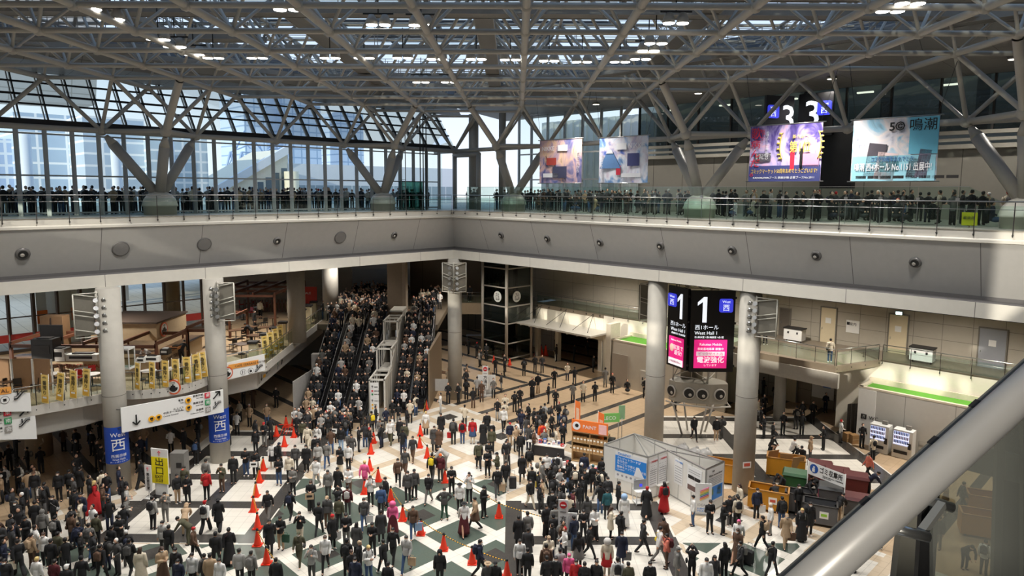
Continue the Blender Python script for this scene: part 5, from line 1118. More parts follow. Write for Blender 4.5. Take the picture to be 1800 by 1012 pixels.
text('NIKKE', .42, front(.25, -.75, -.06), M_bw, k2); bl(k2, 2.2, -.6, .9, .4, M_bw); bl(k2, 1.1, -h_+.55, 1.4, .28, M_bw); bl(k2, w_*.5, -h_*.75, 1.3, .8, mat('banner_slate', (70, 72, 100), .6)); bl(k2, w_*.3, -h_*.5, .9, .5, mat('banner_rust', (176, 70, 62), .6)); text('宴はこれから', .26, front(w_-.4, -1.0, -.06), M_bw, k2, vertical=True)
k2, w_, h_ = banner(1054, 1140, (242.5, 237), 322, -.9, wash('wash_snow', [(70, 92, 160), (120, 160, 206), (228, 230, 240), (210, 200, 214), (84, 110, 190)], .8, 9), 'hanging banner in snowy blue and white, second from the corner')
text('NIKKE', .46, front(w_-1.5, -.75, -.06), M_bw, k2); bl(k2, w_-2.0, -.62, .8, .4, M_bw); b = MB(); b.prism([(.1, 0, -2.0), (.75, 0, -.8), (1.05, 0, -.8), (1.8, 0, -2.0)], (0, -.02, 0)); o = b.build('mountain_shape', mat('banner_mountain', (90, 130, 180), .6), k2, True); o.location.y = -.04; b = MB(); b.prism([(.6, 0, -1.05), (.75, 0, -.8), (1.05, 0, -.8), (1.2, 0, -1.05)], (0, -.02, 0)); o = b.build('snow_cap', M_bw, k2, True); o.location.y = -.06
text('今年の冬もありがとう', .25, front(.12, -1.2, -.06), M_bw, k2, vertical=True); bl(k2, w_*.68, -h_+.5, 1.5, .25, M_bw); bl(k2, w_*.42, -h_*.72, .35, .6, M_bred); bl(k2, w_*.72, -h_*.5, .9, .8, M_navy)
k2, w_, h_ = banner(1320, 1447, (222, 217), 319, -.9, wash('wash_violet', [(48, 40, 96), (92, 76, 150), (190, 176, 222), (236, 190, 214), (70, 50, 90)], .75, 17), 'purple hanging banner with a gold laurel number and red lettering')
for q_, (s_, x_) in enumerate((('病んだ。', .28),)): text_fit(s_, .55, h_*.66, front(.36, -h_*.58, -.08), M_bred, k2, vertical=True)
text_fit('歌', .6, .6, front(.4, -.42, -.08), M_bred, k2); text_fit('全員エントリを死に物狂い', .18, h_*.5, front(1.02, -h_*.36, -.08), M_bw, k2, vertical=True); text_fit('殺到した。', .18, h_*.25, front(.78, -h_*.2, -.08), M_bred, k2, vertical=True)
bl(k2, w_/2, -h_+.42, w_-.02, .84, M_navy); text_fit('コミックマーケット50周年おめでとうございます!', w_*.92, .26, front(w_/2, -h_+.55, -.07), M_gold2, k2); text_fit('KADOKAWAブース 西展示棟 企業ブースNo.2011', w_*.85, .13, front(w_/2, -h_+.2, -.07), M_bw, k2)
text_fit('第1位', 1.1, .62, front(w_-1.1, -1.2, -.08), M_gold2, k2, bold=.012); text_fit('新作部門', .8, .2, front(w_-1.1, -.68, -.08), M_gold2, k2)
for sg in (-1, 1):
    b = MB(); b.path([(sg*(.85+.22*math.sin(a)), -.02, -.75-.75*math.cos(a)-.4) for a in [R(20+q_*20) for q_ in range(8)]], .03, 6)
    for q_ in range(6): a = R(30+q_*24); b.ball((sg*(.95+.22*math.sin(a)), -.02, -1.15-.75*math.cos(a)), (.1, .02, .05), 6, 4)
    o = b.build('laurel', M_gold2, k2); o.location = (w_-1.1, -.05, 0)
bl(k2, w_*.2, -h_+1.3, .9, .45, mat('banner_grey', (90, 86, 96), .6)); text('小説コミック\nまでも。', .15, front(w_*.2-.4, -h_+1.35, -.07), M_bw, k2); bl(k2, w_*.62, -h_*.62, .22, 1.1, M_bred); bl(k2, w_*.74, -h_*.62, .16, 1.1, M_print); bl(k2, w_*.86, -h_*.64, .9, .7, mat('banner_pink', (224, 150, 180), .6))
k2, w_, h_ = banner(1501, 1653, (211, 205), 319, -.9, wash('wash_pale', [(120, 130, 150), (214, 212, 222), (236, 224, 222), (150, 196, 220), (90, 96, 110)], .7, 29), 'pale blue hanging banner with a large booth number along its foot')
bl(k2, w_-.6, -.9, 1.2, 1.7, M_cyan); text('5©', .55, front(w_-2.1, -.62, -.07), M_print, k2, bold=.012); text('鳴潮', .6, front(w_-1.25, -.62, -.07), M_print, k2); bl(k2, w_/2, -h_+.62, w_-.1, 1.2, mat('banner_aqua', (150, 206, 222), .6, 0, .06)); bl(k2, 1.75, -h_+.7, .85, .5, mat('banner_teal', (70, 160, 170), .6)); text_fit('鳴潮 西4ホール No.1151 出展中!', w_*.9, .42, front(w_/2, -h_+.68, -.08), M_bw, k2, bold=.015); text_fit('コミケ50周年おめでとう!', w_*.5, .26, front(w_/2, -h_+1.06, -.08), mat('banner_blue_print', (50, 110, 170), .6), k2)
for q_ in range(8): bl(k2, .5+q_*.56, -h_+.2, .48, .14, M_print)
for x_, z_, w2_, h2_, c_ in ((1.1, -2.0, .8, 1.6, (74, 68, 78)), (1.6, -2.3, .9, 1.3, (226, 200, 200)), (2.8, -2.4, .5, .9, (80, 76, 86)), (3.2, -2.2, .5, 1.3, (120, 110, 130))): bl(k2, x_, z_, w2_, h2_, mat('banner_tone_%d' % c_[0], c_, .7, 0, .2, 3), 'colour_block', R(8))

# ================================================================== WALL NOZZLES AND SPEAKERS on the sloping panels
def panel_disc(side, px, py, r_, kind, label):
    dd = .46; p = at_s(px, py, -dd) if side == 'L' else at_t(px, py, -dd)
    f_ = max(0, min(1, (p.z-12.45)/(14.87-12.45))); dd = .95-.93*f_; p = at_s(px, py, -dd) if side == 'L' else at_t(px, py, -dd)
    nrm = ((AX if side == 'L' else BX)*2.42 - Vector((0, 0, .93))).normalized(); ex = (Vector((0, 0, 1))).cross(nrm).normalized(); ey = nrm.cross(ex)
    k = thing('air_nozzle' if kind == 'n' else 'wall_speaker', p, label, 'air nozzle' if kind == 'n' else 'speaker'); k.matrix_world = face_mtx(p, ex, ey)
    if kind == 'n':
        MB().lathe([(r_, 0), (r_*.98, .05), (r_*.7, .1)], (0, 0, 0), 26).build('ring', mat('nozzle_grey', (110, 108, 106), .4, .2), k); MB().lathe([(r_*.66, .09), (r_*.66, .11)], (0, 0, 0), 22).build('mouth', M_black, k); MB().lathe([(r_*.36, .1), (r_*.2, .14)], (-.04, -.04, 0), 14).build('jet', M_steel, k)
    else: MB().lathe([(r_, 0), (r_*.98, .04), (r_*.9, .06)], (0, 0, 0), 30).build('ring', mat('speaker_ring', (96, 94, 92), .5), k); MB().lathe([(r_*.86, .05), (r_*.84, .07)], (0, 0, 0), 28).build('grille', mat('speaker_grille', (124, 122, 120), .7), k)
for px, py, r_, kd, lb in ((40, 446, .34, 'n', 'small round air nozzle on the left sloping panels, nearest the picture edge'), (212, 437, .46, 's', 'large round grey speaker on the left sloping panels, nearer of two side by side'), (359, 429, .44, 's', 'large round grey speaker on the left sloping panels, second from the edge'), (487, 423, .27, 'n', 'small round air nozzle between two large speakers'), (598, 417, .46, 's', 'large round grey speaker nearest the inner corner'), (693, 413, .27, 'n', 'small round air nozzle nearest the inner corner on the left panels')): panel_disc('L', px, py, r_, kd, lb)
for q_, (px, py) in enumerate(((881, 413), (962, 419), (1055, 426), (1161, 432), (1287, 440), (1435, 449), (1609, 461))): panel_disc('R', px, py, .27, 'n', 'small round air nozzle on the right sloping panels, %s from the inner corner' % ords[q_])

# ================================================================== LIGHT CAGES at the column heads
def cage(p, rz, h_, w_, label, a1=45, a2=-45):
    k = thing('light_cage', p, label, 'light fitting', rz); 
    for sg, an in ((-1, a1), (1, a2)):
        ex = Vector((math.cos(R(an))*sg, -abs(math.sin(R(an)))*1, 0)) if False else Vector((sg*math.cos(R(35)), .0+math.sin(R(35)), 0))
        P0_, P1_ = Vector((0, -.35, 0)), Vector((0, -.35, 0))+ex*w_
        b = MB()
        for p_ in (P0_, P1_): b.tube(p_, p_+Vector((0, 0, h_)), .035, None, 6)
        for z in (0, .08*h_, .42*h_, .52*h_, h_*.9, h_): b.tube(P0_+Vector((0, 0, z)), P1_+Vector((0, 0, min(h_, z+(.12*h_ if 0 < z < h_ else 0)))), .028, None, 6)
        b.build('frame', mat('cage_pale', (200, 198, 186), .4), k)
        b = MB(); m_ = (P0_+P1_)/2; b.boxe(m_+Vector((0, .12, h_/2)), ex*w_*.46, Vector((0, 0, 1)).cross(ex)*.02, Vector((0, 0, h_*.46))); b.build('reflector', mat('reflector_dim', (120, 116, 106), .5), k)
    for q_ in range(10):
        x_, z = (-.22 if q_ % 2 else .22), .25+(q_//2)*h_/5.6; o = thing  # noqa
        b = MB(); b.tube((x_, -.45, z), (x_*1.4, -.62, z+.08), .10, .13, 10); b.build('spotlight', M_chrome, k)
    MB().tube((0, -.3, -.1), (0, -.3, h_+.1), .06, None, 8).build('mast', M_steel, k); return k
def cage_at(px, pyb, pyt, Y, w_, label, rz):
    d0 = ray(px, pyb); p = EP+d0*(Y/d0.y); d1 = ray(px, pyt); q_ = EP+d1*(Y/d1.y); return cage(p, rz, q_.z-p.z, w_, label)
cage_at(798, 513, 462, 54.0, 1.15, 'three sided cage of spotlights round the head of the far corner column', 0)
cage_at(166, 590, 514, 37.0, 1.1, 'cage of spotlights beside the first blue bannered column', R(70))
cage_at(392, 562, 496, 41.5, 1.0, 'cage of spotlights beside the second blue bannered column', R(-30))
cage_at(1136, 562, 496, 45.5, .95, 'narrow cage of spotlights beside the column behind the white booth', R(60))
cage_at(1336, 590, 522, 37.4, 1.15, 'cage of spotlights beside the column next to the yellow bins', R(-75))

# ================================================================== CONES with barrier bars
cone0 = None
M_stripe = mat('cone_band', (250, 236, 220), .5)
def cone(p, label, grp='traffic cones along the barrier lines', sc=1.0):
    global cone0
    if cone0 is None:
        k = thing('traffic_cone', p, label, 'traffic cone', 0, grp); b = MB(); b.box((0, 0, .02), (.38, .38, .04)); b.lathe([(.17, .04), (.155, .08), (.035, .70), (.03, .72)], (0, 0, 0), 18); b.build('body', M_orange, k); b = MB(); b.tube((0, 0, .68), (0, 0, .76), .05, .045, 12); b.build('bar_ring', M_black, k); cone0 = k
    else: k = copy_tree(cone0); k.location = p; k['label'] = label; k['group'] = grp
    k.scale = (sc, sc, sc); return k
M_barb = lined('barrier_tape', (230, 176, 40), (1, 0, 0), .16, 0, .08, (24, 22, 20)); bars = []
def bar(p, q, label, sag=.0):
    p, q = Vector(p), Vector(q); k = thing('barrier_bar', p, label, 'barrier bar', math.atan2((q-p).y, (q-p).x), 'barrier bars between the cones'); ln = (q-p).length
    MB().path([(ln*i/8, 0, -sag*4*(i/8)*(1-i/8)) for i in range(9)], .022, 6).build('bar', M_barb, k)
    for x_ in (0.03, ln-.03): MB().tube((x_, 0, 0), (x_, 0, .05), .06, None, 8).build('end_ring', M_black, k)
lines = (('lower line', [(127, 1020), (464, 991)], 0), )
CL = {'the row in front of the exit sign': [(490, 1022), (469, 990), (453, 958), (453, 928), (446, 898), (450, 872), (456, 847), (463, 826), (486, 766), (500, 784)],
      'the row by the escalator exit': [(641, 867), (650, 826), (652, 797), (657, 778), (665, 845)],
      'the long diagonal row across the hall': [(749, 719), (739, 765), (738, 786), (751, 804), (782, 847), (708, 914), (740, 939), (780, 966), (830, 990), (877, 909), (891, 1014), (687, 880)],
      'the cluster by the white hoarding': [(503, 750), (516, 748), (517, 768)]}
rowo = ['nearest', 'second nearest', 'third nearest', 'fourth nearest', 'fifth nearest', 'sixth nearest', 'seventh nearest', 'eighth nearest', 'ninth nearest', 'tenth nearest', 'eleventh nearest', 'twelfth nearest']
for nm, pts in CL.items():
    ps = sorted(pts, key=lambda q: -q[1])
    for q_, (px, py) in enumerate(ps): cone(at_z(px, py), 'orange cone in %s, %s to the viewer' % (nm, rowo[q_]), sc=1.12)
def barpx(a_, c_, label, sag=.05):
    p, q = at_z(*a_), at_z(*c_); p.z = q.z = .76; bar(p, q, label, sag)
for n_, (a_, c_) in enumerate((((490, 1022), (469, 990)), ((469, 990), (453, 958)), ((453, 928), (446, 898)), ((446, 898), (450, 872)), ((450, 872), (456, 847)), ((456, 847), (463, 826)))): barpx(a_, c_, 'striped bar joining cones in front of the exit sign, %s to the viewer' % rowo[n_], .0)
for n_, (a_, c_) in enumerate((((891, 1014), (830, 990)), ((830, 990), (780, 966)), ((780, 966), (740, 939)), ((740, 939), (708, 914)), ((708, 914), (687, 880)), ((665, 845), (641, 867)), ((782, 847), (751, 804)), ((751, 804), (738, 786)), ((739, 765), (749, 719)), ((877, 909), (782, 847)), ((1000, 945), (877, 909)))): barpx(a_, c_, 'striped bar of the diagonal cone row, %s to the viewer' % rowo[n_], .06)
for q_, (px, py) in enumerate(((943, 624), (951, 624), (959, 624), (868, 636), (896, 641))): 
    lb = ('in the stack against the entrance wall, first', 'in the stack against the entrance wall, middle', 'in the stack against the entrance wall, last', 'at the left foot of the lift tower', 'at the front corner of the lift tower')[q_]
    cone(at_z(px, py), 'orange cone %s' % lb, 'cones by the lift tower', 1.5 if q_ < 3 else 1.0)
b = thing('folded_barrier', at_z(508, 765), 'red folded metal barrier beside the cone cluster', 'barrier')
for q_ in range(7): MB().beam((q_*.2-.6, 0, .1), (q_*.2-.3, .1, .8), .03, .03).build('slat', M_orange, b)
MB().beam((-.7, .05, .75), (.8, .05, .8), .04, .04).build('rail', M_orange, b)

# ================================================================== FREE-STANDING SIGNS
k2 = thing('exit_sign', at_z(283, 872), 'tall white and yellow exit sign with black characters beside the first blue column', 'sign', R(-14))
MB().box((.05, 0, 1.75), (1.08, .06, 2.0)).build('panel', M_board, k2); MB().box((.05, -.04, 1.52), (1.05, .02, 1.5)).build('yellow_field', mat('exit_yellow', (244, 226, 20), .5, 0, .02), k2); text_fit('出口', .5, .95, front(.05, 1.78, -.06), M_print, k2, vertical=True); text('EXIT', .26, front(-.26, 1.07, -.06), M_print, k2); text('りんかい線\nゆりかもめ', .1, front(-.25, .95, -.06), M_print, k2); o = arrow(k2, .05, 2.5, .3, 0); o.data.materials[0] = mat('arrow_pink', (240, 120, 130), .5, 0, 0)
MB().box((.05, .05, .45), (.8, .1, .9)).build('lower_panel', M_board, k2); MB().box((.05, .0, .03), (.95, .5, .06)).build('foot', M_dark, k2)
k2 = thing('changing_room_sign', at_z(271, 868)+Vector((0, -.5, 0)), 'narrow white sign with a pink arrow leaning in front of the yellow exit sign', 'sign', R(-14)); MB().box((0, 0, 1.15), (.42, .05, 1.5)).build('panel', M_board, k2); text_fit('男女更衣室', .2, .95, front(0, .98, -.035), M_print, k2, vertical=True); o = arrow(k2, 0, 1.68, .22, 0); o.data.materials[0] = mat('arrow_pink', (240, 120, 130)); MB().box((0, 0, .2), (.05, .05, .4)).build('post', M_white, k2); MB().box((0, 0, .02), (.4, .4, .04)).build('foot', M_white, k2)
k2 = thing('information_kiosk', at_z(303, 865)+Vector((0, 1, 0)), 'grey kiosk cabinet with a small red light behind the exit sign', 'kiosk'); MB().box((0, 0, 1.0), (.8, .6, 2.0)).build('cabinet', mat('kiosk_grey', (120, 118, 114), .5), k2); MB().box((.1, -.31, 1.3), (.3, .02, .3)).build('screen', M_dark, k2); MB().box((.3, -.32, 1.05), (.05, .03, .05)).build('red_light', mat('light_red', (255, 30, 20), .4, 0, 0, emit=3), k2)
def oneway(p, rz, label, s_=1.0):
    k = thing('one_way_sign', p, label, 'sign', rz); MB().box((0, 0, 1.55*s_), (.46*s_, .05, 1.9*s_)).build('panel', M_board, k); MB().tube((0, -.03, 2.25*s_), (0, -.05, 2.25*s_), .17*s_, None, 22).build('no_entry_disc', mat('no_entry_red', (206, 30, 40), .5, 0, 0), k); MB().box((0, -.06, 2.25*s_), (.22*s_, .02, .055*s_)).build('no_entry_bar', M_white, k)
    text_fit('一方通行', .3*s_, 1.2*s_, front(0, 1.32*s_, -.035), M_print, k, vertical=True); MB().box((0, .05, .3*s_), (.06, .06, .7*s_)).build('post', M_white, k); MB().box((.2, .25, .06), (.8*s_, .55, .12)).build('foot', mat('sign_base', (190, 186, 180), .4), k); return k
k2 = oneway(at_z(989, 966), R(-8), 'tall white one way sign with a red disc in the middle of the hall'); MB().box((.36, .12, .95), (.62, .06, 1.75)).build('side_panel', M_board, k2)
oneway(at_z(853, 697), R(-5), 'white one way sign with a red no entry disc near the far corner column', 1.05)
k2 = thing('standing_board', at_z(861, 697)+Vector((0, .6, 0)), 'plain white standing board behind the far one way sign', 'board'); MB().box((-.3, 0, 1.0), (1.5, .06, 1.4)).build('panel', M_board, k2); MB().box((-.3, 0, .15), (1.2, .4, .3)).build('foot', mat('sign_base', (190, 186, 180)), k2)
k2 = thing('standing_board', at_z(772, 698), 'wide white board screen at the foot of the far corner column', 'board'); MB().box((0, 0, 1.05), (2.0, .05, 1.0)).build('panel', mat('board_pale', (206, 204, 200), .5), k2)
for x_ in (-.9, .9): MB().beam((x_, 0, 0), (x_, 0, .6), .05, .05).build('leg', M_chrome, k2)

# ================================================================== EXHIBITION BOOTH
M_bp = mat('booth_panel', (222, 220, 214), .5, 0, .03); M_al = mat('booth_aluminium', (168, 168, 166), .35, .5)
bo = at_z(1143, 860); booth = thing('exhibition_booth', bo, 'white panel exhibition booth with posters in the middle right of the hall', 'booth'); BH = 2.5
tp = [at_z(x, y, BH) for x, y in ((1062, 781), (1139, 803), (1173, 791), (1241, 825), (1273, 811), (1115, 762))]
def bpan(a_, c_, n):
    u = c_-a_
    for q_ in range(n):
        p, q = a_+u*(q_/n), a_+u*((q_+1)/n); m_ = (p+q)/2-bo; sd = u.normalized().cross(Vector((0, 0, 1)))
        b = MB(); b.boxe((m_.x, m_.y, BH/2), (q-p)*.485, sd*.02, Vector((0, 0, BH/2-.05))); b.build('panel', M_bp, booth)
        b = MB(); pp_ = p-bo; b.box((pp_.x, pp_.y, BH/2), (.06, .06, BH)); b.beam((pp_.x, pp_.y, BH), ((q-bo).x, (q-bo).y, BH), .06, .06); b.beam((pp_.x, pp_.y, .05), ((q-bo).x, (q-bo).y, .05), .06, .06); b.build('frame_bar', M_al, booth)
for i_, j_, n_ in ((0, 1, 3), (1, 2, 2), (2, 3, 3), (3, 4, 1), (4, 5, 4), (5, 0, 2)): bpan(tp[i_], tp[j_], n_)
for i_, j_ in ((2, 5), (2, 4), (3, 4), (1, 5)):
    b = MB(); a_, c_ = tp[i_]-bo, tp[j_]-bo; b.beam((a_.x, a_.y, BH), (c_.x, c_.y, BH), .05, .06); b.build('cross_bar', M_al, booth)
def poster(a_, c_, f0, f1, z0, z1, m, label, texts=(), extra=()):
    u = (c_-a_); u.z = 0; ln = u.length; rz = math.atan2(u.y, u.x); p = a_+u*f0; k = thing('poster', Vector((p.x, p.y, z0)), label, 'poster', rz); w_ = ln*(f1-f0); h_ = z1-z0
    MB().box((w_/2, -.035, h_/2), (w_, .012, h_)).build('sheet', m, k)
    for x0, x1, y0, y1, mm in extra: MB().box((w_*(x0+x1)/2, -.045, h_*(y0+y1)/2), (w_*(x1-x0), .012, h_*(y1-y0))).build('print_block', mm, k)
    for s_, sz, x_, y_, mm in texts: text(s_, sz, front(w_*x_, h_*y_, -.055), mm, k)
    return k, w_, h_
M_pblue = mat('poster_blue', (44, 134, 220), .45, 0, .04); M_pr = mat('poster_sheet', (232, 232, 232), .5, 0, .02)
k2, w_, h_ = poster(tp[0], tp[1], .28, .98, .75, 2.35, M_pr, 'large blue and white payment poster on the front wall of the booth', [('CirclePAY', .2, .08, .90, M_pblue), ('クレジットカードが\nあなたの\nサークルで使える\n簡単キャッシュレス決済', .17, .06, .74, M_bw), ('CirclePAY', .12, .06, .34, M_bw)], [(0.0, 1, .28, .86, M_pblue)])
b = MB(); b.prism([(w_*.62, -.06, h_*.28), (w_*.7, -.06, h_*.62), (w_*.78, -.06, h_*.62), (w_*.86, -.06, h_*.45), (w_*.95, -.06, h_*.28)], (0, -.01, 0)); b.build('hand_shape', M_bw, k2, True)
for q_ in range(6): MB().tube((w_*(.1+.14*q_), -.05, h_*.16), (w_*(.1+.14*q_), -.06, h_*.16), .07, None, 12).build('round_logo', mat('logo_grey', (150, 150, 160), .5, 0, 0), k2)
for q_ in range(2): poster(tp[1], tp[2], .06+.48*q_, .48+.48*q_, .7, 2.3, M_pr, 'white text sheet on the side wall of the booth, %s the front edge' % ('nearer' if q_ == 0 else 'further from'), [('ご利用案内', .12, .1, .88, mat('print_red', (200, 50, 60), .5, 0, 0)), ('・・・・・・\n・・・・・・\n・・・・・\n・・・・・・', .14, .1, .72, M_print)], [(.1, .9, .1+.08*n_, .13+.08*n_, mat('print_grey', (170, 170, 172), .6, 0, 0)) for n_ in range(7)])
poster(tp[2], tp[3], .22, .44, .9, 2.3, M_pr, 'white notice sheet on the inner wall of the booth, nearest its corner', [('イベント案内', .1, .1, .9, M_pblue)], [(.1, .9, .1+.1*n_, .13+.1*n_, mat('print_grey', (170, 170, 172))) for n_ in range(7)])
poster(tp[2], tp[3], .56, .92, .9, 2.3, M_pr, 'notice sheet with dark photographs on the inner wall of the booth', [], [(.08, .5, .5, .64, M_print), (.52, .92, .5, .64, M_print), (.05, .95, .05, .25, mat('photo_dark', (110, 84, 80), .5, 0, .3, 9)), (.1, .9, .75, .78, mat('print_grey', (170, 170, 172))), (.1, .9, .84, .87, mat('print_grey', (170, 170, 172)))])
k2, w_, h_ = poster(tp[3], tp[4], .04, .96, .55, 2.42, M_pr, 'poster with a blue and green map on the end wall of the booth', [('IDEA', .1, .3, .9, M_print), ('Where are you from?', .14, .1, .78, M_print)], [(.05, .95, .05, .45, M_pblue), (.1, .4, .2, .4, mat('map_green', (150, 180, 70), .5, 0, .2, 6)), (.62, .85, .15, .42, mat('map_green', (150, 180, 70)))]+[(.1, .9, .5+.05*n_, .52+.05*n_, mat('print_grey', (170, 170, 172))) for n_ in range(5)])
k2 = thing('roll_up_banner', at_z(1235, 905), 'small white board with slanting coloured stripes leaning at the booth corner', 'sign', R(-8)); MB().box((0, 0, .9), (.85, .05, 1.7)).build('panel', M_board, k2)
for q_, c_ in enumerate(((240, 120, 170), (240, 150, 60), (240, 200, 60), (120, 180, 80), (80, 120, 200), (230, 90, 90), (250, 190, 80))): b = MB(); b.box((0, 0, 0), (.5, .02, .035)); o = b.build('stripe', mat('stripe_%d' % q_, c_, .5, 0, 0), k2); o.location = (.05, -.035, 1.45-.085*q_); o.rotation_euler.y = R(-28)
text('IDEA', .2, front(-.3, .5, -.03), mat('print_grey', (170, 170, 172)), k2); text('SUBMIT\nYOUR ART', .13, front(-.3, .32, -.03), M_pblue, k2); MB().box((0, .1, .03), (.9, .4, .06)).build('foot', M_chrome, k2)
k2 = thing('folding_table', at_z(1168, 866), 'white folding table inside the booth beside the person in red', 'table', R(38)); MB().box((0, 0, .7), (1.7, .55, .04)).build('table_top', M_tw, k2)
for x_ in (-.75, .75):
    for y_ in (-.2, .2): MB().tube((x_, y_, 0), (x_, y_, .7), .015, None, 6).build('leg', M_chrome, k2)
k2 = thing('display_cart', at_z(1128, 884), 'white rolling cart with a grey display screen in front of the booth', 'cart', R(12))
b = MB(); b.box((0, 0, .12), (.9, .6, .04)); b.box((0, 0, .75), (.9, .6, .04))
for x_ in (-.42, .42):
    for y_ in (-.27, .27): b.box((x_, y_, .42), (.04, .04, .8))
b.build('frame', M_white, k2); MB().box((-.1, .1, 1.05), (.7, .06, .55)).build('screen', mat('screen_pale', (150, 154, 156), .3), k2); MB().box((-.05, .06, 1.0), (.15, .02, .15)).build('screen_mark', M_blueicon, k2)

# ================================================================== SALES STALLS
st_o = at_z(1036, 815); k2 = thing('stall_shelf', st_o, 'orange headed stall with shelves of brown boxes', 'stall', R(-24))
b = MB(); b.box((0, .45, 1.0), (2.3, .04, 2.0))
for x_ in (-1.15, 0, 1.15): b.box((x_, .2, 1.0), (.05, .5, 2.0))
for z in (.05, .7, 1.3, 1.95): b.box((0, .2, z), (2.3, .5, .04))
b.build('shelving', mat('shelf_wood', (170, 140, 100), .5), k2); MB().box((1.35, .2, .9), (.36, .5, 1.8)).build('side_panel', M_black, k2)
MB().box((0, -.08, 2.4), (2.35, .06, .75)).build('header', mat('stall_orange', (240, 124, 52), .5, 0, .03), k2); text('PAINT', .32, front(-.45, 2.28, -.12), M_bw, k2); MB().tube((-.85, -.12, 2.4), (-.85, -.14, 2.4), .26, None, 22).build('logo_disc', M_bw, k2); MB().tube((-.82, -.145, 2.42), (-.82, -.15, 2.42), .12, None, 16).build('logo_core', M_black, k2); MB().box((.85, -.12, 2.36), (.5, .02, .6)).build('picture_block', mat('stall_pink', (240, 190, 190), .5, 0, .15, 5), k2)
bx = None
for q_ in range(20):
    s_ = (-1.0+.23*(q_ % 5)+(1.08 if q_ >= 10 else 0), .12, .09+.62*((q_//5) % 2)+.62); pw_ = Matrix.Translation(st_o) @ Matrix.Rotation(R(-24), 4, 'Z') @ Vector(s_)
    if bx is None:
        bx = thing('cardboard_box', pw_, '', 'box', R(-24), 'brown boxes on the orange stall shelves'); MB().box((0, 0, .16), (.2, .3, .32)).build('carton', mat('cardboard', (176, 138, 92), .7, 0, .08), bx); MB().box((0, -.155, .2), (.12, .01, .1)).build('carton_label', M_paper, bx); o = bx
    else: o = copy_tree(bx); o.location = pw_
    o['label'] = 'brown cardboard box on the %s shelf, %s half of the orange stall' % (('lower', 'upper')[(q_//5) % 2], ('left', 'right')[q_//10]); o['group'] = 'brown boxes on the orange stall, %s %s' % (('lower', 'upper')[(q_//5) % 2], ('left', 'right')[q_//10])
for nm, px, py, lb in (('a', 1014, 790, 'tall orange stall flag standing behind the shelf'), ('b', 1055, 815, 'tall orange stall flag at the outer end of the shelf')):
    k2 = thing('stall_flag', at_z(px, py), lb, 'flag', R(-60)); MB().box((0, 0, 2.35), (.6, .02, 1.9)).build('cloth', mat('stall_orange', (240, 124, 52)), k2); MB().tube((-.3, 0, 0), (-.3, 0, 3.35), .02, None, 6).build('pole', M_white, k2); MB().box((.05, -.02, 2.4), (.35, .01, .9)).build('print', mat('stall_pale', (246, 200, 170), .5, 0, .2, 5), k2); MB().box((-.3, 0, .03), (.4, .4, .06)).build('foot', M_dark, k2)
k2 = thing('stall_sign', at_z(1079, 815)+Vector((0, 2.2, 0)), 'green sign with white capitals rising behind the booth', 'sign', R(8)); MB().box((0, 0, 2.25), (1.35, .05, .6)).build('panel', mat('sign_lime', (120, 190, 100), .5, 0, .03), k2); text('ELECO', .34, front(-.6, 2.12, -.03), M_bw, k2); MB().box((.85, .1, 2.55), (.42, .05, .95)).build('flag_panel', mat('sign_sage', (140, 180, 140), .5, 0, .05), k2)
for x_ in (-.6, .6, .85): MB().tube((x_, .03, 0), (x_, .03, 2.2), .025, None, 6).build('post', M_chrome, k2)
for q_, (px, py, rz, w_, lb) in enumerate(((965, 800, -20, 2.2, 'stall table of white boxed goods among the crowd, nearest the orange shelf'), (985, 838, -20, 1.8, 'stall table of boxed goods in front of the orange shelf'), (945, 788, 60, 1.8, 'stall table of goods at the far end of the crowded stall'), (1046, 848, -20, 1.6, 'stall table with leaflets beside the booth wall'))):
    k2 = thing('stall_table', at_z(px, py), lb, 'table', R(rz)); MB().box((0, 0, .72), (w_, .7, .05)).build('table_top', M_tw, k2); MB().box((0, -.3, .38), (w_, .04, .66)).build('table_skirt', mat('skirt_dark', (40, 38, 40), .7), k2)
    for n_ in range(7):
        c_ = ((226, 222, 216), (200, 60, 60), (90, 120, 180), (240, 220, 200), (230, 230, 236))[(n_+q_) % 5]; x_ = -w_/2+.2+n_*(w_-.4)/6
        pw_ = k2.matrix_basis @ Vector((x_, .05*((n_ % 3)-1), .745)); g = thing('boxed_goods', Matrix.Translation(at_z(px, py)) @ Matrix.Rotation(R(rz), 4, 'Z') @ Vector((x_, .05*((n_ % 3)-1), .747)), 'small %s goods box on the %s' % (('white', 'red', 'blue', 'cream', 'pale lilac')[(n_+q_) % 5], ('stall table nearest the orange shelf', 'stall table in front of the orange shelf', 'far end stall table', 'leaflet table beside the booth')[q_]), 'goods', R(rz+n_*9), 'small boxes of goods on the stall tables, table %s' % 'abcd'[q_]); h_ = .16+.08*(n_ % 3)
        b = MB(); b.box((0, 0, h_/2), (.2, .14, h_)); b.build('carton', mat('goods_%d' % ((n_+q_) % 5), c_, .5, 0, .05), g); MB().box((0, -.075, h_*.55), (.14, .01, h_*.5)).build('front_print', mat('goods_print_%d' % (n_ % 2), ((240, 200, 200), (70, 90, 150))[n_ % 2], .5, 0, .2, 9), g)

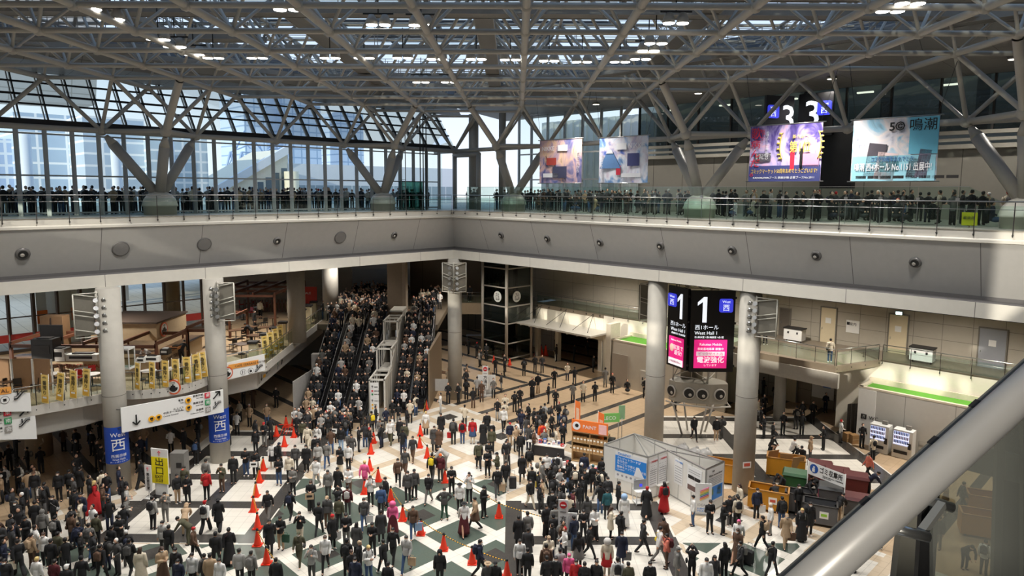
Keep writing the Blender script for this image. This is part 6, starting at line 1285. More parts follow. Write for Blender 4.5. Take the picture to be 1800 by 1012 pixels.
# ================================================================== WASTE COLLECTION POINT
def wheels(k, w_, d_):
    for x_ in (-w_*.4, w_*.4):
        for y_ in (-d_*.36, d_*.36): MB().tube((x_-.03, y_, .07), (x_+.03, y_, .07), .07, None, 10).build('wheel', M_black, k)
def open_bin(px, py, rz, w_, d_, h_, m, label, fill=None, notice=True):
    k = thing('waste_bin', at_z(px, py), label, 'bin', R(rz)); t_ = .05; b = MB(); b.box((0, 0, .16), (w_, d_, .05)); b.box((0, -d_/2, h_/2+.14), (w_, t_, h_)); b.box((0, d_/2, h_/2+.14), (w_, t_, h_)); b.box((-w_/2, 0, h_/2+.14), (t_, d_+t_, h_)); b.box((w_/2, 0, h_/2+.14), (t_, d_+t_, h_)); b.build('body', m, k)
    b = MB()
    for y_ in (-d_/2, d_/2): b.box((0, y_, h_+.16), (w_+.1, .09, .05))
    for x_ in (-w_/2, w_/2): b.box((x_, 0, h_+.16), (.09, d_+.1, .05))
    b.build('rim', mat('rim_wood', (170, 120, 56), .6) if fill == 'wood' else M_dark, k); wheels(k, w_, d_)
    b = MB(); b.box((0, 0, h_*.55), (w_-.12, d_-.12, .05)); b.build('inner_floor', mat('bin_inner', (150, 100, 50), .7, 0, .15) if fill == 'wood' else mat('bin_liner', (70, 70, 72), .5, 0, .3, 5), k)
    if notice: MB().box((w_*.12, -d_/2-.03, h_*.68), (.42, .012, .36)).build('notice', M_paper, k); MB().box((w_*.12, -d_/2-.045, h_*.68), (.28, .01, .14)).build('notice_print', mat('notice_red', (206, 90, 70), .5) if fill == 'wood' else mat('notice_green', (150, 200, 60), .5), k)
    return k
M_ybin = mat('bin_yellow', (196, 134, 30), .55, 0, .1); M_gbin = mat('bin_grey', (92, 92, 94), .5, 0, .06); M_dgrn = mat('bin_green', (42, 92, 52), .5, 0, .06); M_mar = mat('bin_maroon', (92, 26, 28), .5, 0, .06)
open_bin(1350, 893, -24, 2.0, 1.0, 1.0, M_ybin, 'yellow plywood waste bin with a notice in front of the round column', 'wood')
open_bin(1380, 836, -22, 2.1, 1.0, 1.05, M_ybin, 'yellow plywood waste bin full of flattened cardboard, further back', 'wood', False)
open_bin(1270, 845, -22, 1.9, 1.0, 1.05, M_ybin, 'yellow plywood waste bin half hidden behind the round column', 'wood', False)
open_bin(1440, 918, -24, 1.6, .95, .95, M_gbin, 'open grey waste bin with a green notice, frontmost of the grey bins', 'grey')
open_bin(1394, 897, -24, .8, .8, .95, M_gbin, 'small open grey waste bin behind the person with the white tie', 'grey', False)
open_bin(1416, 892, -24, .9, .8, .8, M_gbin, 'small open grey waste bin where a person sorts rubbish', 'grey', False)
def lid_bin(px, py, rz, w_, d_, h_, m, ml, label):
    k = thing('waste_bin', at_z(px, py), label, 'bin', R(rz)); b = MB(); b.hexa([(-w_/2+.06, -d_/2+.06, .12), (w_/2-.06, -d_/2+.06, .12), (w_/2-.06, d_/2-.06, .12), (-w_/2+.06, d_/2-.06, .12), (-w_/2, -d_/2, h_), (w_/2, -d_/2, h_), (w_/2, d_/2, h_), (-w_/2, d_/2, h_)]); b.build('body', m, k)
    b = MB(); b.hexa([(-w_/2-.05, -d_/2-.05, h_), (w_/2+.05, -d_/2-.05, h_), (w_/2+.05, d_/2+.05, h_), (-w_/2-.05, d_/2+.05, h_), (-w_/2+.03, -d_/2+.08, h_+.12), (w_/2-.03, -d_/2+.08, h_+.12), (w_/2-.03, d_/2-.03, h_+.16), (-w_/2+.03, d_/2-.03, h_+.16)]); b.build('lid', ml, k); wheels(k, w_, d_)
    b = MB(); b.tube((-w_*.4, d_/2+.1, h_+.05), (w_*.4, d_/2+.1, h_+.05), .03, None, 6); b.build('handle', M_dark, k); return k
lid_bin(1396, 866, -24, 1.25, .9, 1.15, M_dgrn, M_dgrn, 'green lidded waste bin beside the yellow bins')
for q_, (px, py) in enumerate(((1440, 846), (1470, 858), (1502, 868))): lid_bin(px, py, -24, 1.3, .9, 1.05, M_mar, M_mar, 'maroon lidded waste bin behind the collection banner, %s from the green bin' % ords[q_])
lid_bin(1458, 890, -24, 1.2, .85, 1.1, M_gbin, mat('bin_lid_grey', (60, 62, 64), .5), 'grey lidded waste bin under the collection banner')
lid_bin(1506, 905, -24, 1.5, .9, .95, M_gbin, M_mar, 'grey waste bin with a maroon lid beside the railing')
k2 = thing('collection_banner', at_z(1417, 880), 'white waste collection banner with black characters on two poles', 'banner', math.atan2((at_z(1482, 908)-at_z(1417, 880)).y, (at_z(1482, 908)-at_z(1417, 880)).x)); wl_ = (at_z(1482, 908)-at_z(1417, 880)).length
for x_ in (0, wl_): MB().tube((x_, 0, 0), (x_, 0, 2.35), .025, None, 8).build('pole', M_white, k2)
MB().box((wl_/2, 0, 1.95), (wl_-.06, .02, .72)).build('cloth', M_board, k2); MB().tube((.38, -.012, 2.0), (.38, -.02, 2.0), .25, None, 24).build('emblem', mat('emblem_blue', (30, 80, 160), .5, 0, 0), k2); b = MB(); b.ball((.38, -.025, 2.08), (.06, .012, .06), 8, 5); b.box((.36, -.025, 1.92), (.16, .012, .2)); b.build('emblem_mark', M_board, k2); text('ゴミ収集所', .36, front(.7, 1.92, -.015), M_print, k2, xs=(wl_-.8)/1.85, bold=.006); text('Garbage collection / 垃圾收集处\n쓰레기 수집소', .09, front(.9, 1.76, -.015), M_print, k2)
for q_, (px, py, rz, lb) in enumerate(((1358, 812, 20, 'flattened cardboard sheet sticking up out of the yellow bin, tall one'), (1382, 818, -15, 'flattened cardboard sheet leaning in the yellow bin, middle'), (1402, 824, 10, 'flattened cardboard sheet leaning in the yellow bin, low one'))):
    p = at_z(px, py, .75); b = MB(); b.box((0, 0, .38), (.75, .04, .8), R(rz), 0, R(12)); o = b.build('cardboard_sheet', mat('cardboard', (176, 138, 92)), None); o.location = p; tag(o, lb, 'cardboard', 'cardboard in the yellow bin')
for q_, (px, py) in enumerate(((1490, 775), (1500, 778))):
    k2 = thing('cardboard_box', at_z(px, py), 'brown carton on the floor beside the grey shutter, %s' % ('nearer it' if q_ == 0 else 'further from it'), 'box', R(12)); MB().box((0, 0, .3), (.5, .45, .6)).build('carton', mat('cardboard', (176, 138, 92)), k2); MB().box((0, -.23, .3), (.5, .01, .06)).build('tape', mat('tape_tan', (200, 170, 130), .4), k2)
k2 = thing('folding_shutter', at_z(1496, 768)+Vector((.0, .6, 0)), 'grey folded shutter gate standing by the vending corner', 'gate', R(10))
for q_ in range(8): MB().box((q_*.16, .05*(q_ % 2), 1.1), (.15, .05, 2.2)).build('slat', mat('shutter_grey', (120, 116, 110), .5), k2)
for q_, (px, py, lb) in enumerate(((1200, 800, 'pile of clear bagged rubbish behind the booth, nearest the column'), (1222, 806, 'clear rubbish bag behind the booth, second from the column'), (1240, 808, 'clear rubbish bag behind the booth next to the yellow bin'))):
    b = MB(); b.ball((0, 0, .35), (.45, .4, .4), 12, 8); b.ball((.1, 0, .72), (.12, .12, .14), 8, 5); o = b.build('rubbish_bag', mat('bag_clear', (176, 176, 174), .3, 0, .3, 5), None); o.location = at_z(px, py); tag(o, lb, 'bag', 'rubbish bags behind the booth')

# ================================================================== VENDING MACHINES and other things by the right wall
vm = None
for q_, (s_, lb) in enumerate(((28.55, 'white vending machine with lit rows of drinks, nearer the corner panel'), (29.95, 'white vending machine with lit rows of drinks, next to the wire racks'))):
    if vm is None:
        vm = k = thing('vending_machine', L(s_, -12.9, 0), lb, 'vending machine', TH, 'vending machines by the turf roofed room'); MB().box((0, 0, .95), (1.15, .75, 1.83)).build('cabinet', M_white, k); MB().box((-.08, -.38, 1.32), (.9, .02, .88)).build('display_window', mat('vend_glow', (200, 206, 235), .4, 0, 0, emit=.9), k)
        for r_ in range(3):
            b = MB(); b.box((-.08, -.40, .98+r_*.28), (.9, .03, .03)); b.build('shelf_strip', mat('vend_strip', (235, 236, 250), .4, 0, 0, emit=1.2), k)
            for c_ in range(9):
                b = MB(); b.tube((-.46+c_*.095, -.405, 1.0+r_*.28), (-.46+c_*.095, -.405, 1.19+r_*.28), .033, None, 8); b.build('drink', mat('drink_%d' % ((c_*2+r_) % 4), ((60, 60, 110), (120, 80, 90), (70, 100, 170), (90, 90, 96))[(c_*2+r_) % 4], .3, 0, 0), k)
        MB().box((-.08, -.39, .42), (.8, .02, .2)).build('delivery_flap', M_black, k); MB().box((.42, -.39, .9), (.18, .02, .4)).build('coin_panel', M_dark, k); b = MB(); b.box((0, 0, .03), (1.0, .6, .06)); b.build('plinth', M_black, k); MB().box((.2, .1, 2.0), (.3, .25, .22)).build('top_box', mat('vend_top', (130, 126, 120), .5), k)
    else: k = copy_tree(vm); k.location = L(s_, -12.9, 0); k['label'] = lb
for q_, (px, py) in enumerate(((1622, 806), (1640, 812))):
    k2 = thing('wire_rack', at_z(px, py), 'small wire rack on the floor beside the vending machines, %s' % ('nearer' if q_ == 0 else 'further'), 'rack', TH)
    for z in (.1, .45, .8, 1.1): b = MB(); b.beam((-.3, 0, z), (.3, 0, z), .02, .02); b.beam((-.3, .3, z), (.3, .3, z), .02, .02); b.build('wire_shelf', M_chrome, k2)
    for x_ in (-.3, .3): b = MB(); b.beam((x_, 0, 0), (x_, 0, 1.1), .02, .02); b.beam((x_, .3, 0), (x_, .3, 1.1), .02, .02); b.build('side_frame', M_chrome, k2)
for q_, (s_, t_, lb) in enumerate(((20.7, -17.2, 'white equipment crate on the balcony beside the hooded person'), (29.6, -17.0, 'white equipment crate standing on the balcony before the stone wall'))):
    k2 = thing('equipment_crate', L(s_, t_, F2), lb, 'crate', TH); MB().box((0, 0, .6), (1.4, .8, .85)).build('body', M_white, k2); MB().box((0, 0, 1.07), (1.5, .9, .08)).build('lid', M_dark, k2)
    for x_ in (-.35, .35): MB().box((x_, -.42, .75), (.12, .04, .16)).build('latch', M_dark, k2)
    for x_ in (-.55, .55): MB().tube((x_, -.2, .08), (x_+.05, -.2, .08), .08, None, 10).build('castor', M_black, k2)
k2 = thing('column_notice', at_z(1303, 827, 1.4), 'small white notice with red print on the round column by the yellow bins', 'notice', R(12)); k2.location = L(25.1, -.7, 1.75)+(Vector((-.05, -1, 0)).normalized())*.615; MB().box((0, 0, 0), (.5, .012, .36)).build('sheet', M_paper, k2); MB().box((0, -.01, .02), (.36, .012, .18)).build('red_print', mat('notice_red', (206, 90, 70)), k2)
for q_, (px, py, lb) in enumerate(((790, 668, 'brown table with orange papers behind the far corner column'), (835, 600, 'white table beside the lift tower under the walkway'))):
    k2 = thing('folding_table', at_z(px, py), lb, 'table'); MB().box((0, 0, .72), (2.0, .7, .05)).build('table_top', M_tb if q_ == 0 else M_tw, k2)
    for x_ in (-.9, .9): MB().tube((x_, 0, 0), (x_, 0, .7), .03, None, 6).build('leg', M_chrome, k2)
k2 = thing('yellow_placard', at_t(1704, 388, -1.8), 'yellow placard leaning behind the glass railing near the end of the gallery', 'placard', TH); k2.location.z = DECK; MB().box((0, 0, .4), (.62, .03, .6), 0, 0, R(8)).build('card', mat('placard_yellow', (240, 220, 30), .5, 0, .02), k2); text('最後尾', .16, front(-.25, .4, -.07), M_print, k2); MB().beam((0, .05, 0), (0, .05, .3), .03, .03).build('stick', M_wood, k2)

# ================================================================== NEAR HANDRAIL AND GLASS beside the viewer
D1, D2 = .96, .90
A_ = EP+ray(1800, 686)*D1; B_ = EP+ray(1436, 1012)*D2; dirn = (A_-B_).normalized()
k2 = thing('near_handrail', B_-dirn*.4, 'thick brushed steel handrail with glass panels crossing the near corner', 'railing'); o_ = k2.location.copy()
def nl(p): return Vector(p)-o_
MB().tube(nl(B_-dirn*.5), nl(A_+dirn*.6), .0245, None, 28).build('handrail', mat('satin_steel', (176, 174, 172), .34, .2, .08, 14), k2)
C1, C2 = EP+ray(1800, 645)*1.05, EP+ray(1385, 1012)*1.0; d2 = (C1-C2).normalized()
b = MB(); b.beam(nl(C2-d2*.4), nl(C1+d2*.6), .014, .012); b.build('glass_channel', mat('channel_grey', (112, 112, 108), .45, .3), k2)
for f_ in (.33, .62, .8): 
    p = C2+(C1-C2)*f_; b = MB(); b.beam(nl(p-d2*.008), nl(p+d2*.008), .017, .014); b.build('channel_joint', M_dark, k2)
# posts, cross bars and panes below the rail
def pix(px, py, d_): return EP+ray(px, py)*d_
g0 = [pix(1380, 1060, 1.25), pix(1810, 690, 1.25), pix(1830, 1060, 1.25)]
b = MB(); b.prism([nl(pix(1640, 830, 1.2)), nl(pix(1830, 680, 1.2)), nl(pix(1830, 1050, 1.2)), nl(pix(1640, 1050, 1.2))], FW*.01); b.build('glass_pane', glass('near_glass', (196, 200, 192), .10, .16), k2, True)
b = MB(); b.beam(nl(pix(1635, 840, 1.22)), nl(pix(1622, 1060, 1.22)), .012, .03); b.build('pane_edge', M_black, k2)
b = MB(); b.prism([nl(pix(1590, 880, 1.32)), nl(pix(1634, 830, 1.32)), nl(pix(1622, 1060, 1.32)), nl(pix(1570, 1060, 1.32))], FW*.02); b.build('post_plate', mat('post_olive', (104, 102, 94), .5), k2, True)
for (xa, ya, xb, yb, dd, r_) in ((1562, 926, 1632, 944, 1.1, .0085), (1610, 872, 1674, 892, 1.16, .0085)): MB().tube(nl(pix(xa, ya, dd)), nl(pix(xb, yb, dd)), r_, None, 14).build('clamp_bar', M_chrome, k2)
b = MB(); b.beam(nl(pix(1618, 938, 1.11)), nl(pix(1656, 886, 1.15)), .012, .012); b.build('clamp_arm', mat('arm_grey', (150, 150, 146), .4, .3), k2)
for q_, (px, py) in enumerate(((1735, 905), (1725, 940))): open_bin(px, py, -24, 1.9, 1.0, 1.0, M_ybin, 'yellow plywood waste bin seen through the near glass, %s' % ('further back' if q_ == 0 else 'nearer'), 'wood', False)
# glazed lift lobby wall further along the near side
k2 = thing('near_partition', pix(1745, 1000, 4.0), 'grey framed glass partition behind the near handrail', 'partition'); o_ = k2.location.copy()
for (xa, ya, xb, yb, w_) in ((1760, 690, 1748, 1070, .045), (1800, 690, 1800, 1070, .03)): b = MB(); b.beam(nl(pix(xa, ya, 4.0)), nl(pix(xb, yb, 4.0)), .03, w_); b.build('frame_post', mat('frame_olive', (140, 138, 126), .4, .3), k2)
b = MB(); b.prism([nl(pix(1690, 776, 4.1)), nl(pix(1840, 812, 4.1)), nl(pix(1840, 862, 4.1)), nl(pix(1655, 815, 4.1))], FW*.08); b.build('cross_beam', mat('beam_beige', (176, 172, 158), .5), k2, True)
b = MB(); b.prism([nl(pix(1756, 740, 4.2)), nl(pix(1840, 730, 4.2)), nl(pix(1840, 1070, 4.2)), nl(pix(1748, 1070, 4.2))], FW*.02); b.build('dark_panel', mat('panel_olive', (96, 94, 84), .4), k2, True)
# ================================================================== PEOPLE
def solid(mb, voxel=.016, dec=.3, smooth=3):
    me = mb.mesh('tmp', [M_white]); b = bmesh.new(); b.from_mesh(me); bmesh.ops.recalc_face_normals(b, faces=b.faces); b.to_mesh(me); b.free()
    o = bpy.data.objects.new('tmp', me); COL.objects.link(o)
    r_ = o.modifiers.new('r', 'REMESH'); r_.mode = 'VOXEL'; r_.voxel_size = voxel
    if smooth: s_ = o.modifiers.new('s', 'SMOOTH'); s_.iterations = smooth; s_.factor = .5
    d_ = o.modifiers.new('d', 'DECIMATE'); d_.ratio = dec
    dg = bpy.context.evaluated_depsgraph_get(); out = bpy.data.meshes.new_from_object(o.evaluated_get(dg))
    COL.objects.unlink(o); bpy.data.objects.remove(o); bpy.data.meshes.remove(me)
    out.polygons.foreach_set('use_smooth', [True]*len(out.polygons)); return out
V = Vector
def limb(b, p, q, r0, r1):
    b.tube(p, q, r0, r1, 12); b.ball(p, r0, 10, 6); b.ball(q, r1, 10, 6)
def pose(kind):
    J = {'lean': V((0, 0, 0)), 'drop': 0.0}
    for sx, sd in ((1, 'l'), (-1, 'r')):
        J[sd] = dict(hip=V((.09*sx, 0, .88)), knee=V((.095*sx, -.01, .48)), ank=V((.10*sx, .02, .09)), sh=V((.175*sx, .01, 1.385)), el=V((.235*sx, .03, 1.12)), wr=V((.235*sx, -.05, .88)))
    l, r_ = J['l'], J['r']
    if kind in 'wv':
        a_, c_ = (l, r_) if kind == 'w' else (r_, l)
        sx = 1 if kind == 'w' else -1
        a_['knee'] = V((.095*sx, -.17, .50)); a_['ank'] = V((.10*sx, -.30, .10)); c_['knee'] = V((-.095*sx, .05, .47)); c_['ank'] = V((-.10*sx, .30, .15))
        a_['el'] = V((.23*sx, .10, 1.13)); a_['wr'] = V((.22*sx, .16, .90)); c_['el'] = V((-.23*sx, -.03, 1.12)); c_['wr'] = V((-.21*sx, -.20, .93))
    if kind == 'p':
        for sx, d in ((1, l), (-1, r_)): d['el'] = V((.22*sx, .02, 1.12)); d['wr'] = V((.07*sx, -.26, 1.18))
        l['ank'] = V((.13, -.04, .09))
    if kind == 'c':
        for sx, d in ((1, l), (-1, r_)): d['el'] = V((.24*sx, -.17, 1.30)); d['wr'] = V((.08*sx, -.28, 1.53))
    if kind == 'a':
        for sx, d in ((1, l), (-1, r_)): d['el'] = V((.36*sx, .10, 1.16)); d['wr'] = V((.17*sx, .02, 1.0))
        l['ank'] = V((.15, 0, .09)); r_['ank'] = V((-.15, 0, .09))
    if kind == 'x':   # one hand to the face, the other on a strap
        r_['el'] = V((-.24, -.10, 1.16)); r_['wr'] = V((-.10, -.17, 1.42)); l['el'] = V((.24, .0, 1.13)); l['wr'] = V((.12, -.15, 1.26))
    if kind == 'b':
        J['lean'] = V((0, -.34, -.20))
        for sx, d in ((1, l), (-1, r_)): d['sh'] = V((.175*sx, -.33, 1.20)); d['el'] = V((.20*sx, -.46, .98)); d['wr'] = V((.12*sx, -.58, .80)); d['hip'] = V((.09*sx, .04, .86))
    if kind == 'k':
        J['drop'] = .50
        for sx, d in ((1, l), (-1, r_)):
            d['hip'] = V((.10*sx, .10, .36)); d['knee'] = V((.15*sx, -.26, .52)); d['ank'] = V((.12*sx, -.10, .09)); d['sh'] = V((.175*sx, -.06, .86)); d['el'] = V((.22*sx, -.18, .62)); d['wr'] = V((.10*sx, -.36, .58))
    dz = V((0, 0, -J['drop']))
    J['pel'] = (l['hip']+r_['hip'])/2+V((0, 0, .06)); J['neck'] = (l['sh']+r_['sh'])/2+V((0, -.005, .06)); J['waist'] = J['pel'].lerp(J['neck'], .38); J['chest'] = J['pel'].lerp(J['neck'], .72)
    hd = V((0, -.03, .145)); 
    if kind == 'b': hd = V((0, -.12, .09))
    J['head'] = J['neck']+hd; J['tilt'] = {'p': .38, 'b': .9, 'k': .3, 'c': -.05}.get(kind, .08)
    return J
def torso(b, J, g):
    up = (J['neck']-J['pel']).normalized(); M = up.to_track_quat('Z', 'Y').to_matrix() if abs(up.z) < .999 else Matrix.Identity(3)
    if abs(up.z) < .999:
        xx = V((1, 0, 0)); yy = up.cross(xx).normalized(); M = Matrix((xx, yy, up)).transposed()
    b.ball(J['pel'], (.155+g, .115+g, .13+g), 14, 8, M=M); b.ball(J['waist'], (.135+g, .10+g, .17), 14, 8, M=M); b.ball(J['chest'], (.165+g, .115+g, .19+g*.6), 14, 8, M=M)
    b.ball(J['neck']-up*.05, (.16+g, .075+g, .07), 12, 6, M=M)
def arms(b, J, g, f_=1.0):
    for sd in 'lr':
        d = J[sd]; limb(b, d['sh'], d['el'], .056+g, .045+g); limb(b, d['el'], d['el'].lerp(d['wr'], f_), .044+g, .034+g*1.2)
def legs(b, J, g, wide=0.0):
    for sd in 'lr':
        d = J[sd]; limb(b, d['hip'], d['knee'], .082+g, .056+g+wide*.5); limb(b, d['knee'], d['ank']+V((0, 0, .01)), .053+g+wide*.5, .042+g+wide)
def hand(b, J, sd):
    d = J[sd]; dr = (d['wr']-d['el']).normalized(); sx = 1 if sd == 'l' else -1; side = dr.cross(V((sx, 0, 0)))
    if side.length < .1: side = V((0, -1, 0))
    side.normalize(); out = dr.cross(side); pc = d['wr']+dr*.05
    b.boxe(d['wr']+dr*.045, dr*.05, side*.04, out*.014)
    for q_, ln in enumerate((.058, .07, .066, .05)):
        o = d['wr']+dr*.085+side*(.033-.022*q_); m_ = o+dr*ln*.55-out*.006*sx; e = m_+dr*ln*.4-out*.02*sx; b.tube(o, m_, .0095, .009, 6); b.tube(m_, e, .009, .007, 6)
    o = d['wr']+dr*.03+side*.035; b.tube(o, o+(dr+side*1.1).normalized()*.055, .012, .008, 6)
SKIN = mat('skin', (214, 168, 140), .55, 0, .04); M_eye = mat('eye_dark', (30, 22, 20), .3, 0, 0); M_lip = mat('lip', (176, 104, 96), .5, 0, 0)
def head_shape(b, c):
    b.ball(c, (.076, .092, .105), 16, 12); b.ball(c+V((0, -.022, -.055)), (.056, .066, .062), 14, 10); b.ball(c+V((0, -.094, -.015)), (.014, .02, .022), 8, 6)
    for sx in (-1, 1): b.ball(c+V((.077*sx, .008, -.012)), (.012, .022, .032), 8, 6)
def face(mb, c):
    for sx in (-1, 1):
        mb.ball(c+V((.030*sx, -.083, .006)), (.014, .009, .008), 8, 5, mi=1); mb.ball(c+V((.030*sx, -.084, .028)), (.018, .008, .004), 8, 4, mi=1)
    mb.ball(c+V((0, -.088, -.056)), (.022, .008, .006), 8, 4, mi=2)
KIT = {}
def kit(p):
    if p in KIT: return KIT[p]
    J = pose(p); d = {'J': J}
    b = MB(); head_shape(b, J['head']); b.tube(J['neck']-V((0, 0, .06)), J['head'], .056, .052, 12); torso(b, J, 0); arms(b, J, 0); legs(b, J, 0)
    for sd in 'lr':
        hand(b, J, sd); a_ = J[sd]['ank']; b.ball(a_+V((0, -.05, -.045)), (.04, .11, .035), 10, 6)
    body = solid(b, .013, .22, 2); fb = MB(); face(fb, J['head'])
    body.name = 'person_body'
    bm = bmesh.new(); bm.from_mesh(body); nb = len(bm.faces); tmp = fb.mesh('f', [M_white]); bm.from_mesh(tmp); bm.faces.ensure_lookup_table(); bm.to_mesh(body); bm.free()
    body.materials.clear()
    for m_ in (SKIN, M_eye, M_lip): body.materials.append(m_)
    mi = [0]*nb + fb.m; body.polygons.foreach_set('material_index', mi); body.polygons.foreach_set('use_smooth', [True]*len(body.polygons))
    d['body'] = body
    def cut(bb, z0):   # flat hem
        return bb
    up = (J['neck']-J['pel']).normalized()
    b = MB(); torso(b, J, .022); arms(b, J, .016, .94); b.tube(J['pel']-up*.10, J['waist'], .17, .145, 16); b.tube(J['neck']-V((0, 0, .05)), J['neck']+V((0, 0, .02)), .085, .07, 12); d['j'] = solid(b, .017, .3)
    b = MB(); torso(b, J, .024); arms(b, J, .019, .94); b.tube(J['pel']-up*.10, J['waist'], .175, .15, 16); b.ball(J['neck']+V((0, .07, -.03)), (.12, .075, .09), 12, 8); b.tube(J['neck']-V((0, 0, .05)), J['neck']+V((0, 0, .01)), .09, .08, 12); d['h'] = solid(b, .017, .3)
    kn = (J['l']['knee']+J['r']['knee'])/2; an = (J['l']['ank']+J['r']['ank'])/2; spread = abs(J['l']['ank'].y-J['r']['ank'].y)
    def skirt(b, zlow, r0, r1, ry=.8):
        n = 22; zt = J['waist'].z+.02; top = V((J['waist'].x, J['waist'].y, 0)); hip = J['pel']; k0 = len(b.v); rings = 6; bot = hip.lerp(an, .5)
        if p == 'k': zt = J['waist'].z; bot = V((0, -.08, 0))
        for q_ in range(rings+1):
            f_ = q_/rings; z = zt+(zlow-zt)*f_; c_ = V((0, J['waist'].y+(hip.y*.5+bot.y*.5-J['waist'].y)*f_, z)); rr = r0+(r1-r0)*f_**.8
            for i in range(n):
                th = 2*math.pi*i/n; w_ = 1+.05*f_*math.sin(7*th); b.v.append((c_.x+rr*w_*math.cos(th), c_.y+rr*w_*(ry+.25*min(1, spread*1.2)*f_)*math.sin(th), z))
        for q_ in range(rings):
            for i in range(n): b.face((k0+q_*n+i, k0+q_*n+(i+1) % n, k0+(q_+1)*n+(i+1) % n, k0+(q_+1)*n+i), 0, True)
        b.face([k0+n-1-i for i in range(n)]); b.face([k0+rings*n+i for i in range(n)])
    zc = .55 if p != 'k' else .12
    b = MB(); torso(b, J, .03); arms(b, J, .022, .94); skirt(b, zc, .155, .235, .72); b.tube(J['neck']-V((0, 0, .05)), J['neck']+V((0, 0, .03)), .095, .08, 12); d['c'] = solid(b, .018, .3)
    b = MB(); legs(b, J, .012); b.ball(J['pel']-V((0, 0, .02)), (.165, .125, .13), 14, 8); d['t'] = solid(b, .016, .28)
    b = MB(); legs(b, J, .02, .035); b.ball(J['pel']-V((0, 0, .02)), (.17, .13, .13), 14, 8); d['w'] = solid(b, .018, .28)
    b = MB(); skirt(b, .52 if p != 'k' else .15, .14, .26); d['k'] = b.mesh('skirt', [M_white])
    b = MB(); skirt(b, .14 if p != 'k' else .05, .14, .30); d['l'] = b.mesh('skirt', [M_white])
    b = MB(); skirt(b, .03, .15, .62, .95); d['g'] = b.mesh('gown', [M_white])
    sh = []
    for sd in 'lr':
        a_ = J[sd]['ank']; b = MB(); b.ball(a_+V((0, -.055, -.052)), (.046, .125, .038), 12, 8); b.ball(a_+V((0, .03, -.03)), (.042, .05, .06), 10, 6); sh.append(solid(b, .014, .4, 1))
    d['shoe'] = sh; KIT[p] = d; return d
# head pieces, built round the head centre
def hp(fn, vox=.012, dec=.35): b = MB(); fn(b); return solid(b, vox, dec, 2)
def h_short(b): b.ball((0, .018, .028), (.088, .096, .098), 14, 10); b.ball((0, -.045, .072), (.068, .042, .034), 12, 8)
def h_bob(b): h_short(b); b.ball((0, .03, -.03), (.098, .08, .10), 14, 10)
def h_long(b): h_bob(b); b.boxe((0, .075, -.16), (.085, 0, 0), (0, .03, 0), (0, 0, .16)); b.ball((0, .075, -.30), (.08, .035, .08), 12, 8)
def h_bun(b): h_short(b); b.ball((0, .10, .05), .045, 10, 8)
def h_cap(b): b.ball((0, .008, .045), (.092, .10, .075), 14, 10); b.ball((0, -.115, .045), (.07, .06, .012), 12, 6); b.ball((0, .03, -.01), (.086, .078, .07), 12, 8)
def h_beanie(b): b.ball((0, .012, .045), (.092, .102, .09), 14, 10); b.tube((0, .012, .02), (0, .012, .05), .1, .096, 16); b.ball((0, .03, -.01), (.086, .078, .07), 12, 8)
def h_hood(b): b.ball((0, .03, .02), (.118, .12, .132), 16, 10); b.ball((0, .06, -.1), (.12, .09, .09), 12, 8)
def h_hat(b): b.ball((0, .005, .055), (.092, .1, .075), 14, 10); b.tube((0, 0, .04), (0, 0, .055), .17, .16, 20); b.ball((0, .03, -.02), (.088, .08, .08), 12, 8)
def h_big(b): b.ball((0, .03, .02), (.17, .16, .16), 14, 10); b.boxe((0, .08, -.24), (.13, 0, 0), (0, .05, 0), (0, 0, .24))
HEADS = {'s': ('hair', hp(h_short)), 'b': ('hair', hp(h_bob)), 'l': ('hair', hp(h_long)), 'u': ('hair', hp(h_bun)), 'C': ('cap', hp(h_cap)), 'N': ('beanie', hp(h_beanie)), 'H': ('hood', hp(h_hood)), 'A': ('hat', hp(h_hat)), 'X': ('wig', hp(h_big))}
def f_mask(b): b.ball((0, -.055, -.045), (.066, .062, .05), 14, 10)
MASK = hp(f_mask, .010, .4)
def f_pack(b): b.ball((0, .20, -.02), (.15, .10, .22), 14, 10); b.boxe((0, .19, -.05), (.13, 0, 0), (0, .08, 0), (0, 0, .17)); b.ball((0, .27, -.1), (.11, .05, .1), 12, 8); [b.path([(sx*.1, .1, .17), (sx*.12, -.03, .20), (sx*.13, -.15, .06), (sx*.14, -.10, -.12), (sx*.13, .08, -.18)], .022, 8) for sx in (-1, 1)]
def f_sling(b): b.ball((.24, .02, -.30), (.06, .13, .12), 12, 8); b.path([(.22, .05, -.2), (.12, .14, .05), (-.12, .07, .22), (-.02, -.15, .04), (.2, -.06, -.2)], .014, 6)
PACK, SLING = hp(f_pack, .016, .3), hp(f_sling, .014, .35)
CN = dict(K=('black', (26, 26, 28)), C=('charcoal', (52, 52, 54)), D=('dark grey', (74, 73, 72)), G=('grey', (118, 116, 112)), L=('light grey', (172, 170, 166)), W=('white', (226, 224, 220)), B=('brown', (92, 68, 52)), T=('beige', (178, 152, 122)), N=('navy', (30, 36, 58)), U=('blue', (58, 84, 122)), R=('red', (178, 26, 30)), M=('maroon', (82, 22, 30)), P=('pink', (226, 96, 146)), O=('orange', (232, 104, 36)), Y=('yellow', (226, 198, 40)), E=('green', (36, 76, 58)), V=('olive', (78, 76, 56)), A=('teal', (34, 88, 96)), S=('salmon', (214, 120, 100)), I=('cream', (216, 204, 182)), Z=('pale blue', (150, 180, 214)))
def fab(c): return mat('cloth_'+CN[c][0].replace(' ', '_'), CN[c][1], .8, 0, .14, 14)
def hairm(c): return mat('hair_'+CN[c][0].replace(' ', '_'), {'K': (24, 20, 19), 'B': (66, 46, 36), 'Y': (214, 186, 122), 'W': (206, 202, 196)}.get(c, CN[c][1]), .55, 0, .15, 30)
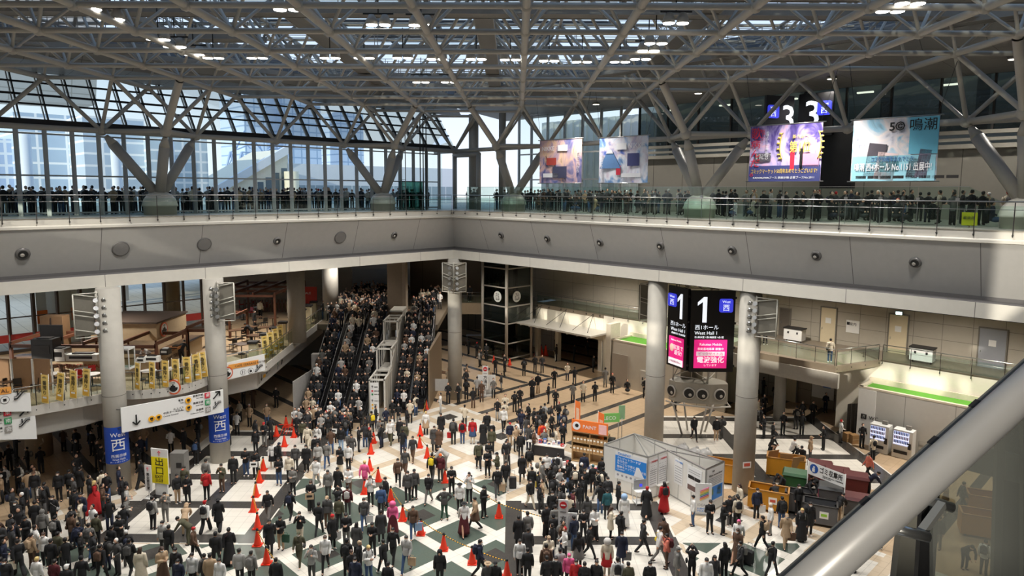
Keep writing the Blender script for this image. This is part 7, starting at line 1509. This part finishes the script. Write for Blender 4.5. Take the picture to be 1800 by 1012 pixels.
def part(me, name, m, par, loc=None, rot=None):
    if not me.materials: me.materials.append(M_white)
    o = bpy.data.objects.new(name, me); COL.objects.link(o); o.parent = par
    if loc is not None: o.location = loc
    if rot is not None: o.rotation_euler = rot
    o.material_slots[0].link = 'OBJECT'; o.material_slots[0].material = m; return o
LM = [(283, 872, 'exit sign'), (205, 880, 'first blue column'), (380, 812, 'second blue column'), (798, 704, 'far corner column'), (856, 697, 'far one-way sign'), (989, 966, 'central one-way sign'), (1036, 815, 'orange stall'), (1110, 862, 'poster wall of the booth'), (1235, 905, 'striped board'), (1350, 893, 'front yellow bin'), (1300, 885, 'column by the bins'), (1230, 770, 'screen tower'), (1575, 800, 'vending machines'), (885, 638, 'lift tower'), (1010, 640, 'hall entrance'), (660, 742, 'stepped casing'), (590, 745, 'escalator foot'), (535, 725, 'white hoarding'), (510, 768, 'cone cluster'), (453, 930, 'exit-side cone row'), (780, 966, 'near diagonal cones'), (740, 770, 'far diagonal cones'), (652, 797, 'escalator cone row'), (1110, 690, 'grey service room'), (1445, 730, 'floor map poster'), (1450, 890, 'waste collection banner'), (955, 800, 'stall tables'), (70, 800, 'tan pillar'), (1500, 775, 'grey shutter gate'), (870, 910, 'lone cone'), (320, 1005, 'exit-side aisle'), (1150, 985, 'wide white floor'), (60, 985, 'tan floor edge')]
LMP = [(at_z(x, y), n) for x, y, n in LM]
ANG = {'F': 0, 'FL': -45, 'L': -90, 'BL': -135, 'B': 180, 'BR': 135, 'R': 90, 'FR': 45}
TOPN = {'j': 'jacket', 'c': 'coat', 'h': 'hoodie', 'd': 'top'}; BOTN = {'t': 'trousers', 'w': 'wide trousers', 'k': 'skirt', 'l': 'long skirt', 'g': 'ball gown'}
people = []
BL_ = {}
def blabel(t):
    BL_[t] = BL_.get(t, 0)+1; return t if BL_[t] == 1 else t.replace('bag held by', 'bag, %s one, held by' % ('first', 'second', 'third', 'fourth')[BL_[t]-1])
def hand_bag(kind, col, p, rz, who):
    m_ = fab(col)
    if kind == 't':
        k = thing('tote_bag', p+V((0, 0, .40)), blabel('%s tote bag held by the %s' % (CN[col][0], who)), 'bag', rz); b = MB(); b.hexa([(-.17, -.05, 0), (.17, -.05, 0), (.17, .05, 0), (-.17, .05, 0), (-.19, -.03, .38), (.19, -.03, .38), (.19, .03, .38), (-.19, .03, .38)]); b.build('bag_body', m_, k); MB().path([(-.1, 0, .37), (-.07, 0, .48), (.07, 0, .48), (.1, 0, .37)], .01, 6).build('handle', m_, k)
    elif kind == 'c':
        k = thing('suitcase', p, blabel('%s wheeled suitcase of the %s' % (CN[col][0], who)), 'suitcase', rz); b = MB(); b.prism([(x, -.13, y+.36) for x, y, _ in rrect(.42, .6, .06)], (0, .26, 0)); b.build('shell', m_, k, True); b = MB(); b.tube((-.1, .1, .6), (-.1, .1, 1.0), .01, None, 6); b.tube((.1, .1, .6), (.1, .1, 1.0), .01, None, 6); b.tube((-.1, .1, 1.0), (.1, .1, 1.0), .014, None, 6); b.build('pull_handle', M_chrome, k)
        for x_ in (-.16, .16):
            for y_ in (-.09, .09): MB().tube((x_-.012, y_, .035), (x_+.012, y_, .035), .035, None, 8).build('wheel', M_black, k)
    elif kind == 'x':
        k = thing('held_board', p+V((0, 0, .95)), blabel('%s board held by the %s' % (CN[col][0], who)), 'board', rz); MB().box((0, 0, .1), (.44, .02, .32), 0, 0, R(-12)).build('card', m_, k); MB().box((0, -.02, .12), (.28, .012, .1), 0, 0, R(-12)).build('card_print', M_dark, k)
KEEP, FAR, SPECS = 302, [], []
def person(px, py, fc, po, top, bot, hair='sK', ex='', sc=None, z=0.0, pos=None):
    if po == 'w' and (int(px)+int(py)) % 2: po = 'v'
    K = kit(po); J = K['J']; p = pos if pos is not None else at_z(px, py, z); p = V((p.x, p.y, z)); rz = R(ANG[fc]+random.uniform(-14, 14))
    r_ = bpy.data.objects.new('person', K['body']); COL.objects.link(r_); r_.location = p; r_.rotation_euler.z = rz; s_ = sc or random.uniform(.96, 1.05); r_.scale = (s_, s_, s_)
    tn, tc = top[0], top[1]; tk = {'d': 'j'}.get(tn, tn)
    part(K[tk], {'j': 'jacket', 'c': 'coat', 'h': 'hoodie', 'd': 'shirt'}[tn], fab(tc), r_)
    part(K[bot[0]], {'t': 'trousers', 'w': 'trousers', 'k': 'skirt', 'l': 'skirt', 'g': 'gown'}[bot[0]], fab(bot[1]), r_)
    if bot[0] == 'k': part(K['t'], 'stockings', fab('K' if 'q' not in ex else 'I'), r_)
    shc = fab('R') if 'r' in ex.split('-')[0] and ex.startswith('r') else fab('W' if (int(px)*7+int(py)) % 4 == 0 else 'K')
    for sh in K['shoe']: part(sh, 'shoe', shc, r_)
    hn, hm = HEADS[hair[0]]; tilt = (J['tilt'], 0, 0)
    part(hm, hn, hairm(hair[1]) if hair[0] in 'sbluX' else fab(hair[1]), r_, J['head'], tilt)
    if 'm' in ex or (po != 'b' and random.random() < .42): part(MASK, 'face_mask', fab('W') if 'M' not in ex else fab('K'), r_, J['head'], tilt)
    desc = ''
    for a_, c_ in zip(ex, ex[1:]):
        if c_ not in CN: continue
        if a_ == 'b': o = part(PACK, 'backpack', fab(c_), r_, J['chest'], (-.9 if po == 'b' else 0, 0, 0)); desc = ' with %s backpack' % CN[c_][0]
        if a_ == 's': part(SLING, 'shoulder_bag', fab(c_), r_, J['chest']); desc = ' with %s shoulder bag' % CN[c_][0]
    hd = {'C': ' in %s cap' % CN[hair[1]][0], 'N': ' in %s beanie' % CN[hair[1]][0], 'H': ' with hood up', 'A': ' in %s hat' % CN[hair[1]][0], 'l': ' with long hair' if hair[1] == 'K' else ' with long %s hair' % {'Y': 'blond', 'W': 'silver'}.get(hair[1], CN[hair[1]][0]), 'X': ' with big %s wig' % CN[hair[1]][0], 'u': ' with hair bun'}.get(hair[0], '' if hair[1] == 'K' else ' with %s hair' % {'Y': 'blond', 'W': 'silver'}.get(hair[1], CN[hair[1]][0]))
    if desc and hd: hd = '' if hair[0] in 'u' else hd
    cl_ = 'person in %s %s' % (CN[tc][0], TOPN[tn]); 
    if bot[0] != 'g': cl_ += ' and %s %s' % (CN[bot[1]][0], BOTN[bot[0]]) if bot[1] != tc else ' and matching %s' % BOTN[bot[0]]
    else: cl_ = 'person in huge %s ball gown' % CN[bot[1]][0]
    d_ = min(((p-q).length, n) for q, n in LMP); cl_ += desc or hd
    people.append((r_, cl_, {'F': 'facing the viewer', 'B': 'seen from behind', 'L': 'turned left', 'R': 'turned right'}[fc[-1]], d_[1], d_[0], po))
    for a_, c_ in zip(ex, ex[1:]):
        if a_ in 'tcx' and c_ in CN:
            M = Matrix.Translation(p) @ Matrix.Rotation(rz, 4, 'Z'); off = {'t': V((.27, -.05, 0)), 'c': V((.42, .30, 0)), 'x': V((0, -.40, 0))}[a_]; who = 'person in %s %s by the %s' % (CN[tc][0], TOPN[tn], d_[1]); hand_bag(a_, c_, M @ off, rz, who)
    return r_
def batch(ox, oy, sc, rows):
    for row in rows.strip().split('\n'):
        for ent in row.split(';'):
            q = ent.split()
            if len(q) >= 6: SPECS.append((ox+float(q[0])/sc, oy+float(q[1])/sc, *q[2:]))
batch(200, 780, 4.361, '''215 338 FL w cK wK lK;400 608 F x jG tG sK mbT;305 655 B s hL tK sK bK;492 455 FR s jK tT sK;550 395 F s jV tK sK;570 458 F p jK tK CK;715 430 B s jR tK sK sT;712 330 B s jG tG sK;832 368 F x jV tB sK;920 305 F s jK tK sK
1015 245 F p jK tU sK;1090 268 F p hK tK CK xW;1268 315 F p jK tU sK;1350 305 F s dI tK sK m;1375 395 F p jG tK sK m;1220 188 F s dW kK CK q;1270 190 BR s dK kK CN bK;1395 212 F s jD tD sK m;1478 215 F s cK tK lK;1185 592 F w hK tG sK
1355 588 B w jK tK sK mbN;1515 522 F p dK wK lB xT;705 682 B w hW wK CR bK;808 668 B w cK wK AK;550 700 B b hT tT HT;575 770 L b hV tV sK;385 850 F s dL tD sK m;432 892 B w dK tK sK m;620 900 R w jB tK sR mtW;790 962 B w jK tK CK
890 920 B w cK lK uK sM;970 1095 B s jL tK sK;1060 1095 B s jG tK sK bG;1200 845 F w cK tK sK;1283 806 F p jK tT sK tE;1430 765 F x jK tI sK m;1425 935 F w hV tV CV sD;1520 1055 F x jL tD sK mbD;45 795 FL p jN tN sK m;130 1020 B w hK tK sK bD
215 1080 B s cI lI lB;380 1080 FR p cT lB lB;485 1090 F s jK tK sK m;505 1165 F s jN tN sK m;612 1120 F s jW tK sK;705 1120 BL s jD tD sK;748 1140 B s cT tT sK;820 1160 F s jW tK sK;1250 1170 B s jK tK sK''')
batch(520, 780, 4.363, '''160 338 F w jW tL sK;240 185 F w hG tU sK bG;172 195 F s jL tG bB;340 218 F p cK wI lK;430 125 F w jD tD sK sC;250 432 F s hG tD sK bG;325 402 F w cK tK CK;408 402 F p dW tB sK;405 205 F s dW tK CK;530 355 B w dP tP sY
575 478 F x dW tK sK mbK;690 485 FL s jK tK sK m;655 565 B w jU tK sK;745 695 F w cP lM XP;785 328 F w jB tK sK;840 245 F w jD tB sK;860 445 F s hD tK sK;910 425 F s jD tK CK;1045 295 B w jK tD sK bY;1020 455 F w dK tG sK m
1110 295 F s jM tD NO;1150 198 L b hL tG sK;1195 395 F p jK tK sK m;1140 580 F a dD tE sK;1258 530 F s dW tK AK;1330 455 F x jW tK sK bK;1440 565 FR p jK tK CK;1375 655 L w cT kB sK;1290 700 F w dW lM AK;1400 185 F s cK tK sK
1470 255 F p jK tK sK;1545 275 L p jV tK CK;1610 175 F s jK tG sK;1545 410 F w jK tD sK tT;1610 355 F w jK tL sK;180 702 B w jK tK sK;245 645 F s jD tB CT;285 810 FR s cK tK NR tW;325 565 B c jK tK sK;335 645 B s jV tK sK
400 555 B s jM tD sK bL;390 795 F p jK tG sK;525 660 F w jD tU sK mtW;230 975 F w jW tK sB;470 860 B s cD tK lK;590 860 F p jK tK sK;655 762 B s cC tK sK;675 1005 BL w jK tK sK;748 915 F w jK tK sK;490 1020 R s dK tK sT
395 1015 B s jK tK CK bK;430 1085 FR s dK tK sB;560 1065 FR p dW tU sY bK;850 985 F w dL tU sK stT;900 720 F w jB tU sK tZ;1105 1095 F s hK tK HK;1410 1020 R w jN tK sK bN;1472 1185 F s jD tK AT;1530 1185 F s jK tK CK mM;710 1195 B s jK tK sK;460 1165 F s jN tK sK m''')
batch(880, 800, 4.772, '''40 293 F w cK wI sK cC;180 222 F w cK tK lK;240 155 B s jK tT sK bK;350 295 R w cG tK sK cY;385 215 F s dW tK sK;480 210 B s jW wK sK bK;245 445 FR w jK tI sK m;262 335 B s jK tK sK;620 345 B s jC tD sK bI;698 225 B s jN tT sK
772 310 B s jK tK sA;850 255 B s jK tK sK;815 375 L w jK tG sK bI;700 375 F s jK tK lK;515 465 F c jK tK sK;895 445 F s jC tK sK;890 535 B s jA tK sK;985 470 R s jK tK sK;1215 330 F p dK tK sK;1222 525 BR w cK lK CR
1367 485 B s cR lR lK bK;1610 590 L s dW tU sK;1192 835 R w hC tK sK;1360 805 B s jB tK sK;1330 905 R w dW tG sK sY;1390 948 L x hS tB sK bM;1475 1085 R s hG tG CG;1600 1065 B c jK tK sK sK;1010 940 F w cN tN sK mtG;785 715 F p jW wK CK
920 700 R p cI tK lB sT;1005 745 BR s jK tK sK bK;1032 605 F s dW lW XZ;380 680 FR s hK wK sK;458 705 B s hG tK sK;430 565 F s jK tK sK m;225 765 B s jG tD sK;150 785 B s cK tK sK;692 725 F p jK tK sK;612 795 BL s jN tU sK
740 862 R w jK tK sK;650 955 B s dK kG lK;602 562 R s jM tK sK;722 605 B s jD tK lK;160 1005 F s hW tK sK;228 905 B s cC tK sK;225 1085 B s jK tK sK;400 985 F p jI tK sT;380 1065 B s jB tK sK bB;495 1085 B s jL tK sK
570 1125 F s jP tK sP;460 1155 F s jK tK sK;385 1165 B s dK tK sK;630 1190 F s jR tK sK;700 1205 B s jK tK sK;800 1195 F s jK tK sK;890 1015 F s jI kR XW q;975 1185 B s dW tK sK bK;1065 1205 B s jV tK sK;1245 1215 F s jK tK sK;440 785 B p jK tK CK''')
batch(1180, 800, 4.773, '''318 655 F p jK tK sK;430 665 FR p jK tK sK tW;480 595 F s jK tK sK;552 605 B s jI tK sK bK;565 500 L s dI tK lB;545 590 B s jK tK sK bK;712 540 F s jN tK sK tW;878 475 B b jK tK sK;920 608 B s hK tU sK bK;825 665 L s jW tG NI
758 795 BL w jK tK sK bT;955 770 F w cT tT CT tB;1085 720 F s cK lK sY bG;1152 675 F s cK tK sK bK;1058 500 F s jK tK sK m;925 345 FL b jK tK CK;1145 400 F b jK tK sK;1242 385 L b jK tP sK;1395 555 BR b jK tT sK bK;555 825 FL w jW tW lP
548 905 FL w cB lB lB cK;572 1015 L w jC tK sK bG;440 1045 B s jK tK lK;352 1155 F s jC tK lK;285 1195 F s dW tK sK;838 1015 BR w jK tK sK sI''')
batch(640, 660, 5.059, '''70 525 BL s jD tK sK bY;145 610 F w jG tK sK;235 620 F w jW tV sK;322 605 F s cK tK sK;255 410 F s jK tD sR;308 435 F s jK tG sK;410 420 F s jI lK lK;460 355 BL s jO tU sK;360 650 F s jV tU sK m;435 765 F w jC tB sK
550 525 B s dW kT sY;625 680 F s cD tK sB;685 545 F s cK tK sK;665 685 F s cB tK lK;795 610 B s jC tK sK bDtR;875 605 B s jR tU sK bK;895 455 B s dI tK sK;965 605 F s jR kU sK q;1060 615 F s dK lK bK;1092 545 F w jK tK sK cK
680 335 L s dW lL uY;748 248 F p jK tK sK;838 248 FL x jK tK sK sT;910 213 B s jK tK sK;970 290 B s jO tB sK sK;1045 233 F s jB tB sK;1005 185 B s dL tK sK;1150 198 F s jG tK sK;1220 140 L s jC tG sK;1186 398 F s dK lL lK
1255 365 F s jI tK lB;1250 430 B s jI wI sB;1338 325 B s cK tK sK;1385 292 F s cK tK sK m;1500 195 B s cK tK lK;1545 158 B s jK tT sK;1240 500 F w jW tK sK;1296 625 F s jN tT CR m;1400 510 F w jN tN sK;1510 485 R w jK tK sK
1392 730 B s jK tK sK bK;1580 645 B s jO tK sK bR;1135 695 F s jV tK sK;1110 815 F p jK tK sK;1020 825 F w jV tK sK;1270 805 F w jD tK sK''')
batch(1160, 660, 4.2175, '''250 480 F w jK tK sK m;415 485 F s jK tT sK;456 470 BL s jD tD sK;115 258 R s jK tK sK;770 293 F s jK tK sK;885 275 L s jK tK sK;768 462 L p cK tK sK bK;910 435 F p jK tK sK mtK;1050 440 BR w jK tK sL tK;1130 355 F p jK tK sK mtW
1225 275 F p jN tN CW;1208 550 L w jK tK sK sI;1337 495 R a dW tD sK;1495 535 F p jK tK sK tW;1575 625 B s dI tK lK sR;1540 775 L w dS tK sK;1110 642 FR s jT tD CT;985 592 R k dW tK sK;1050 655 FL k jK tK CK;835 470 R k jK tK sK
830 562 FR k jK lK lK;1545 893 R b jN tK sK''')
batch(0, 740, 3.72, '''25 508 L w jK tK sK;165 615 B w cK tK lK;115 735 F w cK tK lD tL;235 530 F s jK tG CB tW;300 605 B s jK tK sK bD;460 505 B s jK tK sK;530 485 B s cK tK sK;625 590 BR s dR gR lY bK;390 525 F s jK tK sK;358 690 F s jK tK sK sL
500 645 BL s jK tK sK bK;540 685 F s jN tK sK;240 745 B s jK tK sK;180 845 F p jK tK CK;20 905 F p jC tK lB sB;290 805 B s hG tK HG;370 835 B s jK tK sK bG;480 830 B s jB tK sK sB;590 895 B w hG tU sK bD;525 900 B w jN tU sK bN
640 820 B s jV tK sK;740 905 B s jK tK sK;790 835 FR p jK tK sK m;100 875 B s jK tK sK bN;130 1015 BL w dK wK sK tI;215 965 B s jT tB sK bT;300 955 F s dW tK sB;390 955 B s cV tK sK;255 1135 B s jW tG sY;370 1155 B s jM tK sK
345 1005 B s jK tK sK;545 1125 B w jK tK NK;665 1055 B w jK tK sK bB;20 1155 B s jU tK sK;48 1160 F s jK tK sK;450 1205 B s jK tK CW;665 335 R s jK tK sK;420 200 B s cB tK lK;605 225 F s jK tK sK;505 212 B s jK tK sK''')
batch(300, 640, 4.6, '''540 565 B s dW wK sK bK;640 505 F s jT tK lK;690 655 BR s cK tK lK;760 665 F p jK tG CR;812 610 B s jK tK sK;455 645 F s jK tK lK;472 655 F s jI tK lK;856 350 F s jK tK sK;590 330 F s jC tD sK;670 355 B s cB tB sK
690 725 F s jK tK CK;1110 705 F w jI tI sK mtI;1190 695 F s dW tK sK bK;1070 645 F s jV tK sK m;1180 515 F s jW tI sK bK;1280 605 F s jK tG lK;1345 645 F s jK tK lK xW;1295 485 F s jO tO XO;1380 705 F s hK tZ sK;1450 765 F w jG tD sK;1175 795 F s hK tK sK;210 815 B s jK tK sK bU;110 725 L s jK tK sK''')
batch(820, 440, 3.614, '''570 705 L s jK tK sK sZ;682 700 R w jK tK sK tI;770 672 L w jK tK sK;640 825 F s jI kN lK;685 855 B s jK tD sK;557 872 F s cK tK sK;435 772 B s cK tK lK;480 778 F s jC tD sK;365 798 B s jK tK sK;455 905 F w jK tT sK
415 935 F s cK tK lK;520 972 L s cK tK sK;565 1012 F w cK tK sK cK;675 968 B s jG tK sK;740 962 F s jI tK lK;815 960 B s cK tK sK;805 775 R s jK tK sK;880 868 B s jG tG sK;925 905 F p jK tK CK;1132 938 F s jK tK sK;1158 930 F s jK tK lB;1020 908 F k jK tK sK''')
batch(0, 0, 1, '''1622 890 B s jK tK sK;1660 905 BL c jT tD sK;1690 900 R w jD tK sK;1768 935 B s jK tK sK;1648 965 FL s jK tG sK;1695 1000 F b jK tK sK;1728 1010 BR s hW tD sK bK;1752 1012 B s jP tK sW;1612 1000 F w cD tG lK;1488 985 F w jK tK sK;1545 965 B s jK tK sK;1500 1005 L s cD kT lK;1780 1000 B s jK tK sK'''.replace('tGK', 'tG'))
SPECS.sort(key=lambda q: (at_z(q[0], q[1])-EP).length)
for q in SPECS[:KEEP-9]: person(*q)
FAR = SPECS[KEEP-9:]
# people on the second floor and by the machines
person(0, 0, 'B', 's', 'jI', 'tU', 'sK', 'sK', None, F2, L(25.2, -12.4)); person(0, 0, 'F', 'p', 'jP', 'tK', 'sK', '', None, F2, L(19.6, -14.5)); person(0, 0, 'F', 's', 'jI', 'tK', 'sK', '', None, F2, V((-6.0, 71.6, 0))); person(0, 0, 'F', 's', 'jK', 'tK', 'sK', '', None, F2, V((-4.4, 71.4, 0)))
for ent in people[-4:]: pass
SPECIAL = ['person in cream jacket with dark shoulder bag leaning at the projecting balcony railing', 'person in pink jacket with a phone beside the balcony equipment crate', 'person in cream jacket on the walkway beside the light cage', 'person in black jacket on the walkway beside the lift tower']
for ent, lb in zip(people[-4:], SPECIAL): ent[0]['label'] = lb
spec = {id(e[0]) for e in people[-4:]}
for px, py, fc, po, tp_, bt, hr, lb in ((355, 590, 'B', 's', 'dI', 'tK', 'sT', 'person in cream shirt standing in the cafe seating area'),): pass
for px, py, fc, po, tp_, bt, lb in ((458, 560, 'B', 's', 'dI', 'tK', 'person in cream shirt standing among the cafe tables'), (448, 582, 'R', 's', 'jK', 'tK', 'person in black standing beside the cafe tables'), (442, 600, 'L', 'b', 'jK', 'tK', 'person in black bending over a cafe table'), (262, 648, 'F', 'b', 'dW', 'tD', 'person in white shirt working behind the cafe counter'), (320, 640, 'B', 'b', 'jK', 'tK', 'person in black coat leaning towards the cafe counter')):
    r_ = person(px, py, fc, po, tp_, bt, 'sK', '', None, F2); r_['label'] = lb; spec.add(id(r_))
ACT = {'w': 'walking', 'v': 'walking', 'p': 'hands together', 'c': 'taking a photo', 'a': 'hands on hips', 'b': 'bending', 'k': 'crouching', 's': 'standing', 'x': 'hand raised'}
oword = ['', 'second ', 'third ', 'fourth ', 'fifth ', 'sixth ', 'seventh ', 'eighth ', 'ninth ', 'tenth ', 'eleventh ', 'twelfth ', 'thirteenth ', 'fourteenth ']
byk = {}
for e in people:
    e[0]['category'] = 'person'; e[0]['group'] = 'people in the hall'
    if id(e[0]) not in spec and 'label' not in e[0]: byk.setdefault((e[1], e[2], e[3]), []).append(e)
def nw(s): return len(s.replace(',', ' ').split())
for (cl_, fc, lmk), es in byk.items():
    es.sort(key=lambda e: e[4])
    for q_, e in enumerate(es):
        if len(es) == 1: t = '%s, %s %s, near the %s' % (cl_, ACT[e[5]], fc, lmk); t = t if nw(t) <= 16 else '%s, %s, near the %s' % (cl_, fc, lmk)
        else: t = '%s, %s, %snearest the %s' % (cl_, fc, oword[q_], lmk)
        if nw(t) > 16: t = t.replace('near the', 'by').replace('poster wall of the booth', 'booth poster wall')
        if nw(t) > 16: t = t.replace('person in ', '').replace(' and matching ', ' and ') 
        if nw(t) > 16: t = t.replace('facing the viewer', 'frontal').replace('seen from behind', 'from behind')
        e[0]['label'] = t

# ------------------------------------------------------------------ the packed crowd on the escalators and galleries, past counting
CM = [fab(c) for c in 'KKCDGLWBTNURIP'] + [SKIN, hairm('K')]
cb = MB(); SK_, HK_ = 14, 15
IDX = {c: i for i, c in enumerate('K_CDGLWBTNURIP')}; IDX['K'] = 0
def fig(p, rz, seat=False, tc=None, bc=None):
    c, s_ = math.cos(rz), math.sin(rz); h = random.uniform(.94, 1.05); p = V(p)
    def P(x, y, z): return (p.x+(x*c-y*s_)*h, p.y+(x*s_+y*c)*h, p.z+z*h)
    top = random.choice((0,)*9+(1, 1, 1, 2, 2, 3, 4, 5, 6, 8, 8, 9, 7, 12)); bo_ = random.choice((0, 0, 0, 1, 2, 3, 9, 10)); dz = -.45 if seat else 0
    top = IDX.get(tc, top) if tc else top; bo_ = IDX.get(bc, bo_) if bc else bo_
    if not seat:
        for sx in (-1, 1): cb.tube(P(.09*sx, 0, .85), P(.1*sx, .02, .04), .085*h, .055*h, 6, True, bo_); cb.ball(P(.1*sx, -.06, .04), (.05, .11, .04), 6, 4, 0)
    else: cb.ball(P(0, -.15, .35), (.22, .3, .14), 8, 5, bo_)
    k = len(cb.v); n = 8
    rings = ((.155, .11, .72), (.165, .12, .92), (.15, .11, 1.08), (.18, .12, 1.28), (.16, .10, 1.40), (.06, .06, 1.46))
    for rx, ry, z in rings:
        for i in range(n): th = 2*math.pi*i/n; cb.v.append(P(rx*math.cos(th), ry*math.sin(th), z+dz))
    for a_ in range(len(rings)-1):
        for i in range(n): cb.face((k+a_*n+i, k+a_*n+(i+1) % n, k+(a_+1)*n+(i+1) % n, k+(a_+1)*n+i), top, True)
    for sx in (-1, 1): cb.tube(P(.19*sx, 0, 1.36+dz), P(.24*sx, .02, 1.1+dz), .055*h, .05*h, 6, True, top); cb.tube(P(.24*sx, .02, 1.1+dz), P(.17*sx, -.2, 1.0+dz), .05*h, .04*h, 6, True, top); cb.ball(P(.15*sx, -.24, 1.0+dz), .045, 6, 4, SK_)
    cb.ball(P(0, -.02, 1.58+dz), (.078*h, .088*h, .108*h), 8, 6, SK_); cb.ball(P(0, .012, 1.61+dz), (.088*h, .092*h, .10*h), 8, 6, random.choice((HK_, HK_, HK_, HK_, 7, 0, 1, 6, 11)) if random.random() < .5 else HK_)
    if random.random() < .35: cb.ball(P(0, -.075, 1.545+dz), (.06*h, .045*h, .045*h), 6, 4, 6)
    if random.random() < .3: cb.ball(P(0, .2, 1.2+dz), (.14, .10, .2), 6, 5, random.choice((0, 0, 2, 3, 4, 9)))
def rnd(a_): return random.uniform(-a_, a_)
t = -1.5
while t < 30:
    for row in range(4):
        if random.random() < (.9 if t > 6 else .55): fig(L(-5.4-row*.95+rnd(.25), t+rnd(.2), DECK), TH+R(90)*random.choice((1, 1, -1, 3))+rnd(.5))
    t += .68
s_ = 1.0
while s_ < 42:
    for row in range(4):
        if random.random() < .85 and not any(abs(s_-c_) < 1.1 and row < 1 for c_ in (4.3, 20.6, 36.9)): fig(L(s_+rnd(.2), -3.8-row*1.35+rnd(.3), DECK), TH+R(90)*random.choice((0, 1, 2, 3))+rnd(.4), row == 0 and random.random() < .6)
    s_ += .82
for x0, x1, yb in ((-15.6, -14.1, Y0), (-13.9, -12.4, Y0), (-12.2, -10.7, Y0), (-9.1, -7.9, 51.5), (-7.8, -6.6, 52.5)):
    n = 26; d_ = Y1-yb
    for q_ in range(0, n, 2):
        for sx in (-.27, .27):
            if random.random() < .88: fig(((x0+x1)/2+sx+rnd(.05), yb+d_*(q_+.5)/n, ZT*(q_+1)/n+.01), rnd(.3))
for q_ in range(150): fig((random.uniform(-16.9, -11.2), random.uniform(59.6, 75), F2), rnd(.5))
for q_ in range(34): fig((random.uniform(-9.4, -6.8), random.uniform(59.6, 72), F2), rnd(.5))
for q_ in range(46):
    s0_, t0_ = random.uniform(-10, -1.5), random.uniform(14, 33); fig(L(s0_, t0_, 0), random.uniform(0, 6.28))
for q_ in range(30): fig((random.uniform(-15.4, -11), random.uniform(46.0, 48.6), 0), rnd(.5))
for q_ in range(24): fig((random.uniform(-6, 0), random.uniform(58, 74), 0), random.uniform(0, 6.28))
_sp = [at_z(q[0], q[1]) for q in SPECS]
def fill(n, x0, x1, y0, y1):
    c_ = 0
    for _ in range(n*8):
        p = at_z(random.uniform(x0, x1), random.uniform(y0, y1))
        if all((p-q).length > .62 for q in _sp): fig(p, random.uniform(0, 6.28)); _sp.append(p); c_ += 1
        if c_ >= n: break
fill(22, 905, 1000, 745, 800); fill(20, 930, 1060, 845, 905); fill(34, 0, 230, 860, 1012); fill(10, 960, 1030, 890, 1000); fill(16, 560, 720, 745, 800); fill(14, 1280, 1420, 690, 780)
for q in FAR: fig(at_z(q[0], q[1]), R(ANG[q[2]]), q[3] == 'k', q[4][1], q[5][1])
cr = cb.build('crowd', CM); tag(cr, 'dense crowd packed on the escalators and along the upper galleries', 'crowd', None, 'stuff')
print('PEOPLE', len(people), 'CROWDV', len(cb.v))
